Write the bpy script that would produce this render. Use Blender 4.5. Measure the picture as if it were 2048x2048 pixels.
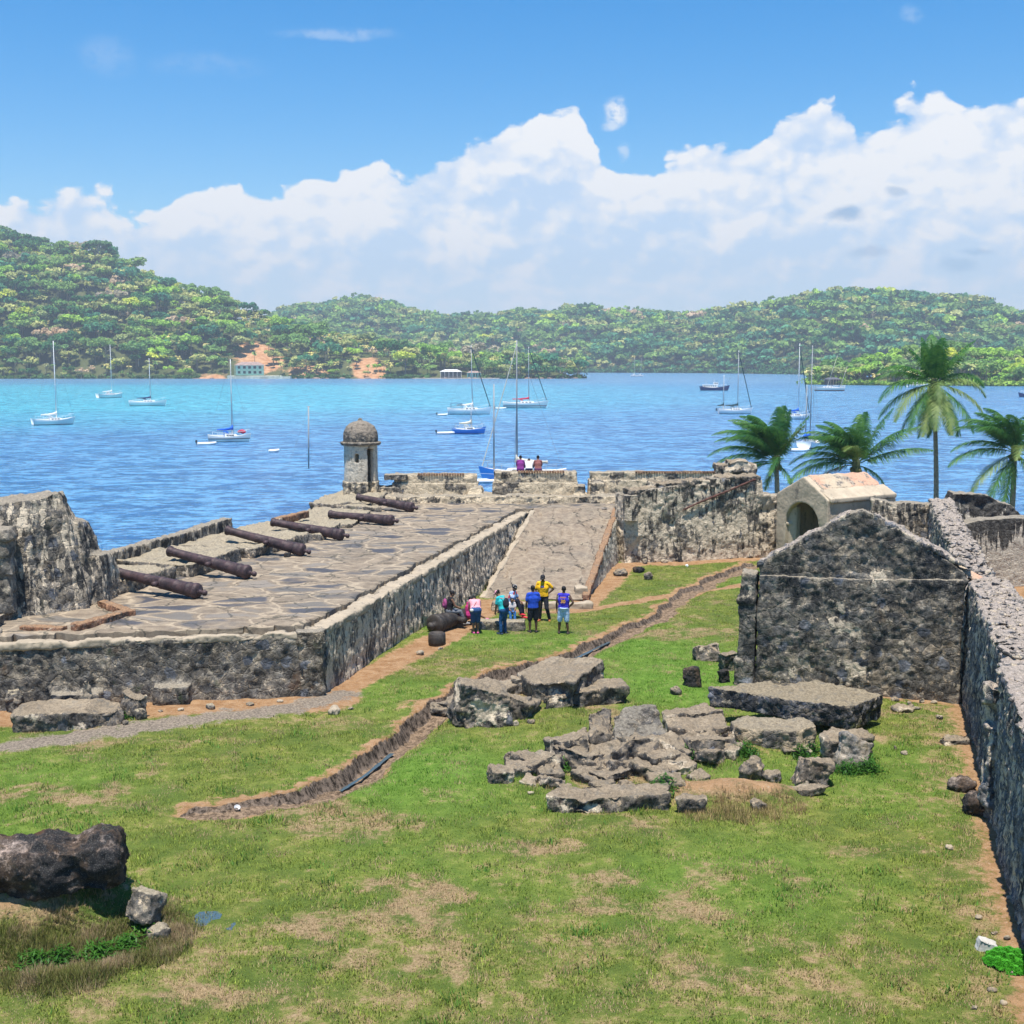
import bpy, bmesh, math, random
import numpy as np
from mathutils import Vector, Matrix
for o in list(bpy.data.objects): bpy.data.objects.remove(o)
SC = bpy.context.scene
COL = SC.collection
R = math.radians
random.seed(7); rng = np.random.default_rng(7)
# ------------------------------------------------------------------ camera
F = 2500.; CH = 9.4; HY = 725.; PIT = math.atan((1024-HY)/F)
cd = bpy.data.cameras.new('camera'); cam = bpy.data.objects.new('camera', cd); COL.objects.link(cam)
cam.location = (0, 0, CH); cam.rotation_euler = (math.pi/2-PIT, 0, 0)
cd.sensor_width = 36; cd.lens = 36*F/2048; cd.clip_start = .5; cd.clip_end = 9000
SC.camera = cam
# ------------------------------------------------------------------ sun
SUN = Vector((-.035, -.25, .965)).normalized()
sl = bpy.data.lights.new('sun', 'SUN'); so = bpy.data.objects.new('sun', sl); COL.objects.link(so)
sl.energy = 4.6; sl.angle = R(.5); sl.color = (1, .955, .88)
so.rotation_euler = (-SUN).to_track_quat('-Z', 'Y').to_euler()
SEL = math.asin(SUN.z); SAZ = math.atan2(SUN.x, SUN.y)
SC.view_settings.view_transform = 'Standard'; SC.view_settings.look = 'None'
SC.view_settings.exposure = 0.72; SC.view_settings.gamma = 1
SC.render.resolution_x = SC.render.resolution_y = 1024
# ------------------------------------------------------------------ node helper
class NT:
    def __init__(s, tree): s.t = tree; s.t.nodes.clear()
    def n(s, ty, **kw):
        nd = s.t.nodes.new(ty)
        for k, v in kw.items(): setattr(nd, k, v)
        return nd
    def put(s, sock, v):
        if v is None: return
        if isinstance(v, bpy.types.NodeSocket): s.t.links.new(v, sock)
        elif isinstance(v, (tuple, list)) and sock.type == 'RGBA': sock.default_value = (v[0], v[1], v[2], 1)
        else: sock.default_value = v
    def m(s, op, a, b=None, c=None, clamp=False):
        nd = s.n('ShaderNodeMath', operation=op); nd.use_clamp = clamp
        s.put(nd.inputs[0], a); s.put(nd.inputs[1], b); s.put(nd.inputs[2], c)
        return nd.outputs[0]
    def vm(s, op, a, b=None):
        nd = s.n('ShaderNodeVectorMath', operation=op); s.put(nd.inputs[0], a)
        if op == 'SCALE': s.put(nd.inputs[3], b)
        else: s.put(nd.inputs[1], b)
        return nd.outputs[0]
    dim = '3D'
    def noise(s, vec, scale, detail=4, rough=.55, dist=0, out=0):
        nd = s.n('ShaderNodeTexNoise', noise_dimensions=s.dim); s.put(nd.inputs['Vector'], vec); nd.inputs['Scale'].default_value = scale
        nd.inputs['Detail'].default_value = detail; nd.inputs['Roughness'].default_value = rough; nd.inputs['Distortion'].default_value = dist
        return nd.outputs[out]
    def vor(s, vec, scale, feature='F1', rand=1, out='Distance'):
        nd = s.n('ShaderNodeTexVoronoi', feature=feature, voronoi_dimensions=s.dim); s.put(nd.inputs['Vector'], vec)
        nd.inputs['Scale'].default_value = scale; nd.inputs['Randomness'].default_value = rand
        return nd.outputs[out]
    def mix(s, f, a, b, mode='MIX'):
        nd = s.n('ShaderNodeMix', data_type='RGBA', blend_type=mode); s.put(nd.inputs[0], f)
        s.put(nd.inputs[6], a); s.put(nd.inputs[7], b); return nd.outputs[2]
    def ramp(s, f, stops, interp='LINEAR'):
        nd = s.n('ShaderNodeValToRGB'); cr = nd.color_ramp; cr.interpolation = interp; s.put(nd.inputs[0], f)
        while len(cr.elements) < len(stops): cr.elements.new(.5)
        for e, (p, c) in zip(cr.elements, stops):
            e.position = p; e.color = (c, c, c, 1) if isinstance(c, (int, float)) else (*c, 1)
        return nd.outputs[0]
    def ss(s, v, a, b):
        nd = s.n('ShaderNodeMapRange', interpolation_type='SMOOTHSTEP'); s.put(nd.inputs[0], v)
        nd.inputs[1].default_value = a; nd.inputs[2].default_value = b; return nd.outputs[0]
    def mapv(s, vec, sc=(1, 1, 1), loc=(0, 0, 0), rot=(0, 0, 0)):
        nd = s.n('ShaderNodeMapping'); s.put(nd.inputs[0], vec); nd.inputs[1].default_value = loc
        nd.inputs[2].default_value = rot; nd.inputs[3].default_value = sc; return nd.outputs[0]
    def bump(s, h, strength=.5, dist=.05, normal=None):
        nd = s.n('ShaderNodeBump'); s.put(nd.inputs['Height'], h); nd.inputs['Strength'].default_value = strength
        nd.inputs['Distance'].default_value = dist; s.put(nd.inputs['Normal'], normal); return nd.outputs[0]
    def pos(s): return s.n('ShaderNodeNewGeometry').outputs['Position']
    def attr(s, name, out='Fac'): return s.n('ShaderNodeAttribute', attribute_name=name).outputs[out]
    def sep(s, v):
        nd = s.n('ShaderNodeSeparateXYZ'); s.put(nd.inputs[0], v); return nd.outputs
    def comb(s, x, y, z):
        nd = s.n('ShaderNodeCombineXYZ'); s.put(nd.inputs[0], x); s.put(nd.inputs[1], y); s.put(nd.inputs[2], z); return nd.outputs[0]
    def out(s, col, rough=.8, normal=None, spec=.3, metal=0, emis=None, sub=None):
        b = s.n('ShaderNodeBsdfPrincipled'); s.put(b.inputs['Base Color'], col); s.put(b.inputs['Roughness'], rough)
        s.put(b.inputs['Normal'], normal); s.put(b.inputs['Specular IOR Level'], spec); s.put(b.inputs['Metallic'], metal)
        o = s.n('ShaderNodeOutputMaterial'); s.t.links.new(b.outputs[0], o.inputs[0]); return b
def newmat(name):
    m = bpy.data.materials.new(name); m.use_nodes = True; return m, NT(m.node_tree)
# ------------------------------------------------------------------ world: sky with a bank of cumulus far off
W = bpy.data.worlds.new('World'); SC.world = W; W.use_nodes = True
w = NT(W.node_tree); w.dim = '2D'
sky = w.n('ShaderNodeTexSky', sky_type='NISHITA'); sky.sun_disc = False; sky.sun_elevation = SEL; sky.sun_rotation = SAZ
sky.air_density = 1.0; sky.dust_density = .35; sky.ozone_density = 3.0
hs = w.n('ShaderNodeHueSaturation'); hs.inputs['Saturation'].default_value = 1.55; hs.inputs['Value'].default_value = 1.12
w.put(hs.inputs['Color'], sky.outputs[0]); skyc = hs.outputs[0]
d = w.n('ShaderNodeTexCoord').outputs['Generated']
dx, dy, dz = w.sep(d)
az = w.m('ARCTAN2', dx, dy)                                   # 0 ahead, + right
hl = w.m('SQRT', w.m('ADD', w.m('MULTIPLY', dx, dx), w.m('MULTIPLY', dy, dy)))
el = w.m('DIVIDE', dz, hl)
wv = w.comb(az, w.m('MULTIPLY', el, 1.4), 0)
prof = [(-500, 560), (-100, 450), (0, 440), (120, 432), (200, 418), (300, 440), (350, 425), (400, 395), (470, 385), (500, 410), (530, 425), (590, 400), (640, 378),
        (700, 355), (760, 345), (800, 365), (870, 335), (910, 300), (970, 270), (1030, 252), (1062, 234), (1100, 230), (1138, 238), (1168, 270), (1190, 318), (1230, 350),
        (1290, 350), (1330, 318), (1400, 305), (1480, 305), (1560, 272), (1640, 262), (1690, 275), (1740, 250), (1830, 238), (1880, 262), (1915, 278), (1960, 248), (2010, 240),
        (2060, 262), (2200, 330), (2500, 480)]
fc = w.n('ShaderNodeFloatCurve'); mp = fc.mapping; cv = mp.curves[0]
def az01(px): return (math.atan((px-1024)/F)+.6)/1.2
pts = [(az01(px), (HY-py)/F*4) for px, py in prof]
while len(cv.points) < len(pts): cv.points.new(.5, .5)
for p, (a, b) in zip(cv.points, pts): p.location = (a, b)
mp.update()
w.put(fc.inputs['Value'], w.m('MULTIPLY_ADD', az, 1/1.2, .5, clamp=True))
top = w.m('MULTIPLY', fc.outputs[0], .25)
def billow(vec, k):
    a = w.vor(vec, 17*k, 'SMOOTH_F1'); b = w.vor(vec, 40*k, 'SMOOTH_F1'); c = w.vor(vec, 95*k, 'SMOOTH_F1'); e = w.noise(vec, 150*k, 4, .6)
    return w.m('ADD', w.m('ADD', w.m('MULTIPLY', a, -1.), w.m('MULTIPLY', b, -.5)), w.m('ADD', w.m('MULTIPLY', c, -.25), w.m('MULTIPLY', e, .18)))
warp = w.vm('ADD', wv, w.vm('SCALE', w.vm('SUBTRACT', w.noise(wv, 22, 5, .6, out=1), (.5, .5, .5)), .020))
b1 = billow(warp, 1)
b2 = billow(w.vm('ADD', warp, (-.006, .010, 0)), 1)
depth = w.m('ADD', w.m('SUBTRACT', top, el), w.m('MULTIPLY', w.m('ADD', b1, .55), .032))
mask = w.m('MULTIPLY', w.ss(depth, .0, .006), w.ss(el, -.02, .05))
rel = w.m('SUBTRACT', b1, b2)
big = w.noise(w.vm('ADD', warp, (3, 5, 0)), 8, 3, .5)
mound = w.ss(w.m('ADD', w.m('MULTIPLY', big, 1.), w.m('MULTIPLY', b1, .22)), .28, .52)      # separate towers and the shaded hollows between
edge = w.ss(depth, .06, .0)
lit2 = w.m('ADD', w.m('MULTIPLY', rel, 1.9), w.m('ADD', w.m('MULTIPLY', mound, .72), w.m('ADD', w.m('MULTIPLY', edge, .38), .16)), clamp=True)
ccol = w.mix(lit2, (.68, .80, .98), (1.0, 1.0, 1.0))
ccol = w.mix(w.m('MULTIPLY', w.ss(el, .10, .02), .62), ccol, (.60, .78, .98))
# small dark scraps inside the right bank and thin wisps of cirrus above
def blob(px, py, rx, ry):
    q = w.vm('MULTIPLY', w.vm('SUBTRACT', w.vm('MULTIPLY', warp, (1, 1/1.4, 1)), (math.atan((px-1024)/F), (HY-py)/F, 0)), (F/rx, F/ry, 0))
    nd = w.n('ShaderNodeVectorMath', operation='LENGTH'); w.put(nd.inputs[0], q); return w.ss(nd.outputs['Value'], 1.15, .25)
scr = blob(1675, 448, 45, 17)
for a in [(1720, 517, 50, 13), (1770, 405, 22, 14), (1900, 545, 40, 14), (1935, 520, 35, 10)]: scr = w.m('MAXIMUM', scr, w.m('MULTIPLY', blob(*a), .7))
ccol = w.mix(w.m('MULTIPLY', scr, .8), ccol, (.26, .45, .70))
wis = w.m('MULTIPLY', blob(690, 103, 120, 13), .28)
for a, k in [((240, 165, 60, 40), .14), ((1790, 88, 28, 16), .22), ((1222, 245, 26, 34), .95), ((1240, 320, 16, 22), .4), ((430, 170, 120, 26), .1), ((1215, 270, 20, 14), .6)]: wis = w.m('MAXIMUM', wis, w.m('MULTIPLY', blob(*a), k))
mask = w.m('MAXIMUM', w.m('MULTIPLY', mask, w.m('ADD', .80, w.m('MULTIPLY', lit2, .2))), w.m('MULTIPLY', wis, w.ss(w.noise(wv, 60, 5, .65), .25, .6)))
# thin pale veil low over the land
skyc = w.mix(w.m('MULTIPLY', w.ss(el, .26, .0), .55), skyc, w.vm('SCALE', skyc, 1.0))
bg = w.n('ShaderNodeBackground'); bg.inputs[1].default_value = .092; w.put(bg.inputs[0], skyc)
bc = w.n('ShaderNodeBackground'); bc.inputs[1].default_value = .62; w.put(bc.inputs[0], ccol)
mx = w.n('ShaderNodeMixShader'); w.put(mx.inputs[0], mask); w.put(mx.inputs[1], bg.outputs[0]); w.put(mx.inputs[2], bc.outputs[0])
wo = w.n('ShaderNodeOutputWorld'); w.t.links.new(mx.outputs[0], wo.inputs[0])
W.cycles.sampling_method = 'MANUAL'; W.cycles.sample_map_resolution = 512
# ------------------------------------------------------------------ pixel of the photograph -> point of the place
CP, SP = math.cos(PIT), math.sin(PIT)
def ray(px, py):
    u = (px-1024)/F; v = (1024-py)/F
    return (u, CP+v*SP, -SP+v*CP)
def at(px, py, z=0.):
    r = ray(px, py); t = (z-CH)/r[2]; return (r[0]*t, r[1]*t, z)
def atY(px, py, Y):
    r = ray(px, py); t = Y/r[1]; return (r[0]*t, Y, CH+r[2]*t)
WZ = -3.6
# ------------------------------------------------------------------ numpy noise
_perm = rng.permutation(4096).astype(np.int64)
_grad = rng.normal(size=(4096, 3)); _grad /= np.linalg.norm(_grad, axis=1)[:, None]
def _h(i, j, k): return _perm[(_perm[(_perm[i & 4095]+j) & 4095]+k) & 4095]
def pn(P):
    P = np.asarray(P, float); I = np.floor(P).astype(np.int64); f = P-I; u = f*f*f*(f*(f*6-15)+10); res = 0
    for a in (0, 1):
        for b in (0, 1):
            for c in (0, 1):
                g = _grad[_h(I[:, 0]+a, I[:, 1]+b, I[:, 2]+c)]
                dd = g[:, 0]*(f[:, 0]-a)+g[:, 1]*(f[:, 1]-b)+g[:, 2]*(f[:, 2]-c)
                wt = (u[:, 0] if a else 1-u[:, 0])*(u[:, 1] if b else 1-u[:, 1])*(u[:, 2] if c else 1-u[:, 2])
                res = res+dd*wt
    return res*1.6
def fbm(P, sc=1., oct=4, g=.5):
    P = np.asarray(P, float)*sc; r = 0; a = 1
    for i in range(oct): r = r+a*pn(P+i*17.3); P = P*2.03; a *= g
    return r
def vorn(P, sc=1.):
    P = np.asarray(P, float)*sc; I = np.floor(P).astype(np.int64); f1 = np.full(len(P), 9.); f2 = f1.copy()
    for a in (-1, 0, 1):
        for b in (-1, 0, 1):
            for c in (-1, 0, 1):
                J = I+np.array([a, b, c]); h = _h(J[:, 0], J[:, 1], J[:, 2])
                q = J+(_grad[h]*.5+.5)-P; dd = np.sqrt((q*q).sum(1))
                f2 = np.minimum(f2, np.maximum(f1, dd)); f1 = np.minimum(f1, dd)
    return f1, f2
# ------------------------------------------------------------------ objects, tags
def tag(o, label=None, cat=None, group=None, kind=None):
    if label: o['label'] = label
    if cat: o['category'] = cat
    if group: o['group'] = group
    if kind: o['kind'] = kind
    return o
def link(name, me, mat=None, parent=None):
    o = bpy.data.objects.new(name, me); COL.objects.link(o)
    if mat is not None:
        me.materials.clear()
        for mm in (mat if isinstance(mat, (list, tuple)) else [mat]): me.materials.append(mm)
    if parent is not None: o.parent = parent
    return o
def thing(name, label, cat, loc=(0, 0, 0), rz=0, group=None):
    o = bpy.data.objects.new(name, None); COL.objects.link(o); o.location = loc; o.rotation_euler = (0, 0, rz)
    o.empty_display_size = .2
    return tag(o, label, cat, group)
def mesh_np(name, V, Fq, smooth=False):
    """V (n,3); Fq (m,k) int array, or list of tuples"""
    me = bpy.data.meshes.new(name)
    V = np.asarray(V, np.float32)
    if isinstance(Fq, np.ndarray):
        k = Fq.shape[1]; me.vertices.add(len(V)); me.vertices.foreach_set('co', V.ravel())
        me.loops.add(Fq.size); me.loops.foreach_set('vertex_index', Fq.astype(np.int32).ravel())
        me.polygons.add(len(Fq)); me.polygons.foreach_set('loop_start', np.arange(0, Fq.size, k, dtype=np.int32))
        me.update(calc_edges=True)
    else: me.from_pydata([tuple(v) for v in V.tolist()], [], Fq); me.update()
    if smooth: me.polygons.foreach_set('use_smooth', np.ones(len(me.polygons), bool))
    return me
def setattrf(me, name, arr, typ='FLOAT', dom='POINT'):
    a = me.attributes.new(name, typ, dom)
    a.data.foreach_set('value' if typ == 'FLOAT' else 'color', np.asarray(arr, np.float32).ravel())
def getco(me):
    a = np.empty(len(me.vertices)*3, np.float32); me.vertices.foreach_get('co', a); return a.reshape(-1, 3).astype(float)
def getno(me):
    a = np.empty(len(me.vertices)*3, np.float32); me.vertices.foreach_get('normal', a); return a.reshape(-1, 3).astype(float)
class G:
    """gathers plain shapes into one mesh"""
    def __init__(s): s.v = []; s.f = []
    def add(s, V, Fs, M=None):
        k = len(s.v)
        for v in V: s.v.append(tuple(M @ Vector(v)) if M is not None else tuple(v))
        for f in Fs: s.f.append(tuple(i+k for i in f))
        return s
    def box(s, a, b, M=None):
        x0, y0, z0 = a; x1, y1, z1 = b
        V = [(x0, y0, z0), (x1, y0, z0), (x1, y1, z0), (x0, y1, z0), (x0, y0, z1), (x1, y0, z1), (x1, y1, z1), (x0, y1, z1)]
        return s.add(V, [(0, 3, 2, 1), (4, 5, 6, 7), (0, 1, 5, 4), (1, 2, 6, 5), (2, 3, 7, 6), (3, 0, 4, 7)], M)
    def prism(s, top, bot, M=None):
        """two polygons (counter-clockwise seen from above) of equal count"""
        n = len(top); V = list(bot)+list(top)
        Fs = [tuple(range(n))[::-1], tuple(range(n, 2*n))]+[(i, (i+1) % n, n+(i+1) % n, n+i) for i in range(n)]
        return s.add(V, Fs, M)
    def tube(s, pts, rad, n=8, cap=True, M=None):
        pts = [Vector(p) for p in pts]; rad = rad if isinstance(rad, (list, tuple)) else [rad]*len(pts)
        V = []; up = Vector((0, 0, 1)); prev = None
        for i, p in enumerate(pts):
            t = (pts[min(i+1, len(pts)-1)]-pts[max(i-1, 0)])
            t = t.normalized() if t.length > 1e-9 else Vector((0, 0, 1))
            a = prev if prev is not None else (up if abs(t.z) < .9 else Vector((1, 0, 0)))
            a = (a-t*a.dot(t)).normalized(); b = t.cross(a); prev = a
            for k in range(n):
                an = 2*math.pi*k/n; V.append(p+a*math.cos(an)*rad[i]+b*math.sin(an)*rad[i])
        Fs = []
        for i in range(len(pts)-1):
            for k in range(n): Fs.append((i*n+k, i*n+(k+1) % n, (i+1)*n+(k+1) % n, (i+1)*n+k))
        if cap: Fs.append(tuple(range(n))[::-1]); Fs.append(tuple(range((len(pts)-1)*n, len(pts)*n)))
        return s.add(V, Fs, M)
    def lathe(s, prof, n=24, M=None):
        """prof [(r,z)]"""
        V = []
        for r, z in prof:
            for k in range(n): a = 2*math.pi*k/n; V.append((r*math.cos(a), r*math.sin(a), z))
        Fs = [(i*n+k, i*n+(k+1) % n, (i+1)*n+(k+1) % n, (i+1)*n+k) for i in range(len(prof)-1) for k in range(n)]
        if prof[0][0] > 1e-4: Fs.append(tuple(range(n))[::-1])
        if prof[-1][0] > 1e-4: Fs.append(tuple(range((len(prof)-1)*n, len(prof)*n)))
        return s.add(V, Fs, M)
    def ell(s, c, r, n=10, m=7, M=None):
        V = [(0, 0, -1)]
        for i in range(1, m):
            a = -math.pi/2+math.pi*i/m
            for k in range(n): b = 2*math.pi*k/n; V.append((math.cos(a)*math.cos(b), math.cos(a)*math.sin(b), math.sin(a)))
        V.append((0, 0, 1)); V = [(c[0]+v[0]*r[0], c[1]+v[1]*r[1], c[2]+v[2]*r[2]) for v in V]
        Fs = [(0, 1+(k+1) % n, 1+k) for k in range(n)]
        for i in range(m-2):
            for k in range(n): Fs.append((1+i*n+k, 1+i*n+(k+1) % n, 1+(i+1)*n+(k+1) % n, 1+(i+1)*n+k))
        L = 1+(m-1)*n; Fs += [(L, 1+(m-2)*n+k, 1+(m-2)*n+(k+1) % n) for k in range(n)]
        return s.add(V, Fs, M)
    def mesh(s, name='m', smooth=False):
        me = bpy.data.meshes.new(name); me.from_pydata(s.v, [], s.f); me.update()
        if smooth: me.polygons.foreach_set('use_smooth', np.ones(len(me.polygons), bool))
        return me
    def obj(s, name, mat, parent=None, smooth=False): return link(name, s.mesh(name, smooth), mat, parent)
def remesh(me, vox, smooth_it=0):
    o = bpy.data.objects.new('tmp', me); COL.objects.link(o)
    md = o.modifiers.new('r', 'REMESH'); md.mode = 'VOXEL'; md.voxel_size = vox; md.use_smooth_shade = False
    if smooth_it: sm = o.modifiers.new('s', 'SMOOTH'); sm.factor = .5; sm.iterations = smooth_it
    dg = bpy.context.evaluated_depsgraph_get(); r = bpy.data.meshes.new_from_object(o.evaluated_get(dg))
    bpy.data.objects.remove(o); bpy.data.meshes.remove(me); return r
def weather(me, amp=.05, sc=1.2, stones=.035, ssc=2.6, fine=.012, chip=0., keep_z=None, seed=0., flat=1., crack=.0):
    P = getco(me); Nn = getno(me); Q = P+seed
    Qs = Q+.12*np.stack([pn(Q*2.3+5), pn(Q*2.3+31), pn(Q*2.3+77)], 1)
    d = amp*fbm(Q, sc, 3)
    if stones:
        f1, f2 = vorn(Qs*np.array([1, 1, 1.35]), ssc); d = d+stones*(np.clip(.62-f1, 0, 1)*2.2-.45)*(.6+.8*np.clip(fbm(Q, .8, 2)+.3, 0, 1)); d = d+stones*.45*fbm(Q, 5.2, 3, .6)
    if fine: d = d+fine*fbm(Q, 9, 3, .6)
    if chip:
        c = fbm(Q+9, .9, 2); d = d-chip*np.clip(c-.25, 0, 1)*2
    P2 = P+Nn*d[:, None]
    me.vertices.foreach_set('co', P2.astype(np.float32).ravel()); me.update()
    me.polygons.foreach_set('use_smooth', np.ones(len(me.polygons), bool))
    return me
def rock_obj(name, g, mat, vox=.06, parent=None, **kw):
    me = remesh(g.mesh(), vox); weather(me, **kw); me.name = name
    return link(name, me, mat, parent)
# ================================================================== materials
def stone(name, plaster=.35, streak=.5, black=.4, dk=(.034, .034, .036), md=(.175, .150, .118), lt=(.42, .345, .245), plc=(.58, .48, .35),
          topc=(.40, .345, .265), topf=.9, scale=2.6, moss=.15, bumpk=1., rust=.2, cells=.55, speck=.55, drip=None, inset=.5):
    m, t = newmat(name); p = t.pos()
    geo = t.n('ShaderNodeNewGeometry'); nz = t.sep(geo.outputs['Normal'])[2]
    wp = t.vm('ADD', p, t.vm('SCALE', t.vm('SUBTRACT', t.noise(p, 2.5, 3, .6, out=1), (.5, .5, .5)), .35))
    ws = t.mapv(wp, (1, 1, 1.45))
    cell = t.sep(t.vor(ws, scale, 'F1', out='Color'))
    edge = t.vor(ws, scale, 'DISTANCE_TO_EDGE')
    cell2 = t.sep(t.vor(wp, scale*3.1, 'F1', out='Color'))
    n1 = t.noise(p, .55, 4, .6); n2 = t.noise(p, 3.2, 6, .68); n3 = t.noise(p, 14, 6, .72); n4 = t.noise(p, 46, 3, .7)
    base = t.ramp(cell[0], [(0, dk), (.35, md), (.7, (md[0]*.8, md[1]*.92, md[2]*1.15)), (.9, lt), (1, (lt[0]*1.3, lt[1]*1.25, lt[2]*1.2))])
    small = t.ramp(cell2[1], [(0, dk), (.5, md), (.85, lt), (1, (.42, .38, .32))])
    nm_ = t.noise(p, 4.6, 9, .80); nb_ = t.noise(t.mapv(p, (1, 1, 1), loc=(5, 8, 3)), 1.7, 8, .75)
    mot = t.ramp(nb_, [(.30, dk), (.44, md), (.54, (md[0]*.7, md[1]*.78, md[2]*.95)), (.64, lt), (.78, (lt[0]*1.2, lt[1]*1.15, lt[2]*1.05))])
    base = t.mix(cells, mot, t.mix(t.ss(n2, .42, .62), base, small))
    base = t.mix(t.m('MULTIPLY', t.ss(nm_, .47, .40), speck), base, (.015, .015, .017))
    base = t.mix(t.m('MULTIPLY', t.ss(nm_, .55, .61), speck), base, (min(1, lt[0]*1.6), min(1, lt[1]*1.5), min(1, lt[2]*1.4)))
    mort = t.mix(t.ss(n3, .35, .65), (.025, .025, .024), (.34, .30, .24))
    base = t.mix(t.m('MULTIPLY', t.ss(edge, .06, .015), .8*cells), base, mort)
    ic = t.sep(t.vor(wp, 1.9, 'F1', out='Color')); fd = t.vor(wp, 1.9)
    base = t.mix(t.m('MULTIPLY', t.m('MULTIPLY', t.m('GREATER_THAN', ic[0], 1-inset*.6), t.ss(t.m('ADD', fd, t.m('MULTIPLY', n3, .12)), .40, .33)), .85), base, t.mix(ic[1], (.075, .085, .105), (.20, .205, .22)))
    base = t.mix(1, base, t.ramp(t.noise(t.mapv(p, (1, 1, 1), loc=(31, 7, 2)), 3.0, 8, .72), [(.34, .40), (.5, .95), (.66, 1.6)]), 'MULTIPLY')
    # worn lime plaster, broken into patches and drawn-out vertical remains
    sv = t.mapv(p, (1.9, 1.9, .42)); s1 = t.noise(sv, 2.4, 5, .62); s0 = t.noise(p, .9, 5, .62)
    pm = t.m('ADD', t.m('MULTIPLY', s1, streak), t.m('MULTIPLY', s0, 1-streak))
    th = .66-plaster*.32
    pmk = t.ss(pm, th, th+.035)
    pcol = t.mix(t.ss(nm_, .38, .52), tuple(c*.62 for c in plc), tuple(min(1, c*1.12) for c in plc))
    pcol = t.mix(t.m('MULTIPLY', t.ss(n3, .5, .75), .35), pcol, (.12, .12, .125))
    col = t.mix(pmk, base, pcol)
    # black lichen
    bv = t.mapv(p, (1, 1, .55), loc=(7, 3, 1)); bl = t.noise(bv, 1.3, 7, .72)
    bt = .68-black*.36
    col = t.mix(t.m('MULTIPLY', t.ss(bl, bt, bt+.09), t.m('SUBTRACT', .88, t.m('MULTIPLY', pmk, .45))), col, t.mix(t.ss(n4, .55, .72), (.022, .024, .026), (.17, .165, .15)))
    if rust: col = t.mix(t.m('MULTIPLY', t.ss(t.noise(t.mapv(p, (1, 1, 1), loc=(3, 9, 2)), .8, 5, .65), .60, .72), rust), col, (.13, .062, .028))
    if moss: col = t.mix(t.m('MULTIPLY', t.ss(t.noise(t.mapv(p, (1, 1, 1), loc=(13, 4, 8)), 1.1, 6, .7), .58, .66), moss), col, (.05, .085, .02))
    if drip is not None:
        zz = t.sep(p)[2]; dv = t.noise(t.mapv(p, (2.2, 2.2, .25)), 1.4, 5, .7)
        col = t.mix(t.m('MULTIPLY', t.ss(t.m('ADD', zz, t.m('MULTIPLY', t.m('SUBTRACT', dv, .5), 6.)), drip, drip+.25), .93), col, t.mix(t.ss(nm_, .45, .6), (.018, .018, .018), (.10, .095, .085)))
    # worn tops: bare mortar and lime
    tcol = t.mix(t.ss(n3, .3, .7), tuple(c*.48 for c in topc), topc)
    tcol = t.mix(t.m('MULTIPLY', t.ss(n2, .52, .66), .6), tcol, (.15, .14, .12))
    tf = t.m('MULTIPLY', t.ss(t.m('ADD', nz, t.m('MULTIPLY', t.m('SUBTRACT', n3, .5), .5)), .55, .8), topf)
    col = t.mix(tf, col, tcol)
    col = t.mix(1, col, t.ramp(n4, [(.25, .62), (.5, 1), (.8, 1.25)]), 'MULTIPLY')
    h = t.m('ADD', t.m('MULTIPLY', n3, .5), t.m('ADD', t.m('MULTIPLY', nm_, .9), t.m('MULTIPLY', t.ss(edge, 0, .1), .6*cells))); h = t.m('ADD', h, t.m('ADD', t.m('MULTIPLY', n4, .22), t.m('MULTIPLY', pmk, .25)))
    t.out(col, .95, t.bump(h, .85*bumpk, .06), spec=.12)
    return m
M_wall = stone('masonry_grey', plaster=.12, streak=.2, black=.36, rust=.5, moss=.4)
M_side = stone('masonry_streaked', plaster=.60, streak=.97, black=.34, inset=.2, cells=.3, rust=0, moss=.1)
M_bast = stone('masonry_bastion', plaster=.46, streak=.8, inset=.9, black=.54, rust=.2, moss=.12)
M_curt = stone('masonry_plastered', plaster=.62, streak=.45, black=.42, inset=.3, drip=3.3, rust=.1, moss=.0, scale=3.2)
M_gable = stone('masonry_dark', plaster=.2, streak=.2, black=.44, cells=.45, speck=.6, scale=2.3, moss=.1, rust=.15, md=(.165, .145, .115), inset=.7)
M_back = stone('masonry_parapet', plaster=.68, inset=.3, streak=.2, black=.38, rust=.1, moss=0, scale=3., plc=(.62, .50, .34))
M_right = stone('masonry_right', plaster=.42, streak=1., black=.34, rust=0, moss=.12, md=(.17, .165, .16), lt=(.38, .34, .29), topc=(.50, .42, .35), scale=3.4)
M_rock = stone('rubble_stone', inset=.15, md=(.16, .135, .105), lt=(.36, .29, .205), plaster=.35, streak=.1, black=.36, cells=.12, speck=.9, rust=.3, moss=.15, scale=3.5, topc=(.36, .285, .195), topf=.85)
M_dark = stone('dark_rock', inset=0, plaster=.0, streak=.1, black=.62, cells=.0, speck=.6, rust=.75, moss=.15, scale=4.5, topf=.0, dk=(.03, .02, .015), md=(.11, .075, .05), lt=(.3, .24, .2))
M_drip = stone('masonry_dripped', plaster=1.1, streak=.5, black=.12, drip=1.55, inset=0, rust=.0, moss=.05, scale=3, plc=(.47, .41, .32))
M_ledge = stone('masonry_ledge', inset=.2, plaster=.25, cells=.2, speck=.9, streak=.2, black=.30, rust=.15, moss=.3, scale=2.2, topc=(.44, .37, .26), topf=1)
M_tower = stone('masonry_sentry', inset=0, plaster=.85, streak=.7, black=.30, rust=.0, moss=0, scale=3.2, plc=(.56, .49, .38))
M_dome = stone('masonry_dome', inset=0, plaster=.45, streak=.1, black=.36, rust=.2, moss=0, scale=4.5, topf=.25, plc=(.24, .20, .155))

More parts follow.
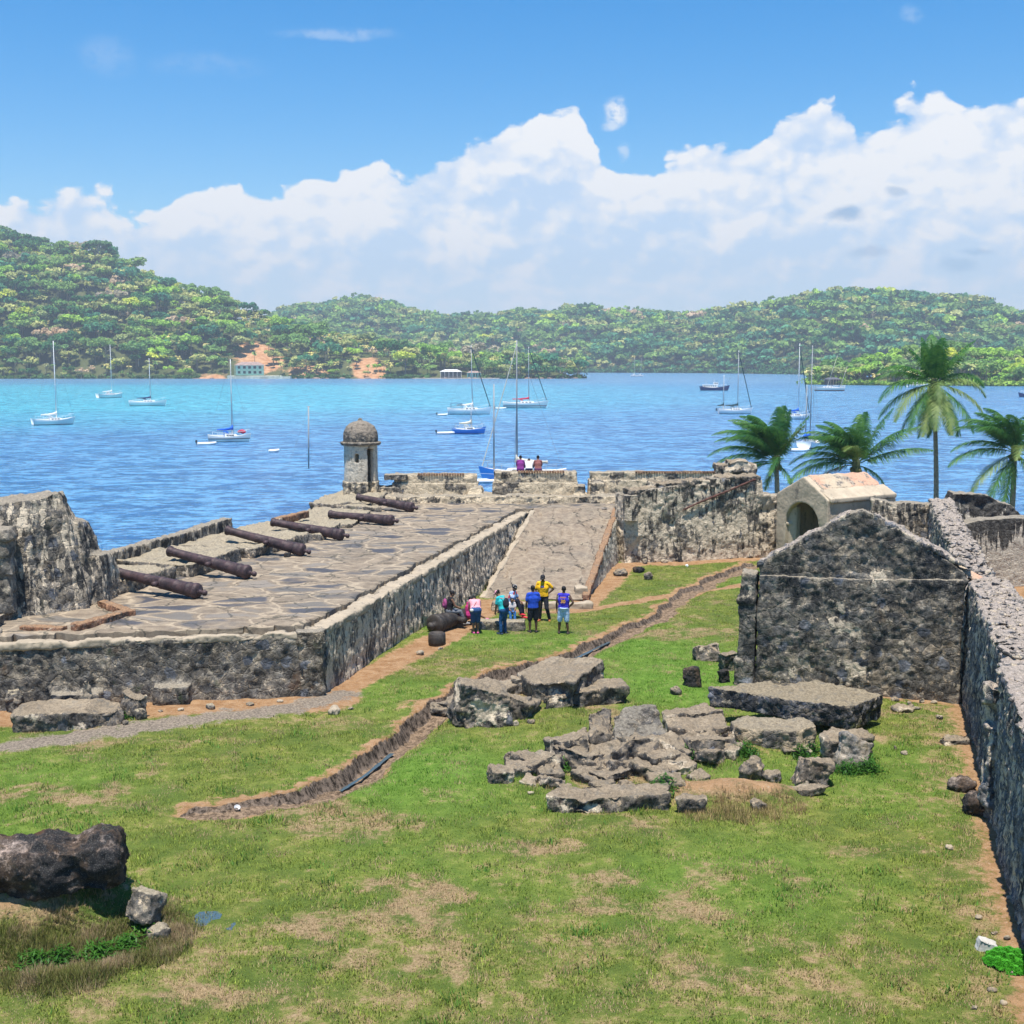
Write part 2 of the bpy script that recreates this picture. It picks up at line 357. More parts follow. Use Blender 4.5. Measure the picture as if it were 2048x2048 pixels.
def simple(name, col, rough=.7, nsc=0, namp=.25, spec=.3, metal=0, bump=0):
    m, t = newmat(name)
    if nsc:
        p = t.n('ShaderNodeTexCoord').outputs['Object']; n = t.noise(p, nsc, 5, .65)
        c = t.mix(t.ss(n, .3, .7), tuple(x*(1-namp) for x in col), tuple(min(1, x*(1+namp)) for x in col))
        t.out(c, rough, t.bump(n, bump, .02) if bump else None, spec, metal)
    else: t.out(col, rough, None, spec, metal)
    return m
# lime coping and light render
def limey(name, c, dkf=.5):
    m, t = newmat(name); p = t.pos(); a = t.noise(p, 1.6, 6, .65); b = t.noise(p, 17, 5, .7); e = t.noise(t.mapv(p, (1, 1, .4)), 2.8, 6, .7)
    col = t.mix(t.ss(a, .3, .7), tuple(x*.75 for x in c), c); col = t.mix(t.m('MULTIPLY', t.ss(b, .55, .75), .5), col, (.16, .15, .13))
    col = t.mix(t.m('MULTIPLY', t.ss(e, .56, .68), dkf), col, (.09, .088, .082))
    t.out(col, .95, t.bump(t.m('ADD', a, t.m('MULTIPLY', b, .4)), .6, .04), spec=.1); return m
M_lime = limey('lime_coping', (.42, .345, .25), .9)
M_render = limey('pale_render', (.52, .425, .305), .7)
M_inner = limey('vault_plaster', (.30, .24, .16), .5)
# platform paving: broad dark flags in pale mortar
def paving():
    m, t = newmat('flag_paving'); p = t.pos()
    q = t.mapv(p, (.55, .85, 1), rot=(0, 0, R(12)))
    wq = t.vm('ADD', q, t.vm('SCALE', t.vm('SUBTRACT', t.noise(p, .9, 4, .6, out=1), (.5, .5, .5)), .45))
    e = t.vor(wq, 1.15, 'DISTANCE_TO_EDGE'); cl = t.sep(t.vor(wq, 1.15, 'F1', out='Color'))
    n2 = t.noise(p, 2.2, 6, .65); n3 = t.noise(p, 12, 6, .7); n1 = t.noise(p, .25, 4, .6); n4 = t.noise(p, 50, 3, .7)
    base = t.mix(t.ss(n2, .3, .7), (.17, .132, .095), (.30, .24, .17))
    base = t.mix(t.m('MULTIPLY', t.ss(n1, .42, .66), .5), base, (.17, .145, .115))
    flag = t.ramp(cl[0], [(0, (.24, .205, .165)), (.45, (.15, .135, .115)), (.7, (.062, .066, .078)), (1, (.04, .046, .064))])
    fm = t.m('MULTIPLY', t.ss(t.m('ADD', e, t.m('MULTIPLY', t.m('SUBTRACT', n2, .5), .16)), .07, .17), t.ss(t.m('ADD', cl[1], t.m('MULTIPLY', t.m('SUBTRACT', n1, .5), 1.6)), .35, .55))
    col = t.mix(t.m('MULTIPLY', fm, .85), base, flag)
    col = t.mix(t.m('MULTIPLY', t.ss(t.m('ADD', e, t.m('MULTIPLY', t.m('SUBTRACT', n3, .5), .05)), .05, .010), .62), col, (.43, .345, .24))
    cr = t.vor(t.vm('ADD', p, t.vm('SCALE', t.noise(p, 2, 4, .6, out=1), .6)), .45, 'DISTANCE_TO_EDGE')
    col = t.mix(t.m('MULTIPLY', t.ss(cr, .02, .006), .7), col, (.05, .05, .04))
    col = t.mix(t.m('MULTIPLY', t.ss(n3, .55, .75), .4), col, (.1, .095, .085))
    h = t.m('ADD', t.m('MULTIPLY', n2, .5), t.m('ADD', t.m('MULTIPLY', n3, .3), t.m('MULTIPLY', n4, .1)))
    col = t.mix(1, col, t.ramp(n4, [(.3, .72), (.5, 1), (.75, 1.18)]), 'MULTIPLY')
    ro = t.m('SUBTRACT', .95, t.m('MULTIPLY', fm, .3))
    t.out(col, ro, t.bump(h, .7, .05), spec=.2); return m
M_pave = paving()
# ground: one material steered by what grows where (data on the mesh)
def ground():
    m, t = newmat('ground'); p = t.pos()
    dirt = t.attr('dirt'); grav = t.attr('gravel'); trench_mask = t.attr('trench'); lush = t.attr('lush'); dry = t.attr('dry')
    n0 = t.noise(p, .16, 5, .6); n1 = t.noise(p, .7, 6, .65); n2 = t.noise(p, 3, 6, .7); n3 = t.noise(p, 16, 5, .7); n4 = t.noise(p, 60, 3, .7)
    g = t.mix(t.ss(n1, .38, .62), (.115, .155, .030), (.235, .245, .055))
    g = t.mix(t.ss(n2, .35, .68), t.mix(.65, g, (.060, .095, .020)), g)
    g = t.mix(lush, g, t.mix(t.ss(n2, .3, .7), (.085, .165, .022), (.155, .26, .040)))
    straw = t.mix(t.ss(n3, .3, .7), (.21, .135, .075), (.42, .29, .175))
    sf = t.ss(t.m('ADD', t.m('MULTIPLY', n2, .55), t.m('ADD', t.m('MULTIPLY', n1, .45), t.m('MULTIPLY', dry, .16))), .545, .67)
    g = t.mix(t.m('MULTIPLY', sf, .85), g, straw)
    g = t.mix(t.m('MULTIPLY', t.ss(n3, .42, .26), .7), g, (.022, .035, .009))
    soil = t.mix(t.ss(n2, .3, .7), (.24, .125, .055), (.38, .235, .125))
    soil = t.mix(t.m('MULTIPLY', t.ss(n3, .52, .7), .6), soil, (.40, .33, .24))
    gr = t.mix(t.ss(n3, .35, .65), (.13, .108, .085), (.32, .26, .195))
    br = t.m('ADD', t.m('SUBTRACT', n2, .5), t.m('MULTIPLY', t.m('SUBTRACT', n3, .5), .6))
    col = t.mix(t.ss(t.m('ADD', dirt, t.m('MULTIPLY', br, 1.5)), .30, .70), g, soil)
    col = t.mix(t.ss(t.m('ADD', grav, t.m('MULTIPLY', br, 1.5)), .30, .66), col, gr)
    nzg = t.sep(t.n('ShaderNodeNewGeometry').outputs['True Normal'])[2]
    tr = t.mix(t.ss(t.noise(t.mapv(p, (1, 1, .4)), 9, 6, .75), .38, .60), t.mix(t.ss(nzg, .70, .95), (.020, .015, .011), (.09, .062, .040)), t.mix(t.ss(nzg, .70, .95), (.19, .145, .11), (.30, .21, .135)))  # grey-brown earth, steep banks painted darker for the shadow inside the trench
    col = t.mix(t.ss(t.m('ADD', trench_mask, t.m('MULTIPLY', br, .6)), .35, .6), col, tr)
    col = t.mix(1, col, t.ramp(n4, [(.28, .6), (.5, 1), (.75, 1.3)]), 'MULTIPLY')
    h = t.m('ADD', n3, t.m('MULTIPLY', n4, .5)); t.out(col, .95, t.bump(h, .9, .04), spec=.1); return m
M_ground = ground()
def grassm():
    m, t = newmat('grass_blades'); c = t.attr('col', 'Color'); p = t.pos(); n = t.noise(p, 1.5, 3)
    b = t.n('ShaderNodeBsdfDiffuse'); t.put(b.inputs[0], c); tr = t.n('ShaderNodeBsdfTranslucent'); t.put(tr.inputs[0], c)
    mx = t.n('ShaderNodeMixShader'); mx.inputs[0].default_value = .35; t.put(mx.inputs[1], b.outputs[0]); t.put(mx.inputs[2], tr.outputs[0])
    o = t.n('ShaderNodeOutputMaterial'); t.t.links.new(mx.outputs[0], o.inputs[0]); return m
M_grass = grassm()
def treem():
    m, t = newmat('forest_leaves'); c = t.attr('col', 'Color'); oi = t.n('ShaderNodeObjectInfo').outputs['Random']
    c = t.mix(1, c, t.ramp(oi, [(0, (.75, .85, .85)), (.5, (1, 1, 1)), (1, (1.2, 1.1, .95))]), 'MULTIPLY')
    b = t.n('ShaderNodeBsdfDiffuse'); t.put(b.inputs[0], c); tr = t.n('ShaderNodeBsdfTranslucent'); t.put(tr.inputs[0], c)
    mx = t.n('ShaderNodeMixShader'); mx.inputs[0].default_value = .3; t.put(mx.inputs[1], b.outputs[0]); t.put(mx.inputs[2], tr.outputs[0])
    o = t.n('ShaderNodeOutputMaterial'); t.t.links.new(mx.outputs[0], o.inputs[0]); return m
M_tree = treem()
def watm():
    m, t = newmat('sea_water'); p = t.pos(); x, y, z = t.sep(p)
    # shallow turquoise shelf across the bay on the left, fading out to the right
    n = t.noise(t.mapv(p, (.004, .010, 1)), 1., 4, .6)
    yy = t.m('ADD', y, t.m('MULTIPLY', t.m('SUBTRACT', n, .5), 160))
    near_e = t.m('ADD', 330, t.m('MULTIPLY', x, .62))                       # near edge of the shelf
    band = t.m('MULTIPLY', t.ss(t.m('SUBTRACT', yy, near_e), -90, 110), t.ss(yy, 900, 640))
    band = t.m('MULTIPLY', band, t.ss(x, 190, -110))
    deep = t.mix(t.ss(t.noise(t.mapv(p, (.03, .06, 1)), 1, 4, .6), .35, .65), (.020, .19, .46), (.035, .26, .56))
    col = t.mix(band, deep, (.03, .60, .68))
    col = t.mix(t.m('MULTIPLY', t.ss(yy, 680, 900), .6), col, (.20, .36, .50))  # grey-blue far band: reflection of the hills painted into the colour
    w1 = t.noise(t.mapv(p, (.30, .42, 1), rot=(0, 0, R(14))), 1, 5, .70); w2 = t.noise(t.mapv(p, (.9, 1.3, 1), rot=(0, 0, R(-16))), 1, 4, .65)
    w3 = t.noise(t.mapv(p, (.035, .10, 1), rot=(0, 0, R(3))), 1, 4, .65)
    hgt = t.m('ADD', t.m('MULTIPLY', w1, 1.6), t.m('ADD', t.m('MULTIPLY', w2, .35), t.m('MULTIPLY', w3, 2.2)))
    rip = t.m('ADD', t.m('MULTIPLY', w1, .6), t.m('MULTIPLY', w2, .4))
    col = t.mix(t.ss(rip, .43, .57), t.mix(.58, col, (.003, .05, .20)), t.mix(.45, col, (.28, .56, .76)))  # bright and dark wave faces painted into the water colour
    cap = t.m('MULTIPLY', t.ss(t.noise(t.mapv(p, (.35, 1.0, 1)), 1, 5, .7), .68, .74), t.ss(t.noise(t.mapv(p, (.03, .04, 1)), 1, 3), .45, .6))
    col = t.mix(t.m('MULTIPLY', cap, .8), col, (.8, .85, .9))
    t.out(col, .22, t.bump(hgt, 1., 1.6), spec=.5); return m
M_water = watm()
def hillm():
    m, t = newmat('hill_earth'); p = t.pos(); n = t.noise(p, .05, 5, .6); e = t.attr('earth')
    c = t.mix(t.ss(n, .3, .7), (.055, .075, .025), (.11, .115, .05))
    c = t.mix(t.ss(t.m('ADD', e, t.m('MULTIPLY', t.m('SUBTRACT', t.noise(p, .12, 5, .7), .5), .8)), .4, .6), c, t.mix(t.ss(t.noise(p, .3, 4), .35, .65), (.38, .185, .085), (.52, .31, .17)))
    t.out(c, 1, spec=0); return m
M_hill = hillm()
def rustm(name, a, b):
    m, t = newmat(name); p = t.n('ShaderNodeTexCoord').outputs['Object']; n = t.noise(p, 4, 7, .7); n2 = t.noise(p, 30, 4, .7)
    c = t.mix(t.ss(n, .35, .68), a, b); c = t.mix(t.m('MULTIPLY', t.ss(n2, .58, .72), .5), c, (.16, .10, .08))
    t.out(c, .62, t.bump(t.m('ADD', n, t.m('MULTIPLY', n2, .5)), .5, .02), spec=.4, metal=.1); return m
M_iron = rustm('rusty_iron', (.024, .016, .019), (.088, .052, .052))
M_iron2 = rustm('old_black_iron', (.022, .018, .016), (.06, .05, .042))
M_brick = stone('brick', inset=0, plaster=.1, streak=0, black=.2, dk=(.11, .05, .03), md=(.30, .15, .085), lt=(.42, .25, .15), topc=(.42, .26, .15), topf=.9, scale=5, moss=.1, rust=.2)
def leafm(name, a, b, tr=.3):
    m, t = newmat(name); p = t.pos(); n = t.noise(p, 1.6, 4, .6); c = t.mix(t.ss(n, .35, .65), a, b)
    bb = t.n('ShaderNodeBsdfPrincipled'); t.put(bb.inputs['Base Color'], c); bb.inputs['Roughness'].default_value = .5; bb.inputs['Specular IOR Level'].default_value = .25
    tt = t.n('ShaderNodeBsdfTranslucent'); t.put(tt.inputs[0], c); mx = t.n('ShaderNodeMixShader'); mx.inputs[0].default_value = tr
    t.put(mx.inputs[1], bb.outputs[0]); t.put(mx.inputs[2], tt.outputs[0]); o = t.n('ShaderNodeOutputMaterial'); t.t.links.new(mx.outputs[0], o.inputs[0]); return m
M_frond = leafm('palm_frond', (.04, .15, .04), (.12, .27, .055), .4)
M_frond2 = leafm('palm_frond_light', (.13, .22, .06), (.24, .31, .09))
M_fronddry = leafm('palm_frond_dry', (.20, .12, .07), (.32, .21, .13), .1)
M_bark = simple('palm_bark', (.27, .24, .20), .9, 6, .35, bump=.4)
M_weed = leafm('weed_leaf', (.03, .11, .012), (.07, .19, .02), .35)
M_white = simple('boat_white', (.80, .80, .79), .35, 3, .05)
M_cream = simple('cream', (.72, .65, .50), .6, 3, .1)
M_glass = simple('dark_glass', (.02, .03, .04), .1, spec=.6)
M_navy = simple('navy_cloth', (.02, .045, .13), .8); M_blue = simple('blue_cloth', (.02, .14, .62), .8, 4, .15)
M_red = simple('red_cloth', (.55, .03, .07), .8); M_dkgreen = simple('dark_green_cloth', (.02, .06, .07), .8)
M_bhull = simple('blue_hull', (.02, .22, .62), .35); M_dhull = simple('dark_blue_hull', (.035, .05, .13), .5); M_redbrown = simple('antifouling', (.28, .11, .07), .7)
M_alu = simple('mast_alu', (.62, .62, .60), .45); M_alud = simple('mast_grey', (.30, .31, .31), .5); M_wood = simple('varnished_wood', (.42, .30, .18), .5)
M_wire = simple('rigging_wire', (.16, .17, .19), .5); M_rubber = simple('black_rubber', (.02, .02, .02), .6); M_teak = simple('teak_deck', (.45, .36, .25), .7)
M_sail = simple('furled_sail', (.62, .56, .44), .8, 5, .2)
# ================================================================== terrain inside the fort
def seg_dist(X, Y, pts):
    """distance to a polyline and signed side"""
    best = np.full(X.shape, 1e9); side = np.zeros(X.shape)
    for (ax, ay), (bx, by) in zip(pts[:-1], pts[1:]):
        dx_, dy_ = bx-ax, by-ay; L = dx_*dx_+dy_*dy_+1e-9
        tt = np.clip(((X-ax)*dx_+(Y-ay)*dy_)/L, 0, 1); ex = X-ax-tt*dx_; ey = Y-ay-tt*dy_; dd = np.hypot(ex, ey)
        cr = dx_*ey-dy_*ex; mk = dd < best; best = np.where(mk, dd, best); side = np.where(mk, np.sign(cr), side)
    return best, side
def sm(v, a, b): t_ = np.clip((v-a)/(b-a), 0, 1); return t_*t_*(3-2*t_)
def base_h(x, y):
    return -.35*sm(y, 36, 52)+0*x
def atg(px, py):
    p = at(px, py, 0)
    for _ in range(6): p = at(px, py, float(base_h(p[0], p[1])))
    return p
def gl(l): return [atg(*q)[:2] for q in l]
TRENCH = gl([(395, 1622), (465, 1616), (545, 1600), (620, 1583), (680, 1553), (731, 1522), (784, 1480), (833, 1440), (890, 1402), (1000, 1345), (1145, 1306), (1219, 1270), (1314, 1232), (1367, 1188), (1420, 1160), (1500, 1128)])
GRAVEL = gl([(-400, 1530), (0, 1492), (180, 1465), (400, 1438), (560, 1420), (690, 1385)])
FOOT = gl([(1010, 1222), (1130, 1222), (1250, 1205), (1330, 1195), (1420, 1180), (1520, 1165)])
FRONTB = gl([(-300, 1455), (0, 1430), (300, 1412), (640, 1398)]); LONGB = gl([(640, 1398), (760, 1335), (900, 1272), (985, 1205), (1160, 1212), (1250, 1130), (1545, 1116)])
RIGHTB = gl([(1930, 1405), (1975, 1590), (1987, 1630), (2048, 1850)])+[(6.5, 12.9)]
GABB = [(7.0, 35.7), (12.55, 33.9)]
xs = np.arange(-24, 30.01, .1); ys = np.arange(9, 74.01, .1)
GX, GY = np.meshgrid(xs, ys)
xf, yf = GX.ravel(), GY.ravel(); P3 = np.stack([xf, yf, xf*0], 1)
Z = base_h(xf, yf)+.09*fbm(P3, .18, 3)+.035*fbm(P3, 1.1, 3)+.012*fbm(P3, 5, 2)
wob = P3+np.stack([.25*pn(P3*.8+3), .25*pn(P3*.8+9), xf*0], 1)
dT, sT = seg_dist(wob[:, 0], wob[:, 1], TRENCH)
wT = .30+.10*pn(P3*.6+40)+.05*pn(P3*2.3)
far_ = sT > 0; e0_ = np.hypot(xf-TRENCH[0][0], yf-TRENCH[0][1]); tap = sm(e0_, 0, 4.)*.75+.25; tap = tap*(1-.45*sm(yf, 38, 48))
wT = wT*(.55+.45*tap); Z -= tap*np.where(far_, .38*sm(-dT, -(wT+.06), -(wT-.14)), .38*sm(-dT, -1.15, -.12))
Z += .045*fbm(P3, 3.1, 3)*sm(-dT, -1.0, -.5)
mound = []
def bumpz(cx, cy, rx, ry, h, rot=0):
    global Z
    c_, s_ = math.cos(rot), math.sin(rot); a = (xf-cx)*c_+(yf-cy)*s_; b = -(xf-cx)*s_+(yf-cy)*c_
    r = np.sqrt((a/rx)**2+(b/ry)**2)+.18*pn(P3*.9+11); v = sm(-r, -1.05, -.25); Z = Z+h*v; return v
mL = bumpz(-8.7, 20.35, 3.1, 1.9, .85); mN = bumpz(4.7, 26.3, 2.3, .8, .32); mB = bumpz(-1.0, 33.4, 3.0, 1.3, .28); mC = bumpz(3.9, 29.6, 4.0, 1.7, .22)
sha = bumpz(-6.05, 21.6, .75, .8, -.10)
dG, _ = seg_dist(xf, yf, GRAVEL); dF, _ = seg_dist(xf, yf, FOOT); dA, _ = seg_dist(xf, yf, FRONTB); dL, _ = seg_dist(xf, yf, LONGB); dR, _ = seg_dist(xf, yf, RIGHTB); dB, _ = seg_dist(xf, yf, GABB)
wl = 1+.35*pn(P3*.5+70)
a_tr = np.where(far_, sm(-dT, -(wT+.09), -(wT-.02)), sm(-dT+.12*pn(P3*2.2), -.50, -.32))
a_gr = .8*sm(-dG+.25*fbm(P3, 1.6, 3), -.85*wl, -.15)
a_di = np.maximum.reduce([sm(-dF, -.55*wl, -.2), sm(-dA, -1.6*wl, -.7), .95*sm(-dL, -.95*wl, -.35), .75*sm(-dR, -.95*wl, -.1), .6*sm(-dB, -.8*wl, -.2),
     .8*sm(-dT+.28*fbm(P3, 2.4, 3), -.85*wl, -.28)*(sT > 0), .62*sm(-dT+.3*fbm(P3, 1.5, 3), -.75, -.3), .85*mB, .60*mN, .58*mL, .62*mC, .8*(sm(xf, 15.5, 16.5)*(yf > 28))])
a_dry = np.maximum.reduce([mN*1.3, mL*.9, sm(pn(P3*.22+23)+.5*pn(P3*.9+3), .25, .7)*.8, sm(-yf, -24, -17)*.35, .5*sm(-dR, -2, -.6)])
for (qx, qy, rx_, ry_, k_) in [(590, 1860, 1.0, .7, 1.), (830, 1790, 1.3, .9, .95), (760, 1660, 1.3, .8, .6), (1060, 1700, 1.3, .6, .75), (900, 1930, 1.3, .6, .8), (1480, 1960, 1.9, .7, .7), (1600, 1890, 1.2, .6, .6), (90, 1590, 2.4, .8, .9), (250, 1620, 1.6, .5, .5),
      (1850, 1560, 1., 1.2, .4), (1780, 1700, 1.3, .5, .7), (1250, 1650, 1.2, .5, .6), (1500, 1760, 1.6, .6, .6), (440, 1990, 1.6, .5, .8), (1850, 1430, 1.6, 1., .8), (700, 1450, 3., 1.2, .35), (900, 1330, 3.5, 2., .45), (300, 1480, 2.5, .6, .4), (1240, 1880, 1.4, .5, .5)]:
    cq = atg(qx, qy); a_dry = np.maximum(a_dry, k_*1.2*sm(-(((xf-cq[0])/rx_)**2+((yf-cq[1])/ry_)**2)+1.1*pn(P3*1.3+qx)+.5*pn(P3*3.3), -1.3, .4))
a_dry = np.clip(a_dry, 0, 1.6)
a_lu = np.clip(sm(pn(P3*.15+5), -.1, .5)*.6+.55*sm(-((xf-5)**2/20+(yf-38)**2/40), -1.3, -.2)+.4*sm(-((xf+1)**2/20+(yf-28)**2/12), -1.3, -.2)+.5*sm(-((xf-8.5)**2/5+(yf-28)**2/14), -1.3, -.2), 0, 1)*(1-np.clip(a_dry, 0, 1)*.8)
# the land falls to the sea outside the walls
SEA = [(-40, 30), (-16.2, 37), (-14.9, 44), (-12.2, 54.8), (-10.2, 62), (-10.0, 70.5), (3, 70.6), (10, 71), (12, 66)]
def seaside(x, y):
    lx = np.interp(y, [37, 44, 54.8, 62, 70.5], [-16.2, -14.9, -12.2, -10.2, -10.0])
    return np.maximum(sm(lx-x, -.2, 1.2)*(y > 36), sm(y, 69.6, 71)*(x < 14))
Z = Z-4.6*seaside(xf, yf)
nx, ny = len(xs), len(ys)
idx = np.arange(nx*ny).reshape(ny, nx); Q = np.stack([idx[:-1, :-1].ravel(), idx[:-1, 1:].ravel(), idx[1:, 1:].ravel(), idx[1:, :-1].ravel()], 1)
def sub_ground(name, sel, label=None):
    q = Q[sel]; u, inv = np.unique(q, return_inverse=True); me = mesh_np(name, np.stack([xf, yf, Z], 1)[u], inv.reshape(-1, 4).astype(np.int32), True)
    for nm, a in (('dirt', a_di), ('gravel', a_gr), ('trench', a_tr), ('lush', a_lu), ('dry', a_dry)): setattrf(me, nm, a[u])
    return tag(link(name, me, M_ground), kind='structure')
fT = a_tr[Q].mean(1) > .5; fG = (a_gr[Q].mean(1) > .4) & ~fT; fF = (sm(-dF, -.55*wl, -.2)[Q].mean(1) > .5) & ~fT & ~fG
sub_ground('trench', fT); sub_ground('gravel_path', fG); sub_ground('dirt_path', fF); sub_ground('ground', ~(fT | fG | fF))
def gz(x, y):
    i = int(round((x-xs[0])/.1)); j = int(round((y-ys[0])/.1)); return float(Z[min(max(j, 0), ny-1)*nx+min(max(i, 0), nx-1)])
def gp(px, py):
    """ground point seen at a pixel"""
    p = atg(px, py)
    for _ in range(5): p = at(px, py, gz(p[0], p[1]))
    return p
# lower coastal ground right of the fort, where the palms stand
gx2, gy2 = np.meshgrid(np.arange(8, 90, 1.), np.arange(73.6, 104, 1.)); a2 = np.stack([gx2.ravel(), gy2.ravel(), gx2.ravel()*0], 1)
zz = -2.2+.15*fbm(a2, .3, 3)-3*sm(a2[:, 1], 95, 100)-3*sm(-a2[:, 0], -16, -9); a2[:, 2] = zz
n2x, n2y = gx2.shape[1], gx2.shape[0]; id2 = np.arange(n2x*n2y).reshape(n2y, n2x)
me = mesh_np('shore', a2, np.stack([id2[:-1, :-1].ravel(), id2[:-1, 1:].ravel(), id2[1:, 1:].ravel(), id2[1:, :-1].ravel()], 1), True)
for nm, v in (('dirt', .3), ('gravel', 0), ('trench', 0), ('lush', .3), ('dry', .5)): setattrf(me, nm, np.full(len(a2), v))
tag(link('shore_ground', me, M_ground), kind='structure')
# sea
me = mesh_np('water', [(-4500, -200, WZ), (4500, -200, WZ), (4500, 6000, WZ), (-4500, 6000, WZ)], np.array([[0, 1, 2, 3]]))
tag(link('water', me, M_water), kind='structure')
# water standing in the trench bottom
def puddle_strip(name, pts, wd, dz):
    V = []; Fs = []
    for i, (x, y) in enumerate(pts):
        a = pts[max(i-1, 0)]; b = pts[min(i+1, len(pts)-1)]; t_ = Vector((b[0]-a[0], b[1]-a[1])).normalized(); n_ = Vector((-t_.y, t_.x))*wd*(.7+.5*random.random())
        z_ = float(base_h(x, y))+dz; V += [(x+n_.x, y+n_.y, z_), (x-n_.x, y-n_.y, z_)]
    for i in range(len(pts)-1): Fs.append((2*i, 2*i+1, 2*i+3, 2*i+2))
    return tag(link(name, mesh_np(name, V, Fs), M_puddle), kind='structure')
M_puddle, t = newmat('puddle_water'); t.out((.06, .095, .11), .05, t.bump(t.noise(t.pos(), 14, 4), .5, .03), spec=.8)
def dens(pts, k=6):
    o = []
    for a, b in zip(pts[:-1], pts[1:]):
        for i in range(k): o.append((a[0]+(b[0]-a[0])*i/k, a[1]+(b[1]-a[1])*i/k))
    return o+[pts[-1]]
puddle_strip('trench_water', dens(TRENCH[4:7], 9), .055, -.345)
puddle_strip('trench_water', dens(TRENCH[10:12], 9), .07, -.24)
g = G(); x0, y0, _ = gp(372, 1846); z0 = gz(x0, y0)+.035
for cx_0, cy_0, rx_0, ry_0 in ((0, 0, .42, .75), (.95, -.1, .2, .2), (-.1, -1.2, .2, .12)):
    zq_ = gz(x0+cx_0, y0+cy_0)+(-.004 if cx_0 == 0 else -.008)
    g.add([(x0+cx_0+rx_0*math.cos(a)*(1+.28*math.sin(3*a+cx_0*9)+.16*math.sin(7*a+cy_0)), y0+cy_0+ry_0*math.sin(a)*(1+.25*math.cos(2*a)+.18*math.sin(5*a)), zq_) for a in [2*math.pi*i/36 for i in range(36)]], [tuple(range(36))])
tag(g.obj('puddle', M_puddle), kind='structure')
# ================================================================== fort
def plate(g, p0, d, outline, thick, z0=0.):
    """vertical slab: outline (s,z) along direction d from p0, extruded back (left normal of d) by thick"""
    d = Vector((d[0], d[1], 0)).normalized(); nrm = Vector((-d.y, d.x, 0)); o = Vector((p0[0], p0[1], 0))
    A = [o+d*s+Vector((0, 0, z+z0)) for s, z in outline]; B = [a+nrm*thick for a in A]; n = len(A)
    g.add(A+B, [tuple(range(n)), tuple(range(n, 2*n))[::-1]]+[(i, n+i, n+(i+1) % n, (i+1) % n) for i in range(n)])
    return g
def hexa(g, bot, top): return g.prism(top, bot)
def dirn(a, b): v = Vector((b[0]-a[0], b[1]-a[1], 0)); return v.normalized(), v.length
PZ = 1.88
NC = (-5.42, 34.7)                       # near corner of the gun platform
FE = (.98, 64.0)                         # far end of the long side
dS, LS = dirn(NC, FE); nS = Vector((-dS.y, dS.x, 0))      # nS points left (into the platform)
FW = (-22.0, 31.75)                      # far left end of front wall
dW, LW = dirn(NC, FW)
plat = thing('gun_platform', 'broad raised stone gun platform paved with dark flags, beside the ramp', 'platform', (NC[0], NC[1], 0))
def pl(o): o.parent = plat; o.matrix_parent_inverse = Matrix.Translation((-NC[0], -NC[1], 0)); return o
def V3(p, z): return (p[0], p[1], z)
# front wall (faces the camera); bottom stands proud a little
nW = Vector((dW.y, -dW.x, 0))
if nW.y < 0: nW = -nW
g = G()
A0 = Vector((NC[0]+.1, NC[1], 0)); A1 = Vector((FW[0], FW[1], 0))
def wallseg(g, a, b, inn, t, zb, zt, bat):
    a = Vector((a[0], a[1], 0)); b = Vector((b[0], b[1], 0))
    bot = [a-inn*bat, b-inn*bat, b+inn*t, a+inn*t]; top = [a, b, b+inn*t, a+inn*t]
    if (b-a).cross(inn).z < 0: bot = bot[::-1]; top = top[::-1]
    g.prism([(v.x, v.y, zt) for v in top], [(v.x, v.y, zb) for v in bot])
wallseg(g, A1, A0, nW, .9, -.6, PZ-.12, .10)
g.box((-9.9, 33.55, -.3), (-8.9, 34.6, .55)); g.box((-12.6, 33.0, -.3), (-11.2, 34.2, .5))
pl(rock_obj('front_wall', g, M_wall, .065, amp=.06, sc=.9, stones=.04, ssc=2.8, fine=.018, chip=.06))
# side wall facing the lawn, battered more towards the far end
g = G(); inn = nS
a = Vector((NC[0], NC[1], 0)); b = Vector((FE[0], FE[1], 0))
K = 10
for i in range(K):
    s0, s1 = i/K, (i+1)/K+.002
    q = [a+(b-a)*s0, a+(b-a)*s1]; bt = [.06+.45*s0*min(1, s0*2), .06+.45*s1*min(1, s1*2)]
    bot = [q[0]-inn*bt[0], q[1]-inn*bt[1], q[1]+inn*.8, q[0]+inn*.8]; top = [q[0], q[1], q[1]+inn*.8, q[0]+inn*.8]
    g.prism([(v.x, v.y, PZ-.1) for v in top], [(v.x, v.y, -.9) for v in bot])
pl(rock_obj('side_wall', g, M_side, .065, amp=.05, sc=.8, stones=.035, ssc=2.8, fine=.015, chip=.05))
# corner quoin
g = G(); c0 = Vector((NC[0], NC[1], 0))
for k, (z0, z1, w_) in enumerate([(-.3, .45, .62), (.42, .85, .5), (.82, 1.28, .60), (1.25, 1.52, .5), (1.5, 1.86, .66)]):
    p_ = [c0+dW*w_-nW*.07+Vector((-.0, 0, 0)), c0-nW*.07-inn*.05, c0+dS*.35-inn*.05, c0+dW*w_+nW*.4]
    g.prism([(v.x, v.y, z1) for v in p_], [(v.x, v.y, z0) for v in p_])
pl(rock_obj('corner_pillar', g, stone('quoin_stone', plaster=.25, streak=.3, black=.42, rust=.9, moss=.5, dk=(.05, .04, .03), md=(.15, .12, .085), lt=(.36, .30, .22)), .05, amp=.03, sc=1.5, stones=.03, ssc=2.4, fine=.015))
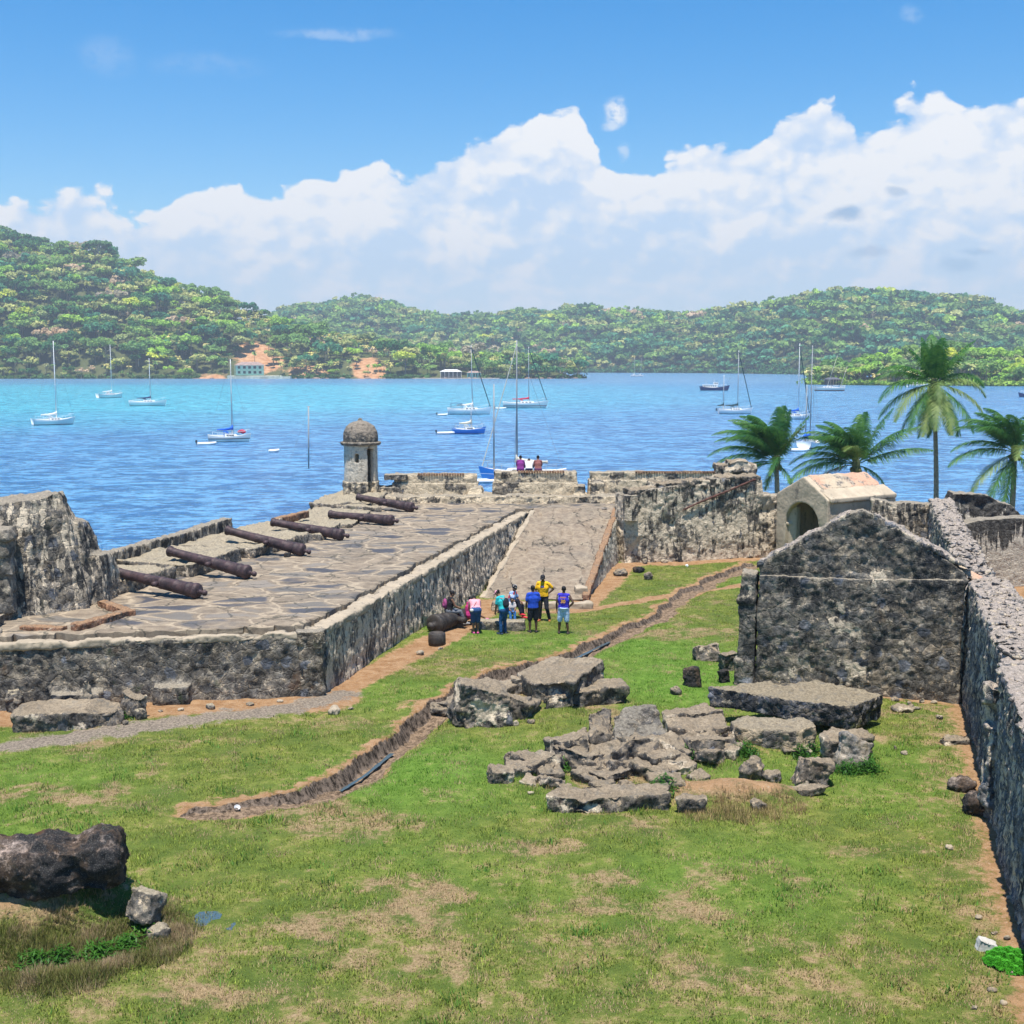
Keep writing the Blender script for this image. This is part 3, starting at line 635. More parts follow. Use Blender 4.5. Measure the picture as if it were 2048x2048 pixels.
# lime copings
def strip(g, pts, w0, w1, z, h, inn):
    for (p, q) in zip(pts[:-1], pts[1:]):
        p = Vector((p[0], p[1], 0)); q = Vector((q[0], q[1], 0)); top = [p+inn*w0, q+inn*w0, q+inn*w1, p+inn*w1]
        if (q-p).cross(inn).z < 0: top = top[::-1]
        g.prism([(v.x, v.y, z+h) for v in top], [(v.x, v.y, z-.1) for v in top])
g = G(); n_ = 24
for i in range(n_):
    p = A0+dW*(.5+i*(14.2/n_)); q = A0+dW*(.5+(i+1)*(14.2/n_)+.03); strip(g, [p, q], -.03, .30+.08*math.sin(i*1.7), PZ-.15, .11+.03*math.sin(i*2.3), nW)
pl(rock_obj('coping', g, M_lime, .045, amp=.05, sc=1.4, stones=.012, ssc=3, fine=.02, chip=.12))
g = G(); n_ = 44
for i in range(n_):
    s0 = .2+i*(LS-.6)/n_; p = a+dS*s0; q = a+dS*(s0+(LS-.6)/n_+.03); strip(g, [p, q], -.03, .46+.09*math.sin(i*1.3), PZ-.14, .12+.03*math.sin(i*2.9), inn)
pl(rock_obj('coping', g, M_lime, .05, amp=.05, sc=1.4, stones=.012, ssc=3, fine=.02, chip=.12))
# floor: irregular slab edge sits back from the copings with a dark broken line
sx = np.arange(-24, 8, .14); sy = np.arange(30, 70.2, .14); fx, fy = np.meshgrid(sx, sy); fx = fx.ravel(); fy = fy.ravel(); PF = np.stack([fx, fy, fx*0], 1)
wv_ = .16*fbm(PF, .7, 3)
ds = -((fx-a.x)*inn.x+(fy-a.y)*inn.y)*-1          # distance inside side wall line
dw = (fx-A0.x)*nW.x+(fy-A0.y)*nW.y                # distance behind front line
lx = np.interp(fy, [30, 37, 44, 54.8, 62, 70.5], [-20, -16., -14.4, -11.6, -9.6, -9.2])
inside = (ds+wv_ > .62) & (dw+wv_ > .48) & (fx > lx) & (fy < 69.2)
beyond = (fy > 63.6) & (fy < 69.2) & (fx < 6.2) & (fx > lx)
keep = inside | beyond
fz = PZ+.055+.03*fbm(PF, .35, 3)+.022*fbm(PF, 2.2, 3)
f1, f2 = vorn(PF*np.array([1, 1.6, 1])+.3*np.stack([pn(PF*1.1), pn(PF*1.1+50), fx*0], 1), .8); fz += .018*np.clip((f2-f1)/.2, 0, 1)
ex = np.minimum(ds+wv_-.62, dw+wv_-.48); fz = np.where(inside & ~beyond & (ex < .12), fz-.03, fz)
nx_, ny_ = len(sx), len(sy); ii = np.arange(nx_*ny_).reshape(ny_, nx_)
Qf = np.stack([ii[:-1, :-1].ravel(), ii[:-1, 1:].ravel(), ii[1:, 1:].ravel(), ii[1:, :-1].ravel()], 1); Qf = Qf[keep[Qf].all(1)]
bd = np.zeros(len(fx), int); np.add.at(bd, Qf.ravel(), 1); edgev = (bd > 0) & (bd < 4) & inside
es = ds+wv_-.62; ew = dw+wv_-.48; ms = edgev & (es < .16) & (fy < 63.6); mw = edgev & (ew < .16)
fx = np.where(ms, fx-inn.x*es, fx); fy = np.where(ms, fy-inn.y*es, fy); fx = np.where(mw, fx-nW.x*ew, fx); fy = np.where(mw, fy-nW.y*ew, fy)
u, inv = np.unique(Qf, return_inverse=True); me = mesh_np('paving', np.stack([fx, fy, fz], 1)[u], inv.reshape(-1, 4), True)
bm = bmesh.new(); bm.from_mesh(me); ed = [e for e in bm.edges if e.is_boundary]; r_ = bmesh.ops.extrude_edge_only(bm, edges=ed)
for v in r_['geom']:
    if isinstance(v, bmesh.types.BMVert): v.co.z -= .22
sidef = {f for f in r_['geom'] if isinstance(f, bmesh.types.BMFace)}
for f in sidef: f.material_index = 1; f.smooth = False
bm.to_mesh(me); bm.free()
M_gap = simple('dark_gap', (.030, .032, .024), .95, 3, .4)  # near-black shade of the gap, painted on slab edges and the fill
pl(link('paving', me, [M_pave, M_gap]))
# fill under the floor so no gap shows behind the copings
me = mesh_np('bedding', [V3(A0+dW*16+nW*.3, PZ-.16), V3(A0+nW*.3+inn*.3, PZ-.16), V3(b+inn*.3, PZ-.16), (-9.5, 66, PZ-.16), (-14.5, 44, PZ-.16), (-18, 34, PZ-.16)], [(0, 1, 2, 3, 4, 5)])
pl(link('bedding', me, M_gap))
# ---- ramp
RL0 = at(966, 1198, -.35); RR0 = at(1166, 1198, -.35); RL1 = at(1067, 1022, 1.9); RR1 = at(1226, 1022, 1.9)
ramp = thing('stone_ramp', 'sloping worn stone ramp leading up from the lawn to the gun platform', 'ramp', (RL0[0], RL0[1], -.35))
def rp(o): o.parent = ramp; o.matrix_parent_inverse = Matrix.Translation((-RL0[0], -RL0[1], .35)); return o
nu, nv_ = 70, 160; uu, vv = np.meshgrid(np.linspace(0, 1, nu), np.linspace(-.01, 1.02, nv_)); uu = uu.ravel(); vv = vv.ravel()
c = [np.array(q) for q in (RL0, RR0, RR1, RL1)]
PR = (c[0][None]*((1-uu)*(1-vv))[:, None]+c[1][None]*(uu*(1-vv))[:, None]+c[2][None]*(uu*vv)[:, None]+c[3][None]*((1-uu)*vv)[:, None])
PR[:, 2] += .03*fbm(PR, .8, 4)+.05
st = np.floor(vv*7+.25*pn(PR*.4)); PR[:, 2] += -.06*((vv*7+.25*pn(PR*.4))-st)+.03
q_ = fbm(PR*np.array([1, .45, 0]), .7, 3); PR[:, 2] -= .09*((q_ > .28) & (uu > .08) & (uu < .92))
ii = np.arange(nu*nv_).reshape(nv_, nu); Qr = np.stack([ii[:-1, :-1].ravel(), ii[:-1, 1:].ravel(), ii[1:, 1:].ravel(), ii[1:, :-1].ravel()], 1)
def rampmat():
    m, t = newmat('ramp_stone'); p = t.pos(); n1 = t.noise(p, .6, 5, .65); n2 = t.noise(p, 4, 6, .7); n3 = t.noise(p, 22, 5, .7)
    rp_ = t.mapv(p, (1, .5, 1), rot=(0, 0, R(11))); e = t.vor(t.vm('ADD', rp_, t.vm('SCALE', t.noise(p, 1.5, 4, .6, out=1), .5)), 1.1, 'DISTANCE_TO_EDGE')
    col = t.mix(t.ss(n2, .3, .7), (.19, .145, .105), (.33, .265, .19)); col = t.mix(t.m('MULTIPLY', t.ss(n1, .45, .65), .4), col, (.16, .145, .12))
    col = t.mix(t.m('MULTIPLY', t.ss(e, .05, .01), .22), col, (.45, .38, .27)); cr_ = t.vor(t.vm('ADD', t.mapv(p, (1, .28, 1), rot=(0, 0, R(11))), t.vm('SCALE', t.noise(p, 2.5, 5, .7, out=1), .5)), .9, 'DISTANCE_TO_EDGE'); col = t.mix(t.m('MULTIPLY', t.m('MULTIPLY', t.ss(cr_, .03, .008), t.ss(n1, .46, .54)), .9), col, (.045, .04, .034)); col = t.mix(t.m('MULTIPLY', t.ss(n3, .55, .75), .5), col, (.09, .085, .075))
    t.out(col, .95, t.bump(t.m('ADD', n2, t.m('MULTIPLY', n3, .5)), .9, .06), spec=.1); return m
rp(link('ramp_surface', mesh_np('ramp_surface', PR, Qr, True), rampmat()))
g = G(); Lr = Vector(RR0); Ur = Vector(RR1); out_ = (Vector((Ur.y-Lr.y, -(Ur.x-Lr.x), 0))).normalized()
wb = Vector((5.5, 60.4, 0))
K = 8
for i in range(K):
    s0, s1 = i/K, (i+1)/K+.003
    P0, P1 = Lr.lerp(Ur, s0), Lr.lerp(Ur, s1); bt = .12
    e0 = out_*(.12+.42*s0); e1 = out_*(.12+.42*s1)
    z0, z1 = P0.z+.10, P1.z+.10
    g.prism([(P0.x, P0.y, z0), (P0.x+e0.x*.8, P0.y+e0.y*.8, z0), (P1.x+e1.x*.8, P1.y+e1.y*.8, z1), (P1.x, P1.y, z1)],
            [(P0.x, P0.y, -.9), (P0.x+e0.x*1.35, P0.y+e0.y*1.35, -.9), (P1.x+e1.x*1.35, P1.y+e1.y*1.35, -.9), (P1.x, P1.y, -.9)])
rp(rock_obj('ramp_wall', g, stone('masonry_ramp', plaster=.8, streak=1, black=.3, rust=0, moss=.1, plc=(.48, .43, .34), scale=3), .06, amp=.05, sc=.9, stones=.02, ssc=2.8, fine=.015, chip=.05))
def slopebar(g, P0, P1, off, wd, lift, h, jit=.05, n=16):
    for i in range(n):
        s0, s1 = i/n, (i+.92)/n; p, q = Vector(P0).lerp(Vector(P1), s0), Vector(P0).lerp(Vector(P1), s1)
        o0 = off*(wd*(-.5+random.uniform(-jit, jit))); o1 = off*(wd*(.5+random.uniform(-jit, jit)))
        top = [p+o0, p+o1, q+o1, q+o0]
        g.prism([(v.x, v.y, v.z+lift+h) for v in top], [(v.x, v.y, v.z+lift-.15) for v in top])
g = G(); slopebar(g, Lr+out_*.10, Ur+out_*.15, out_, .30, .08, .10, .1, 26)
rp(rock_obj('brick_kerb', g, M_brick, .045, amp=.03, sc=2, stones=.02, ssc=5, fine=.01))
g = G(); slopebar(g, RL0, RL1, out_, .26, .02, .08, .2, 14)
rp(rock_obj('stone_kerb', g, M_lime, .05, amp=.04, sc=1.2, stones=.01, ssc=4, fine=.01, chip=.05))
g = G()
for q in [(1158, 1190, .5), (1162, 1170, .55), (1150, 1205, .4)]:
    p = atY(q[0], q[1], 51.8); g.box((p[0]-.3, p[1]-.4, -.5), (p[0]+.3, p[1]+.3, p[2]-.05))
rp(rock_obj('ramp_end_stones', g, M_lime, .06, amp=.08, sc=1.5, stones=.02, ssc=4, fine=.01, chip=.08))
# kerb log across the ramp foot
g = G(); p = gp(985, 1212); q = gp(1190, 1218)
g.box((p[0], p[1]-.15, -.6), (q[0]-.1, p[1]+.2, gz(p[0], p[1])+.16))
rp(rock_obj('foot_step', g, M_lime, .06, amp=.06, sc=1, stones=.02, ssc=3, fine=.015, chip=.08))
# ---- sea side: low masonry ledge the guns lie on, and the thin outer parapet
ledge = thing('gun_ledge', 'low broken masonry ledge along the sea edge under the cannon muzzles', 'ledge', (-13, 44, PZ))
def lp(o): o.parent = ledge; o.matrix_parent_inverse = Matrix.Translation((13, -44, -PZ)); return o
OL = [(-15.9, 38.6), (-14.6, 43.2), (-13.1, 49), (-11.7, 54.8), (-10.2, 60.5), (-9.6, 66.2)]
IL = [(-12.9, 38.9), (-11.1, 43.4), (-9.9, 47.3), (-8.0, 52.2), (-7.1, 56.8), (-6.4, 62.6), (-6.9, 66)]
def onl(L, y): return float(np.interp(y, [p[1] for p in L], [p[0] for p in L]))
g = G(); ycuts = [38.9, 43.6, 47.8, 52.6, 56.6, 62.8, 66.3]
for i, (y0, y1) in enumerate(zip(ycuts[:-1], ycuts[1:])):
    zt = PZ+[.52, .56, .50, .38, .26, .36][i]; gap = .35
    xi0, xi1 = onl(IL, y0), onl(IL, y1)
    pts = [(onl(OL, y0+gap), y0+gap), (xi0-.1, y0+gap-.9 if i else y0), (xi1-.55, y1-gap-.6), (onl(OL, y1), y1)]
    g.prism([(x, y, zt) for x, y in pts], [(x, y, 1.2) for x, y in pts])
g.prism([(x, y, PZ+.12) for x, y in [(-16, 38.6), (-13.1, 38.8), (-7.3, 66), (-9.7, 66.2)]], [(x, y, -4.5) for x, y in [(-16.3, 38.6), (-13.1, 38.8), (-7.3, 66), (-10, 66.2)]])
lp(rock_obj('ledge_blocks', g, M_ledge, .075, amp=.09, sc=.9, stones=.05, ssc=2.2, fine=.02, chip=.10))
g = G()
for (y0, y1, z0, z1) in [(38.5, 44, 2.75, 2.78), (43.9, 50, 2.78, 2.80), (49.8, 52.6, 2.82, 2.9)]:
    x0_, x1_ = onl(OL, y0), onl(OL, y1)
    g.prism([(x0_-.1, y0, z0), (x0_+.4, y0, z0), (x1_+.4, y1, z1), (x1_-.1, y1, z1)], [(x0_-.4, y0, -4.5), (x0_+.45, y0, -4.5), (x1_+.45, y1, -4.5), (x1_-.4, y1, -4.5)])
ow = rock_obj('sea_parapet', g, M_bast, .07, amp=.05, sc=1, stones=.05, ssc=2.6, fine=.02, chip=.06)
tag(ow, 'low dark stone parapet along the sea edge behind the nearest cannons', 'parapet')
# ---- ruined bastion at the left
g = G()
base = [(-19, 34.9), (-14.35, 36.0), (-12.65, 37.6), (-12.75, 40.2), (-14.6, 41.2), (-19, 40)]
tp = [(-17.6, 36.9, 4.95), (-14.3, 37.1, 5.35), (-13.75, 37.9, 5.55), (-13.9, 38.6, 5.45), (-14.6, 39.2, 5.4), (-18, 38.6, 4.95)]
g.prism(tp, [(x, y, .8) for x, y in base])
g.prism([(-13.9, 38, 4.6), (-13.4, 38.3, 4.5), (-13.4, 39.4, 4.4), (-14.2, 39.9, 4.5)], [(-13.9, 37.3, 1), (-12.75, 37.8, 1), (-12.6, 40.3, 1), (-14.4, 41, 1)])
g.prism([(-13.2, 38.6, 3.5), (-12.85, 38.7, 3.4), (-12.85, 40.1, 3.3), (-13.8, 40.6, 3.4)], [(-13.4, 37.7, 1), (-12.6, 37.9, 1), (-12.45, 40.5, 1), (-14, 41, 1)])
bast = rock_obj('ruined_bastion', g, M_bast, .07, amp=.05, sc=.9, stones=.035, ssc=2.6, fine=.025, chip=.06)
tag(bast, 'tall ruined bastion wall with pale streaks at the left edge above the water', 'wall')
g = G()
for k, (z0, z1, o_) in enumerate([(1.2, 2.2, 0), (2.15, 2.75, .08), (2.72, 3.35, -.03), (3.3, 3.9, .05), (3.85, 4.35, -.04), (4.3, 4.62, .1)]):
    g.prism([(-17.5, 35.2+o_, z1), (-14.62+o_, 35.75, z1), (-14.7, 36.6, z1), (-17.5, 36.4, z1)], [(-17.5, 35.1+o_, z0), (-14.5+o_, 35.7, z0), (-14.6, 36.6, z0), (-17.5, 36.4, z0)])
o = rock_obj('ashlar_pier', g, stone('ashlar', plaster=.35, streak=.1, black=.34, rust=.4, moss=.1, scale=1.1, md=(.20, .17, .13), lt=(.40, .33, .24), plc=(.45, .38, .28)), .06, amp=.05, sc=1.2, stones=.02, ssc=1.2, fine=.02, chip=.05)
o.parent = bast
# rubble on the platform at the foot of the bastion and brick kerb
g = G(); g.box((-17.5, 33.9, 1.5), (-14.55, 35.3, 2.25)); g.box((-16, 33.6, 1.5), (-14.2, 34.4, 2.05))
tag(rock_obj('fallen_masonry', g, M_ledge, .07, amp=.14, sc=1.3, stones=.05, ssc=2.5, fine=.02, chip=.12), 'fallen masonry lump on the platform edge at the far left', 'rubble')
g = G()
def bar(g, p, q, wd, z0, z1):
    p, q = Vector(p[:2]+(0,)), Vector(q[:2]+(0,)); n_ = Vector((-(q-p).y, (q-p).x, 0)).normalized()*wd/2; tp_ = [p-n_, q-n_, q+n_, p+n_]
    g.prism([(v.x, v.y, z1) for v in tp_], [(v.x, v.y, z0) for v in tp_])
bar(g, at(150, 1254, 2.05), at(262, 1222, 2.05), .34, 1.7, 2.14); bar(g, at(264, 1226, 2.05), at(200, 1203, 2.05), .3, 1.7, 2.12)
tag(rock_obj('brick_footing', g, M_brick, .04, amp=.03, sc=2, stones=.015, ssc=5, fine=.01, chip=.04), 'low L shaped footing of orange bricks at the base of the ruined bastion', 'footing')
g = G(); bar(g, at(42, 1256, 1.98), at(130, 1258, 1.98), .3, 1.6, 2.06)
tag(rock_obj('brick_strip', g, M_brick, .04, amp=.03, sc=2, stones=.015, ssc=5, fine=.01, chip=.04), 'short strip of bricks lying left of the L shaped brick footing', 'footing')
g = G(); p = at(590, 1018, 2.55); bar(g, at(548, 1040, 2.55), at(612, 1024, 2.55), .35, 2.3, 2.62)
tag(rock_obj('brick_edge', g, M_brick, .05, amp=.03, sc=2, stones=.015, ssc=5, fine=.01, chip=.04), 'reddish brick edging on the ledge behind the fourth cannon', 'edging')
# ---- sentry box
SX, SY = -8.12, 67.0; SR = .93
sb = thing('sentry_box', 'round domed stone sentry box at the seaward corner of the gun platform', 'sentry box', (SX, SY, 2.3))
def sp(o): o.parent = sb; o.matrix_parent_inverse = Matrix.Translation((-SX, -SY, -2.3)); return o
g = G(); NS = 24
def sector(g, k0, k1, r0, r1, z0, z1):
    for k in range(k0, k1):
        a0 = 2*math.pi*k/NS; a1 = 2*math.pi*(k+1)/NS+.004
        P_ = [(SX+r_*math.cos(a_), SY+r_*math.sin(a_)) for r_, a_ in ((r0, a0), (r1, a0), (r1, a1), (r0, a1))]
        g.prism([(x, y, z1) for x, y in P_], [(x, y, z0) for x, y in P_])
# angles: camera is towards -y (index 18 of 24); doorway right of centre, window left of centre
door = range(20, 22); win = (17,)
for k in range(NS):
    if k in door: sector(g, k, k+1, .62, .90, 4.86, 5.1)
    elif k in win: sector(g, k, k+1, .62, .90, 2.95, 4.12); sector(g, k, k+1, .62, .90, 4.58, 5.1)
    else: sector(g, k, k+1, .62, .90, 2.95, 5.1)
sp(rock_obj('turret_wall', g, M_tower, .04, amp=.03, sc=1.2, stones=0, fine=.01, chip=.03))
g = G()
for k in range(NS):
    if k not in door: sector(g, k, k+1, .4, 1.0, 1.7, 3.1)
g.lathe([(.9, 1.6), (.9, 1.95), (.6, 1.95)], 24, Matrix.Translation((SX, SY, 0)))
sp(rock_obj('turret_base', g, M_back, .05, amp=.05, sc=1.2, stones=.04, ssc=3, fine=.015, chip=.05))
g = G(); g.lathe([(.6, 5.02), (1.0, 5.0), (1.08, 5.08), (1.10, 5.16), (.9, 5.22), (.6, 5.22)], 28, Matrix.Translation((SX, SY, 0)))
sp(rock_obj('cornice', g, M_dome, .035, amp=.02, sc=2, stones=0, fine=.01, chip=.03))
g = G(); g.lathe([(.5, 5.1), (.93, 5.14), (.94, 5.45), (.88, 5.75), (.74, 6.0), (.52, 6.18), (.25, 6.28), (.10, 6.32), (.10, 6.40), (.03, 6.46), (0.02, 6.47)], 28, Matrix.Translation((SX, SY, 0)))
sp(rock_obj('dome', g, M_dome, .04, amp=.03, sc=1.6, stones=.018, ssc=5, fine=.012, chip=.03))
# rock shelf round the turret foot
g = G(); g.prism([(-10.2, 62.5, 2.35), (-7.2, 63.5, 2.3), (-6.6, 67.5, 2.5), (-9.6, 68.2, 2.45)], [(-10.6, 62, -4), (-7, 63.4, 1.4), (-6.4, 68, 1.4), (-10, 69, -4)])
tag(rock_obj('rubble_shelf', g, M_ledge, .08, amp=.16, sc=1., stones=.07, ssc=2, fine=.02, chip=.15), 'rough rubble shelf around the foot of the sentry box', 'rubble')
# ---- seaward parapet with embrasures
def merlon(name, label, x0, x1, y, zt, zl, low, proud=.25, cap=True, rough=.06):
    rt = thing(name, label, 'parapet', ((x0+x1)/2, y, PZ))
    def mp(o): o.parent = rt; o.matrix_parent_inverse = Matrix.Translation((-(x0+x1)/2, -y, -PZ)); return o
    g = G(); g.box((x0, y, 1.2), (x1, y+1.1, zl)); mp(rock_obj('parapet_wall', g, M_back, .06, amp=.04, sc=1.2, stones=.02, ssc=3, fine=.015, chip=rough))
    g = G(); g.box((x0+.1, y+.12, zl-.1), (x1-.05, y+1.1, zt)); mp(rock_obj('parapet_top', g, M_back, .055, amp=.05, sc=1.4, stones=.03, ssc=3.4, fine=.015, chip=rough))
    if cap:
        g = G(); n_ = int((x1-x0)*.55/.14)
        for i in range(n_): xx = x0+(x1-x0)*.3+i*.14; g.box((xx, y+.06, zt-.06), (xx+.105, y+.30, zt+.05))
        mp(g.obj('brick_course', M_brick))
    return rt
merlon('parapet_block', 'pierced stone parapet block between the sentry box and the first gap', -6.45, -1.85, 67.0, 3.42, 2.95, 2.4)
merlon('parapet_block', 'stone parapet block with pale plaster patches that three people sit on', -1.05, 3.55, 67.0, 3.56, 3.0, 2.4)
merlon('parapet_block', 'long stone parapet block right of the second gap, behind the curtain wall', 4.15, 12.6, 67.4, 3.5, 3.1, 2.4, cap=True)
g = G(); g.box((-7.4, 66.2, 1.3), (5.6, 67.1, 2.36)); g.box((-1.9, 67, 1.3), (-1, 68.3, 2.3)); g.box((3.5, 67, 1.3), (4.2, 68.3, 2.32)); g.box((-2.35, 66.6, 2), (-1.6, 67.6, 2.78)); g.box((3.3, 66.7, 2.2), (3.95, 67.6, 2.85)); g.box((4.2, 66.7, 2), (4.95, 67.6, 3.0)); g.box((-7.4, 66.8, 2), (-6.3, 67.8, 2.75))
g.box((-9, 68, -4.5), (13, 69.4, 2.2))
tag(rock_obj('parapet_footing', g, M_back, .07, amp=.10, sc=1., stones=.06, ssc=2.4, fine=.02, chip=.12), 'rough rubble footing running under the seaward parapet blocks', 'footing')
g = G(); g.box((-6.9, 66.9, 3.1), (-5.6, 67.8, 3.42)); tag(rock_obj('stone_beam', g, M_gable, .06, amp=.05, sc=1, stones=.03, ssc=3, fine=.02), 'dark weathered stone lying on the parapet right of the sentry box', 'stone')
# ---- curtain wall
cw = thing('curtain_wall', 'high plastered curtain wall with peeling patches between ramp and vaulted chamber', 'wall', (9, 61, -.35))
def cp(o): o.parent = cw; o.matrix_parent_inverse = Matrix.Translation((-9, -61, .35)); return o
g = G(); d_, L_ = dirn((5.45, 60.4), (14.0, 62.8))
ol = [(0, -1.2), (L_, -1.2), (L_, 2.75), (7.45, 2.85), (7.4, 3.55), (6.6, 3.75), (5.5, 3.62), (4.6, 3.72), (4.5, 3.42), (3.2, 3.45), (2.2, 3.32), (1.2, 3.22), (.8, 3.02), (0, 3.0)]
plate(g, (5.45, 60.4), d_, ol, 1.3)
cp(rock_obj('wall', g, M_curt, .06, amp=.06, sc=.8, stones=.03, ssc=3, fine=.02, chip=.10))
g = G()
for (s0, s1, z, y_) in [(.3, 2, 3.15, .5), (1.7, 3.6, 3.4, .55), (3.1, 5.2, 3.5, .7), (5.0, 7.3, 3.66, .45)]:
    q0 = Vector((5.45, 60.4, 0))+d_*s0; q1 = Vector((5.45, 60.4, 0))+d_*s1; nn = Vector((-d_.y, d_.x, 0)); P_ = [q0+nn*y_*.1, q1, q1+nn*1.2, q0+nn*1.2]
    g.prism([(v.x, v.y, z+.12) for v in P_], [(v.x, v.y, z-.25) for v in P_])
cp(rock_obj('wall_top', g, M_rock, .055, amp=.14, sc=1.6, stones=.06, ssc=3, fine=.02, chip=.15))
g = G(); q0 = Vector((5.45, 60.4, 0))+d_*3.0+Vector((0, 0, 2.15)); q1 = Vector((5.45, 60.4, 0))+d_*6.95+Vector((0, 0, 3.62)); nn = Vector((d_.y, -d_.x, 0))
g.tube([q0+nn*.06, q0.lerp(q1, .25)+nn*.07+Vector((0, 0, .04)), q0.lerp(q1, .6)+nn*.09, q1+nn*.10], [.03, .06, .05, .06], 6)
cp(rock_obj('slanting_ledge', g, simple('rusty_ledge', (.10, .045, .035), .9, 6, .4), .03, amp=.02, sc=4, stones=0, fine=.01))
g = G(); q = Vector((5.3, 60.2, 0)); g.box((5.42, 60.15, 1.75), (6.1, 60.8, 3.0)); cp(rock_obj('wall_pier', g, M_bast, .05, amp=.03, sc=1.2, stones=.02, ssc=2, fine=.015))
g = G(); g.box((11.0, 67.3, 3.0), (13.2, 68.5, 3.95)); g.box((11.6, 67.2, 3.5), (12.8, 68.3, 4.15))
tag(rock_obj('ruined_pier', g, M_rock, .07, amp=.10, sc=1.4, stones=.05, ssc=2.6, fine=.02, chip=.12), 'dark ruined stone pier standing above the parapet behind the curtain wall', 'pier')
# ---- vaulted chamber with arched front
VA = Vector((13.05, 61.3, 0)); vf = Vector((.56, -.83, 0)).normalized(); vd = Vector((.83, .56, 0)).normalized()
vc = thing('vaulted_chamber', 'small vaulted chamber with an arched doorway and a gabled plaster roof', 'building', (14.5, 61.5, 0))
def vp(o): o.parent = vc; o.matrix_parent_inverse = Matrix.Translation((-14.5, -61.5, 0)); return o
FWD = 3.3; rr = 1.06; cx_ = 1.68; sz = 1.62
arch = [(cx_-rr, -1.)]+[(cx_-rr*math.cos(a_), sz+rr*1.02*math.sin(a_)) for a_ in [math.pi*i/14 for i in range(15)]]+[(cx_+rr, -1.)]
ol = [(0, -1.)]+arch+[(FWD, -1.), (FWD, 2.95), (FWD*.52, 3.95), (0, 3.0)]
g = G(); plate(g, VA, vf, ol, .45)
vp(rock_obj('arched_front', g, M_render, .045, amp=.02, sc=1., stones=0, fine=.008, chip=.02))
A_, B_ = VA.copy(), VA+vf*FWD; LV = 4.9
g = G()
bt_ = lambda P_, s: P_+vd*s
for P_, w0, w1 in ((A_, 0, .55), (B_, -.6, 0)):
    pts = [P_+vf*w0+vd*.3, P_+vf*w1+vd*.3, P_+vf*w1+vd*LV, P_+vf*w0+vd*LV]; g.prism([(v.x, v.y, 2.8) for v in pts], [(v.x, v.y, -1) for v in pts])
vp(rock_obj('side_walls', g, M_render, .06, amp=.02, sc=1, stones=0, fine=.008))
g = G()
def roofpiece(g, s0, s1, z0, z1, d0, d1, th=.3):
    P_ = [A_+vf*s0+vd*d0, A_+vf*s1+vd*d0, A_+vf*s1+vd*d1, A_+vf*s0+vd*d1]; zz_ = [z0, z1, z1, z0]
    g.prism([(v.x, v.y, z) for v, z in zip(P_, zz_)], [(v.x, v.y, z-th) for v, z in zip(P_, zz_)])
roofpiece(g, -.1, FWD*.52, 3.05, 3.98, .35, LV-.5); roofpiece(g, FWD*.5, FWD*.8, 4.0, 3.42, .35, LV-.4)
m, t = newmat('roof_render'); p = t.pos(); a1 = t.noise(p, 1.4, 6, .7); a2_ = t.noise(p, .5, 4, .6); a3 = t.noise(p, 9, 6, .75)
c_ = t.mix(t.ss(a2_, .42, .58), (.50, .40, .28), (.56, .33, .22)); c_ = t.mix(t.ss(a1, .50, .60), c_, t.mix(t.ss(a3, .4, .6), (.10, .09, .08), (.5, .42, .32)))
c_ = t.mix(t.m('MULTIPLY', t.ss(a3, .58, .66), .8), c_, (.12, .10, .085)); t.out(c_, .95, t.bump(t.m('ADD', a1, a3), .8, .06), spec=.1); M_roof = m
vp(rock_obj('roof', g, M_roof, .05, amp=.05, sc=1.4, stones=.02, ssc=3, fine=.02, chip=.06))
g = G(); roofpiece(g, FWD*.78, FWD+.12, 3.42, 3.0, .1, LV-.1, .22)
vp(rock_obj('roof_skirt', g, M_render, .05, amp=.015, sc=1, stones=0, fine=.006))
g = G(); pts = [A_+vf*.4+vd*2.6, B_-vf*.4+vd*2.6, B_-vf*.4+vd*2.9, A_+vf*.4+vd*2.9]; g.prism([(v.x, v.y, 3.1) for v in pts], [(v.x, v.y, -1) for v in pts])
pts = [A_+vf*.5+vd*.4, B_-vf*.5+vd*.4, B_-vf*.5+vd*2.9, A_+vf*.5+vd*2.9]; g.prism([(v.x, v.y, 2.9) for v in pts], [(v.x, v.y, 2.62) for v in pts])
vp(rock_obj('inner_vault', g, M_inner, .06, amp=.03, sc=1, stones=0, fine=.01))
g = G(); q = A_+vf*(cx_-rr)+vd*.2; g.box((q.x-.15, q.y-.1, 1.5), (q.x+.25, q.y+.5, 1.62)); g.prism([(v.x, v.y, 2.4) for v in [q+vf*.0, q+vf*.35+vd*.2, q+vf*.35+vd*.5, q+vd*.5]], [(v.x, v.y, -1) for v in [q+vf*.0, q+vf*.35+vd*.2, q+vf*.35+vd*.5, q+vd*.5]])
vp(rock_obj('door_jamb', g, M_render, .05, amp=.01, sc=1, stones=0, fine=.006))
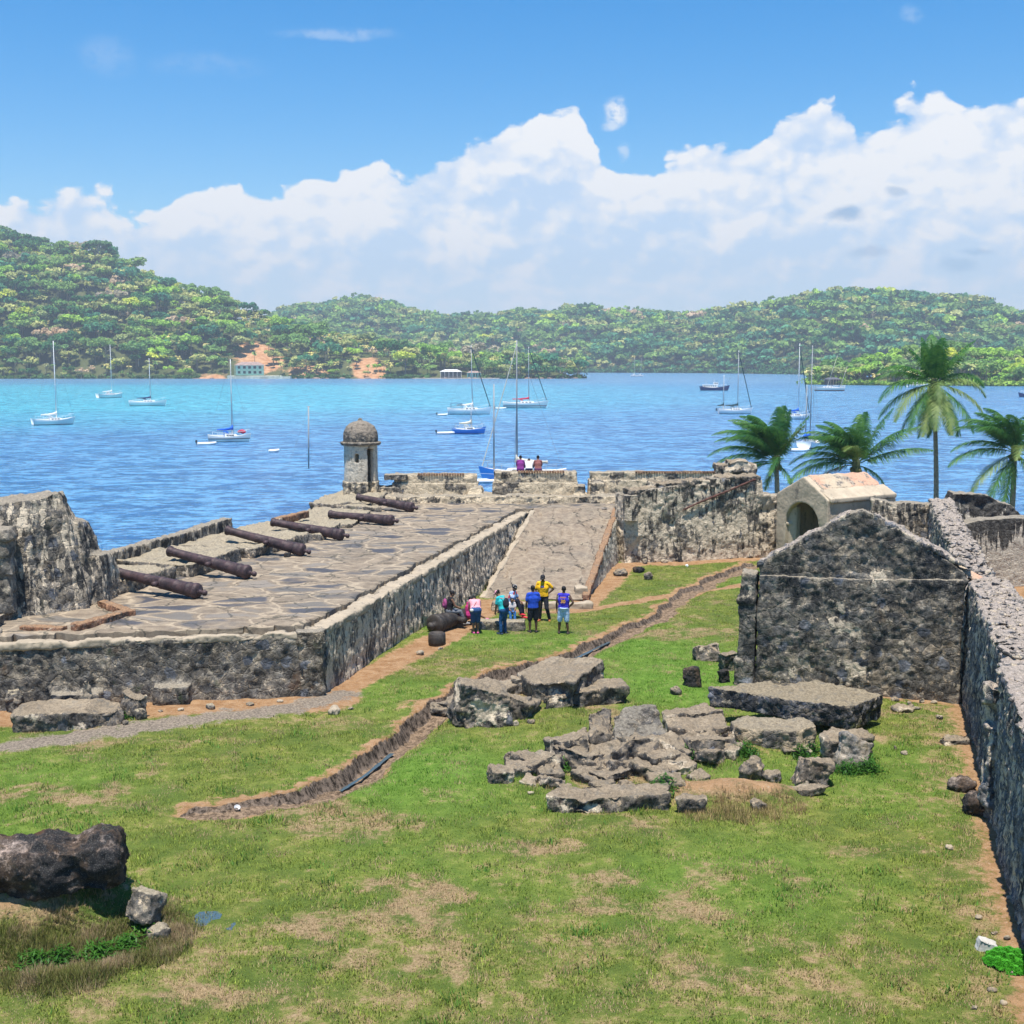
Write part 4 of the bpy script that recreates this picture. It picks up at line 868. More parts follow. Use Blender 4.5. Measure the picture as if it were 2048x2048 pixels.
# ---- walls beyond the gable on the right
RWd = Vector((.276, .961, 0)).normalized(); RW0 = Vector((12.6, 33.9, 0)); RWn = Vector((RWd.y, -RWd.x, 0))    # RWn points right
g = G(); e0 = RW0+RWd*25.2; plate(g, (e0.x-2.6, e0.y+.6), (1, -.2), [(0, -1), (2.9, -1), (2.9, 2.75), (1.7, 2.9), (.9, 2.85), (0, 3.02)], .8)
tag(rock_obj('cross_wall', g, M_bast, .06, amp=.05, sc=1, stones=.04, ssc=2.4, fine=.02, chip=.06), 'blue grey streaked wall joining the vaulted chamber to the rubble topped wall', 'wall')
def rw_piece(g, s0, s1, w0, w1, z0, z1, z0b=None, bat=.10):
    a_, b_ = RW0+RWd*s0, RW0+RWd*s1
    top = [a_+RWn*w0, a_+RWn*w1, b_+RWn*w1, b_+RWn*w0]; zz_ = [z0, z0, z1, z1]
    bot = [a_+RWn*(w0-bat), a_+RWn*(w1+.1), b_+RWn*(w1+.1), b_+RWn*(w0-bat)]
    g.prism([(v.x, v.y, z) for v, z in zip(top, zz_)], [(v.x, v.y, -1.2) for v in bot])
g = G(); rw_piece(g, 1.2, 25.4, 0, 1.0, 2.9, 3.05)
tag(rock_obj('rubble_topped_wall', g, M_right, .07, amp=.08, sc=1., stones=.09, ssc=3.2, fine=.03, chip=.12), 'rubble topped wall running away behind the gabled ruin towards the vaulted chamber', 'wall')
g = G(); plate(g, (18.9, 53.6), (1, .05), [(0, -1), (9, -1), (9, 2.75), (6, 2.7), (2.6, 2.72), (1.3, 2.62), (.6, 2.45), (0, 2.4)], .9)
tag(rock_obj('dripping_wall', g, M_drip, .06, amp=.05, sc=.9, stones=.02, ssc=3, fine=.015, chip=.05), 'beige wall with black drip stains at the far right above the dry grass', 'wall')
g = G(); plate(g, (20.2, 60.0), (1, .02), [(0, -1), (8, -1), (8, 1.5), (4.6, 1.9), (4.0, 2.6), (3.3, 2.75), (2.9, 3.0), (2.4, 3.1), (1.2, 3.15), (1.1, 2.8), (0, 2.5)], 1.1)
tag(rock_obj('dark_ruin', g, M_drip, .065, amp=.08, sc=1.3, stones=.05, ssc=2.6, fine=.02, chip=.12), 'broken dark capped wall stub behind the dripping wall, left of the last palm', 'wall')
g = G(); plate(g, (16.6, 60.8), (1, .0), [(0, -1), (4, -1), (4, 2.55), (0, 2.6)], .7)
tag(rock_obj('dark_link_wall', g, M_gable, .07, amp=.05, sc=1, stones=.03, ssc=2.6, fine=.02, chip=.05), 'dark link wall directly below the tallest palm trunk', 'wall')
# ---- gabled ruin
GR_, GL_ = Vector((12.5, 33.95, 0)), Vector((7.12, 35.6, 0)); gd, GLn = dirn(GL_, GR_)
gb = thing('gabled_ruin', 'dark roofless stone gable end rising behind the great slab', 'building', (9.8, 34.8, 0))
def gbp(o): o.parent = gb; o.matrix_parent_inverse = Matrix.Translation((-9.8, -34.8, 0)); return o
g = G(); plate(g, GL_, gd, [(-.05, -.6), (GLn-.02, -.6), (GLn-.05, 3.45), (GLn*.5, 3.35), (0, 3.32)], .8)
gbp(rock_obj('lower_wall', g, M_gable, .05, amp=.04, sc=.9, stones=.03, ssc=3.4, fine=.02, chip=.04))
g = G(); g2 = Vector((-gd.y, gd.x, 0))
plate(g, GL_+g2*.07, gd, [(.0, 3.0), (GLn-.1, 3.0), (GLn+.1, 3.45), (GLn-.1, 3.72), (GLn*.56, 5.16), (GLn*.50, 5.30), (GLn*.43, 5.18), (.0, 3.62)], .62)
gbp(rock_obj('gable', g, M_gable, .05, amp=.05, sc=1.2, stones=.035, ssc=3.0, fine=.02, chip=.04))
g = G()
def cope(s0, z0, s1, z1, wd=.7, th=.12, n=9):
    for i in range(n):
        a_, b_ = i/n, (i+1)/n+.01; q0 = GL_+gd*(s0+(s1-s0)*a_)+g2*.08; q1 = GL_+gd*(s0+(s1-s0)*b_)+g2*.08; z_0 = z0+(z1-z0)*a_; z_1 = z0+(z1-z0)*b_
        P_ = [q0, q1, q1+g2*wd, q0+g2*wd]; zq = [z_0, z_1, z_1, z_0]; j = random.uniform(-.02, .03)
        g.prism([(v.x, v.y, z+th+j) for v, z in zip(P_, zq)], [(v.x, v.y, z-.1) for v, z in zip(P_, zq)])
cope(-.08, 3.58, GLn*.44, 5.16, th=.05); cope(GLn*.56, 5.12, GLn+.15, 3.72, th=.05)
gbp(rock_obj('gable_coping', g, M_right, .045, amp=.07, sc=2.4, stones=.03, ssc=4.5, fine=.03, chip=.14))
g = G(); q0 = GL_+gd*(GLn*.80)+g2*.5
P_ = [q0, GL_+gd*(GLn+.35)+g2*.1, GL_+gd*(GLn+.75)+g2*.6, q0+g2*.8+gd*.3]; zq = [4.25, 3.45, 3.3, 4.15]
g.prism([(v.x, v.y, z) for v, z in zip(P_, zq)], [(v.x, v.y, z-.15) for v, z in zip(P_, zq)])
gbp(rock_obj('broken_roof_edge', g, M_roof, .045, amp=.03, sc=2, stones=.02, ssc=4, fine=.015, chip=.05))
g = G(); plate(g, GL_-gd*.56+g2*.02, gd, [(0, -.6), (.5, -.6), (.5, 2.5), (.48, 3.3), (.05, 3.38), (0, 2.5)], .7); plate(g, GL_-gd*.66-g2*.06, gd, [(0, -.6), (.56, -.6), (.56, .75), (0, .8)], .7); plate(g, GL_-gd*.62-g2*.03, gd, [(0, 2.45), (.54, 2.45), (.54, 2.6), (0, 2.6)], .7)
gbp(rock_obj('door_pier', g, M_gable, .045, amp=.03, sc=1, stones=.03, ssc=2.6, fine=.02, chip=.05))
# ---- long right wall
rwt = thing('boundary_wall', 'long dark streaked wall with a pale rubble top running down the right edge', 'wall', (12.6, 33.9, 0))
def rwp(o): o.parent = rwt; o.matrix_parent_inverse = Matrix.Translation((-12.6, -33.9, 0)); return o
g = G(); rw_piece(g, -9.4, .9, -.02, 1.1, 3.34, 3.42, bat=.05)
rwp(rock_obj('wall_section', g, M_right, .05, amp=.05, sc=1., stones=.04, ssc=3.6, fine=.03, chip=.08))
g = G(); rw_piece(g, -22, -9.2, -.08, 1.12, 3.0, 3.30, bat=.05)
rwp(rock_obj('near_wall_section', g, M_right, .05, amp=.05, sc=1., stones=.04, ssc=3.8, fine=.03, chip=.08))
g = G()
for k in range(7):
    sq = -9.15+random.uniform(-.18, .18); wq = .0+random.uniform(-.10, .05); c_ = RW0+RWd*sq+RWn*wq; zq = -.1+k*.42
    g.box((c_.x-.2, c_.y-.25, zq), (c_.x+.3, c_.y+.25, zq+random.uniform(.35, .6)))
rwp(rock_obj('broken_edge', g, M_right, .045, amp=.12, sc=1.6, stones=.03, ssc=3, fine=.03, chip=.2))
# loose stones laid over the two tops
def top_stones(s0, s1, w0, w1, z, n):
    g = G()
    for i in range(n):
        s_ = random.uniform(s0, s1); w_ = random.uniform(w0, w1); c_ = RW0+RWd*s_+RWn*w_; r_ = random.uniform(.05, .13); zo_ = (s_+9.2)*.027 if s_ < -9.2 and z < 3.3 else 0
        M_ = Matrix.Translation((c_.x, c_.y, z+zo_+r_*.2)) @ Matrix.Rotation(random.uniform(0, 6), 4, Vector((random.uniform(-.3, .3), random.uniform(-.3, .3), 1)).normalized())
        g.ell((0, 0, 0), (r_*1.3, r_, r_*.38), 7, 5, M_)
    me = g.mesh(); weather(me, amp=.05, sc=5, stones=0, fine=.02); return link('loose_stones', me, M_right)
for a_ in ((-9, .8, .08, 1.0, 3.38, 420), (-16, -9.2, -.05, 1.05, 3.22, 420)):
    o = rwp(top_stones(*a_)); o['kind'] = 'stuff'
o = top_stones(4, 25, .1, .95, 3.0, 420); tag(o, 'pale loose stones covering the wall top behind the gabled ruin', 'stones', kind='stuff')
for s_ in (-1.4, -4.2, -6.3):
    pass
# ================================================================== rubble, blocks and stones on the lawn
def slab(name, label, top, zt, zb, mat=None, cat='stone slab', group=None, vox=.05, inset=.04, under=None, **kw):
    """top: pixel outline of the upper face; zt: height(s) of that face; zb: underside"""
    n = len(top); zt = zt if isinstance(zt, (list, tuple)) else [zt]*n
    P_ = [at(px, py, z) for (px, py), z in zip(top, zt)]
    ar = sum(P_[i][0]*P_[(i+1) % n][1]-P_[(i+1) % n][0]*P_[i][1] for i in range(n))
    zbs = zb if isinstance(zb, (list, tuple)) else [zb]*n
    Q_ = list(zip(P_, zbs))
    if ar < 0: Q_ = Q_[::-1]
    cx = sum(p[0] for p in P_)/n; cy = sum(p[1] for p in P_)/n
    g = G(); g.prism([p for p, z in Q_], [(p[0]+(cx-p[0])*inset, p[1]+(cy-p[1])*inset, z) for p, z in Q_])
    a = dict(amp=.08, sc=1.5, stones=.012, ssc=3, fine=.03, chip=.16); a.update(kw)
    return tag(rock_obj(name, g, mat or M_rock, vox, **a), label, cat, group)
slab('fallen_slab', 'great flat broken slab propped on blocks in front of the gabled ruin', [(1415, 1372), (1511, 1363), (1640, 1362), (1769, 1389), (1703, 1412), (1560, 1396), (1500, 1386)],
     [.98, 1.0, 1.0, .86, .88, .95, .95], [.45, .45, .4, .22, .22, .4, .45], vox=.045, inset=.02, mat=M_gable, stones=.03, amp=.04)
bpy.data.objects['fallen_slab'].data.materials[0] = stone('slab_stone', plaster=.12, streak=.1, black=.50, rust=.3, moss=.1, scale=3, topc=(.34, .28, .19), topf=1, md=(.10, .105, .115))
slab('fallen_block', 'pale topped square block fallen by the trench, highest of the lawn rubble', [(1034, 1345), (1100, 1310), (1209, 1318), (1150, 1362), (1062, 1366)], [.55, .8, .95, .85, .6], .05, amp=.06)
slab('fallen_block', 'long low block lying just below the pale topped square block', [(1085, 1391), (1181, 1378), (1256, 1372), (1243, 1360), (1200, 1358), (1120, 1372)], [.5, .5, .5, .45, .4, .4], -.05)
slab('thin_slab', 'thin flat slab leaning at the left of the lawn rubble by the trench', [(868, 1404), (920, 1382), (1025, 1356), (1040, 1366), (975, 1392), (925, 1412)], [.12, .18, .35, .35, .25, .15], -.1)
slab('tilted_block', 'big tilted block with coursed face in the middle of the rubble', [(1222, 1428), (1245, 1412), (1312, 1408), (1352, 1500), (1344, 1515), (1230, 1480)], [.95, 1.05, 1.1, .25, .12, .5], -.05, inset=0, amp=.05, mat=stone('coursed_stone', plaster=.2, streak=.1, black=.3, rust=.1, moss=.15, scale=5, topc=(.30, .265, .21)))
slab('tilted_block', 'dark upright block leaning against the coursed tilted block', [(1174, 1428), (1205, 1412), (1228, 1412), (1232, 1470), (1180, 1486)], [1.0, 1.05, 1.05, .5, .45], -.05, inset=0)
slab('tilted_block', 'low ramp like stone at the left foot of the dark upright block', [(1130, 1480), (1172, 1446), (1180, 1490), (1165, 1515), (1100, 1512)], [.35, .7, .5, .2, .12], -.1, inset=0)
slab('flat_block', 'brown topped block under the left end of the great slab', [(1330, 1432), (1360, 1418), (1445, 1422), (1460, 1452), (1400, 1462), (1335, 1455)], [.42, .42, .44, .42, .4, .4], -.05)
slab('flat_block', 'broad mossy boulder behind the brown topped block', [(1325, 1420), (1400, 1408), (1450, 1420), (1400, 1426), (1330, 1432)], .5, 0)
slab('flat_block', 'low dark boulders heap under the brown topped block', [(1345, 1470), (1420, 1462), (1465, 1478), (1450, 1500), (1370, 1505)], [.3, .35, .3, .15, .15], -.15, amp=.10)
slab('beige_block', 'big beige faced block carrying the great slab', [(1462, 1442), (1490, 1432), (1620, 1436), (1634, 1452), (1580, 1462), (1480, 1456)], [.68, .7, .7, .66, .62, .62], -.02, inset=.0, mat=stone('beige_stone', plaster=.75, streak=.1, black=.22, rust=.25, moss=.1, scale=3, plc=(.38, .30, .20), topc=(.36, .30, .21)))
slab('flat_block', 'layered block right of the beige block under the slab edge', [(1638, 1468), (1665, 1452), (1730, 1455), (1752, 1470), (1700, 1484), (1650, 1482)], [.6, .62, .6, .5, .5, .52], .0)
slab('front_slab', 'long mossy slab lying lowest in front of the rubble pile', [(1094, 1592), (1112, 1574), (1230, 1566), (1338, 1563), (1336, 1588), (1240, 1592), (1170, 1598)], [.38, .40, .40, .40, .36, .36, .36], -.1, vox=.04, inset=.0)
slab('flat_block', 'small grey squared stone right of the long mossy slab', [(1354, 1596), (1368, 1583), (1408, 1584), (1410, 1597)], .34, -.05, vox=.04)
slab('left_slab', 'broad layered slab resting on the dirt at the left below the platform', [(20, 1430), (52, 1398), (236, 1398), (248, 1412), (225, 1422), (130, 1428)], [.42, .45, .45, .42, .40, .40], -.1, inset=0)
slab('fallen_block', 'dark block tipped against the platform wall right of the layered slab', [(240, 1384), (255, 1375), (294, 1389), (286, 1396), (262, 1395)], [.62, .66, .62, .58, .58], .02)
slab('upright_stone', 'pale pointed stone standing behind the layered slab at the left', [(163, 1370), (168, 1360), (178, 1361), (190, 1396), (163, 1396)], [.8, .95, .95, .42, .42], .1, vox=.035, amp=.03, stones=0, mat=M_lime)
slab('flat_block', 'flat stone half buried by the foot of the boundary wall', [(1876, 1474), (1890, 1466), (1938, 1470), (1942, 1479), (1890, 1481)], .16, -.1, vox=.04)
def boulder(name, label, px, py, wpx, hpx, mat=None, group=None, cat='rock', vox=.035, dep=.8, sink=.25, ang=0, blocky=0, z=None, seed=None, **kw):
    """boulder whose foot is seen at (px, py); width and height as seen, in photo pixels"""
    x, y, z0 = gp(px, py); z0 = z0 if z is None else z
    s_ = F/math.hypot(y, CH-z0); W_ = wpx/s_/2; Hh = hpx/s_/1.0
    rs = random.Random(seed if seed is not None else px*7+py); g = G(); cy = y+W_*dep*.7
    if blocky:
        for kk in range(2 if W_ > .45 else 1):
            u = lambda lo=.72: rs.uniform(lo, 1.08); c8 = []
            for sz_ in (-1, 1):
                for sx_, sy_ in ((-1, -1), (1, -1), (1, 1), (-1, 1)): c8.append((sx_*W_*u(), sy_*W_*dep*u(), (Hh*u(.8) if sz_ > 0 else -Hh*sink)))
            M_ = Matrix.Translation((x+kk*rs.uniform(-.5, .5)*W_, cy+kk*rs.uniform(-.2, .3)*W_, z0-kk*Hh*.25)) @ Matrix.Rotation(ang+rs.uniform(-.5, .5), 4, 'Z') @ Matrix.Rotation(rs.uniform(-.32, .22), 4, 'X') @ Matrix.Rotation(rs.uniform(-.3, .3), 4, 'Y')
            g.prism(c8[4:], c8[:4], M_)
    else:
        g.ell((x, cy, z0+Hh*(.5-sink*.5)), (W_, W_*dep, Hh*(.5+sink*.5)), 12, 8)
        for k in range(3): g.ell((x+rs.uniform(-.4, .4)*W_, cy+rs.uniform(-.3, .3)*W_, z0+Hh*rs.uniform(.3, .6)), (W_*.6, W_*.55, Hh*.4), 10, 6)
    a = dict(amp=(.10 if blocky else .18)*min(1, W_*1.5), sc=1.6/max(W_, .3)*.7, stones=.0, ssc=4, fine=.025, chip=.16*min(1, W_)); a.update(kw)
    v = max(.012, min(vox, W_/9))
    return tag(rock_obj(name, g, mat or M_rock, v, seed=rs.uniform(0, 50), **a), label, cat, group)
for a in [('grey boulder of jagged stone at the left end of the lawn rubble', 955, 1438, 100, 68, 1), ('dark low boulder between the jagged boulder and the long low block', 1028, 1434, 78, 38, 1),
          ('upright lump leaning on the pale topped square block', 1044, 1388, 34, 34, 1), ('thin broken stone at the far left tip of the lawn rubble', 880, 1432, 60, 22, 0),
          ('brown pebble on the bare soil left of the long low block', 995, 1444, 22, 12, 0)]:
    boulder('boulder', a[0], a[1], a[2], a[3], a[4], blocky=a[5], group='fallen stones near the trench')
boulder('boulder', 'tall grey boulder standing on grass right of the rubble pile', 1624, 1574, 66, 52, blocky=1)
boulder('boulder', 'grey faced boulder under the right end of the slab pile among weeds', 1700, 1535, 66, 56, blocky=1, mat=stone('grey_stone', plaster=.1, streak=0, black=.2, rust=0, moss=.05, scale=1, md=(.2, .2, .2), dk=(.12, .12, .12), topf=.4))
boulder('boulder', 'rounded beige and dark rock left of the tall grey boulder', 1508, 1560, 54, 38)
boulder('boulder', 'small rock squeezed between the two rounded boulders', 1548, 1566, 40, 22)
boulder('boulder', 'squat rock at the left tip of the rubble pile in the grass', 1000, 1566, 52, 30, blocky=1)
boulder('boulder', 'pale rounded stone standing alone on the grass left of the rubble', 1020, 1528, 20, 22)
boulder('boulder', 'small dark stone at the upper left of the rubble pile', 1100, 1504, 20, 16)
boulder('boulder', 'small dark stone stuck in the dry grass mound', 1519, 1622, 34, 20)
boulder('boulder', 'flat stone at the right end of the dry grass mound', 1618, 1592, 70, 14, blocky=1)
boulder('stone_stub', 'short dark squared stub standing on the green grass left of the gabled ruin', 1390, 1373, 34, 36, blocky=1, dep=1, mat=M_dark)
boulder('boulder', 'small round stone beside the short dark stub', 1352, 1390, 24, 17)
boulder('boulder', 'jagged dark rock on the grass behind the short stub', 1420, 1322, 52, 28, blocky=1)
boulder('boulder', 'rough stones against the left pier of the gabled ruin', 1458, 1342, 34, 42, blocky=1)
boulder('stone_stub', 'mossy brown stub at the foot of the left pier', 1450, 1366, 24, 24, blocky=1, mat=M_dark, cat='stone')
boulder('boulder', 'small pale stone lying at the foot of the great slab right end', 1810, 1425, 46, 14)
boulder('boulder', 'rounded dark stone half buried near the boundary wall', 1930, 1584, 56, 26, mat=M_dark)
boulder('boulder', 'knobbly dark grey rock pressed against the boundary wall corner', 1962, 1632, 60, 46, mat=M_dark)
boulder('boulder', 'smooth white stone on the soil at the lower right', 1974, 1905, 38, 20, blocky=1, mat=simple('white_stone', (.46, .44, .40), .8, 3, .15), stones=0, fine=.004, amp=.03)
boulder('boulder', 'small speckled rock below the tipped dark block at the left', 277, 1440, 28, 22, mat=M_ledge)
boulder('boulder', 'pale yellow stone at the left end of the platform wall', 60, 1388, 36, 18, mat=M_lime, z=.35)
boulder('boulder', 'ragged rock at the left edge beside the layered slab', 24, 1425, 34, 44, mat=M_ledge)
boulder('boulder', 'tiny pale stone behind the layered slab', 92, 1394, 18, 9, mat=M_lime, z=.3)
boulder('boulder', 'yellowish stone at the platform corner by the gravel path', 668, 1428, 26, 14, mat=M_lime)
boulder('boulder', 'dark stone on the grass below the curtain wall', 1279, 1146, 24, 12, mat=M_dark)
boulder('boulder', 'pale ended round stone on the grass right of the ramp wall', 1297, 1160, 20, 16)
boulder('boulder', 'low stone against the foot of the ramp wall', 1240, 1152, 30, 12)
boulder('boulder', 'brown stone at the foot of the curtain wall', 1418, 1118, 14, 10, mat=M_dark)
boulder('litter_stone', 'tiny white stone on the grass below the curtain wall', 1374, 1134, 7, 5, cat='stone', mat=M_white)
x, y, z = at(60, 1800, .70); z = gz(x, y+.5); g = G(); Mb = Matrix.Translation((x-.22, y+.50, z+.24)) @ Matrix.Rotation(R(4), 4, 'Z') @ Matrix.Rotation(R(-5), 4, 'Y')
g.tube([(-2.2, 0, 0), (-1, .02, .0), (.4, 0, .02), (1.25, 0, 0), (1.52, 0, -.02)], [.50, .54, .53, .55, .42], 12, True, Mb); g.box((-2.2, -.40, -.46), (1.38, .40, .34), Mb); g.ell((.95, 0, .22), (.55, .44, .34), 12, 8, Mb)
tag(rock_obj('fallen_masonry', g, M_dark, .04, amp=.12, sc=1.3, stones=.0, fine=.035, chip=.12), 'great black and brown boulder lying on the mound at the lower left', 'rock')
boulder('boulder', 'weathered grey stump of rock on the right end of the grassy mound', 281, 1836, 62, 50, mat=M_ledge, blocky=1)
boulder('boulder', 'pale stone base at the right foot of the grassy mound', 312, 1882, 50, 26, mat=M_ledge)
# the rubble pile: every stone its own object
pile = [(1040, 1550, 40, 26), (1078, 1548, 54, 34), (1120, 1542, 50, 40), (1165, 1536, 62, 44), (1210, 1530, 56, 38), (1250, 1540, 70, 30), (1295, 1548, 60, 28), (1100, 1572, 40, 18), (1140, 1566, 44, 20),
        (1180, 1562, 46, 20), (1225, 1562, 50, 22), (1270, 1560, 54, 20), (1320, 1560, 46, 22), (1345, 1545, 60, 30), (1390, 1530, 60, 34), (1425, 1525, 50, 26), (1085, 1530, 34, 22), (1120, 1520, 36, 26),
        (1200, 1548, 36, 24), (1240, 1518, 50, 34), (1300, 1525, 60, 40), (1350, 1570, 34, 16), (1400, 1558, 30, 14), (1420, 1572, 36, 14), (1145, 1505, 60, 40), (1060, 1566, 28, 14), (1460, 1530, 40, 22),
        (1060, 1538, 44, 30), (1095, 1556, 42, 24), (1140, 1528, 48, 34), (1185, 1548, 50, 28), (1228, 1548, 44, 28), (1262, 1528, 56, 36), (1280, 1508, 60, 40), (1330, 1535, 54, 32), (1370, 1545, 46, 28), (1410, 1510, 70, 40), (1450, 1512, 44, 30), (1160, 1578, 30, 14), (1205, 1574, 34, 14), (1255, 1576, 30, 12), (1300, 1574, 32, 14), (1355, 1510, 60, 36), (1130, 1580, 24, 12), (1650, 1500, 40, 24), (1590, 1502, 50, 20), (1450, 1496, 50, 30)]
pile = [q for k, q in enumerate(pile) if k % 3 != 2]
rows_ = {0: [], 1: [], 2: [], 3: []}
for q in pile: rows_[0 if q[1] < 1518 else 1 if q[1] < 1537 else 2 if q[1] < 1557 else 3].append(q)
ORD = ['leftmost', 'second', 'third', 'fourth', 'fifth', 'sixth', 'seventh', 'eighth', 'ninth', 'tenth', 'eleventh', 'twelfth', 'thirteenth', 'fourteenth']
PLB = {}
for r_0, l_ in rows_.items():
    for k, q in enumerate(sorted(l_)): PLB[q] = ORD[k]+' stone'+(' from the left' if k else '')+' in the '+['highest', 'upper middle', 'lower middle', 'lowest'][r_0]+' row of the rubble pile'
for i, (a, b, c_, d_2) in enumerate(pile):
    boulder('rubble_stone', PLB[(a, b, c_, d_2)], a, b+4, c_*1.45, d_2*.85, blocky=1, group='stones of the rubble pile', vox=.04, ang=i)
sm_ = [(1010, 1450), (1032, 1452), (985, 1428), (1062, 1448), (940, 1450), (905, 1446), (1195, 1580), (1062, 1590), (1820, 1412), (1845, 1406), (1870, 1408), (1835, 1420), (1790, 1404), (1900, 1700), (2015, 1880), (1990, 1870), (1960, 1840),
       (2030, 1950), (1985, 1985), (2010, 2010), (1950, 2020), (320, 1425), (360, 1422), (420, 1418), (500, 1412), (560, 1405), (700, 1420), (250, 1450), (1330, 1126), (1290, 1128), (1350, 1122), (1460, 1118), (1500, 1116), (2005, 1720), (2020, 1800), (1880, 1440), (880, 1300), (840, 1310), (1810, 1510), (1790, 1500)]
for i, (a, b) in enumerate(sm_):
    boulder('pebble', 'small loose stone lying on the bare soil '+('along the boundary wall' if a > 1780 else 'before the platform front wall' if a < 720 and b < 1460 else 'under the curtain wall' if b < 1130 else 'by the upper rubble blocks' if b < 1460 and a > 880 else 'at the platform side wall' if b < 1320 else 'below the rubble pile'), a, b, random.uniform(8, 18), random.uniform(5, 10), group='loose pebbles '+('boundary' if a > 1780 else 'front wall' if a < 720 and b < 1460 else 'curtain' if b < 1130 else 'upper blocks' if b < 1460 and a > 880 else 'side wall' if b < 1320 else 'below pile'), vox=.03, cat='pebble', stones=0, mat=[M_rock, M_lime, M_ledge][i % 3])
g = G(); x, y, z = gp(472, 1622); g.lathe([(.045, 0), (.062, .16), (.066, .16), (.055, .15), (.04, .015), (.001, .015)], 16, Matrix.Translation((x, y, z-.02)) @ Matrix.Rotation(.5, 4, 'X') @ Matrix.Rotation(.3, 4, 'Y'))
tag(g.obj('paper_cup', M_white, smooth=True), 'crumpled white cup lying at the near end of the trench', 'cup')
# ================================================================== cannons
def barrel_profile(L, r):
    k = r
    return [(0.001, L-.35), (k*.42, L-.35), (k*.42, L-.01), (k*.62, L), (k*.80, L-.01), (k*.84, L-.05), (k*.80, L-.10), (k*.70, L-.14), (k*.66, L-.20), (k*.70, L-.22), (k*.70, L-.25), (k*.65, L-.27),
            (k*.72, L*.62), (k*.77, L*.615), (k*.78, L*.60), (k*.74, L*.595), (k*.80, L*.44), (k*.86, L*.435), (k*.86, L*.42), (k*.83, L*.415), (k*.88, L*.27), (k*.94, L*.265), (k*.94, L*.25), (k*.90, L*.245),
            (k*.95, L*.12), (k*1.02, L*.115), (k*1.04, L*.10), (k*.97, L*.09), (k*1.0, L*.05), (k*1.08, L*.045), (k*1.1, L*.02), (k*1.0, 0), (k*.7, -.02), (k*.45, -.05), (k*.3, -.08), (k*.22, -.13), (k*.30, -.17), (k*.42, -.22), (k*.36, -.29), (.001, -.33)]
def cannon(label, B_, M__, r=.235, mat=None, group=None):
    B_, M__ = Vector(B_), Vector(M__); ax = (M__-B_); L = ax.length; q = ax.to_track_quat('Z', 'Y')
    rt = bpy.data.objects.new('cannon', None); COL.objects.link(rt); rt.location = B_; rt.rotation_mode = 'QUATERNION'; rt.rotation_quaternion = q; rt.empty_display_size = .2
    tag(rt, label, 'cannon', group)
    pf = barrel_profile(L, r); g = G(); g.lathe(pf[3:36], 32); g.lathe(pf[:4], 24)
    me = g.mesh('barrel', True); P_ = getco(me); P_ += .006*np.stack([fbm(P_+B_.x, 5, 3)]*3, 1); me.vertices.foreach_set('co', P_.astype(np.float32).ravel())
    link('barrel', me, mat or M_iron, rt)
    g = G(); g.lathe(pf[30:], 20); link('cascabel', g.mesh('c', True), mat or M_iron, rt)
    up = q.inverted() @ Vector((0, 0, 1)); side = Vector((0, 0, 1)).cross(up).normalized()
    for s in (-1, 1):
        g = G(); p0 = Vector((0, 0, L*.44))+side*s*r*.7; g.tube([p0, p0+side*s*r*.95], [r*.36, r*.34], 14); link('trunnion', g.mesh('t', True), mat or M_iron, rt)
    return rt
CN = [((405, 1188), (228, 1143), 'nearest rusty cannon, leaning on the ledge beside the ruined bastion'), ((505, 1150), (338, 1102), 'second nearest rusty cannon on the paving, muzzle over the ledge'), ((615, 1106), (453, 1060), 'third rusty cannon from the bastion, small block under its breech'),
      ((693, 1075), (544, 1044), 'fourth rusty cannon from the bastion, left of the sentry box'), ((793, 1046), (659, 1028), 'fifth rusty cannon from the bastion, lying almost level'), ((833, 1020), (715, 994), 'farthest rusty cannon, just below the sentry box')]
CL = [(3.15, .9), (3.4, 1.0), (3.5, .9), (3.35, .85), (3.3, -.45), (3.25, .75)]
for i, (b_, m_, lab) in enumerate(CN):
    Bp = at(b_[0]-8, b_[1]-5, PZ+.30); best = None
    for zz_ in np.arange(2.3, 3.2, .02):
        q_ = at(m_[0], m_[1], float(zz_)); dd = abs(math.dist(Bp, q_)-3.35)
        if best is None or dd < best[0]: best = (dd, q_)
    zt_ = best[1][2]; q_ = best[1]
    cannon(lab, Bp, q_, group='cannons in a row on the platform')
    print('cannon', i, [round(v, 2) for v in Bp], [round(v, 2) for v in q_], round(best[0], 3))
g = G(); p = at(575, 1112, PZ+.1); g.box((p[0]-.12, p[1]-.15, PZ), (p[0]+.12, p[1]+.15, PZ+.24)); tag(rock_obj('support_block', g, M_dark, .03, amp=.02, sc=3, stones=0), 'small dark block under the breech of the third cannon', 'block')
p = gp(868, 1268); q = gp(1010, 1232)
d_0 = (Vector(q)-Vector(p)).normalized()
cannon('old black cannon lying on the ground along the platform wall, people sitting on it', (p[0], p[1]+.25, gz(p[0], p[1])+.27), (p[0]+d_0.x*2.7, p[1]+.25+d_0.y*2.7, gz(p[0], p[1])+.30), .34, M_iron2)
PC = Vector((p[0], p[1]+.25, 0)); PD = d_0.copy()
x, y, z = gp(874, 1288); g = G(); g.lathe([(.001, .0), (.28, 0), (.30, .1), (.29, .38), (.24, .42), (.2, .36), (.001, .34)], 22, Matrix.Translation((x, y, z-.02)))
tag(g.obj('iron_stub', M_iron2, smooth=True), 'short stub of an old iron barrel standing before the fallen cannon', 'cannon stub')
g = G(); x, y, z = gp(1000, 1262); g.box((x-.9, y, z-.2), (x+.9, y+.45, z+.34)); tag(rock_obj('stone_log', g, M_ledge, .05, amp=.06, sc=1.2, stones=.02), 'long squared stone behind the sitting visitors at the wall', 'stone')
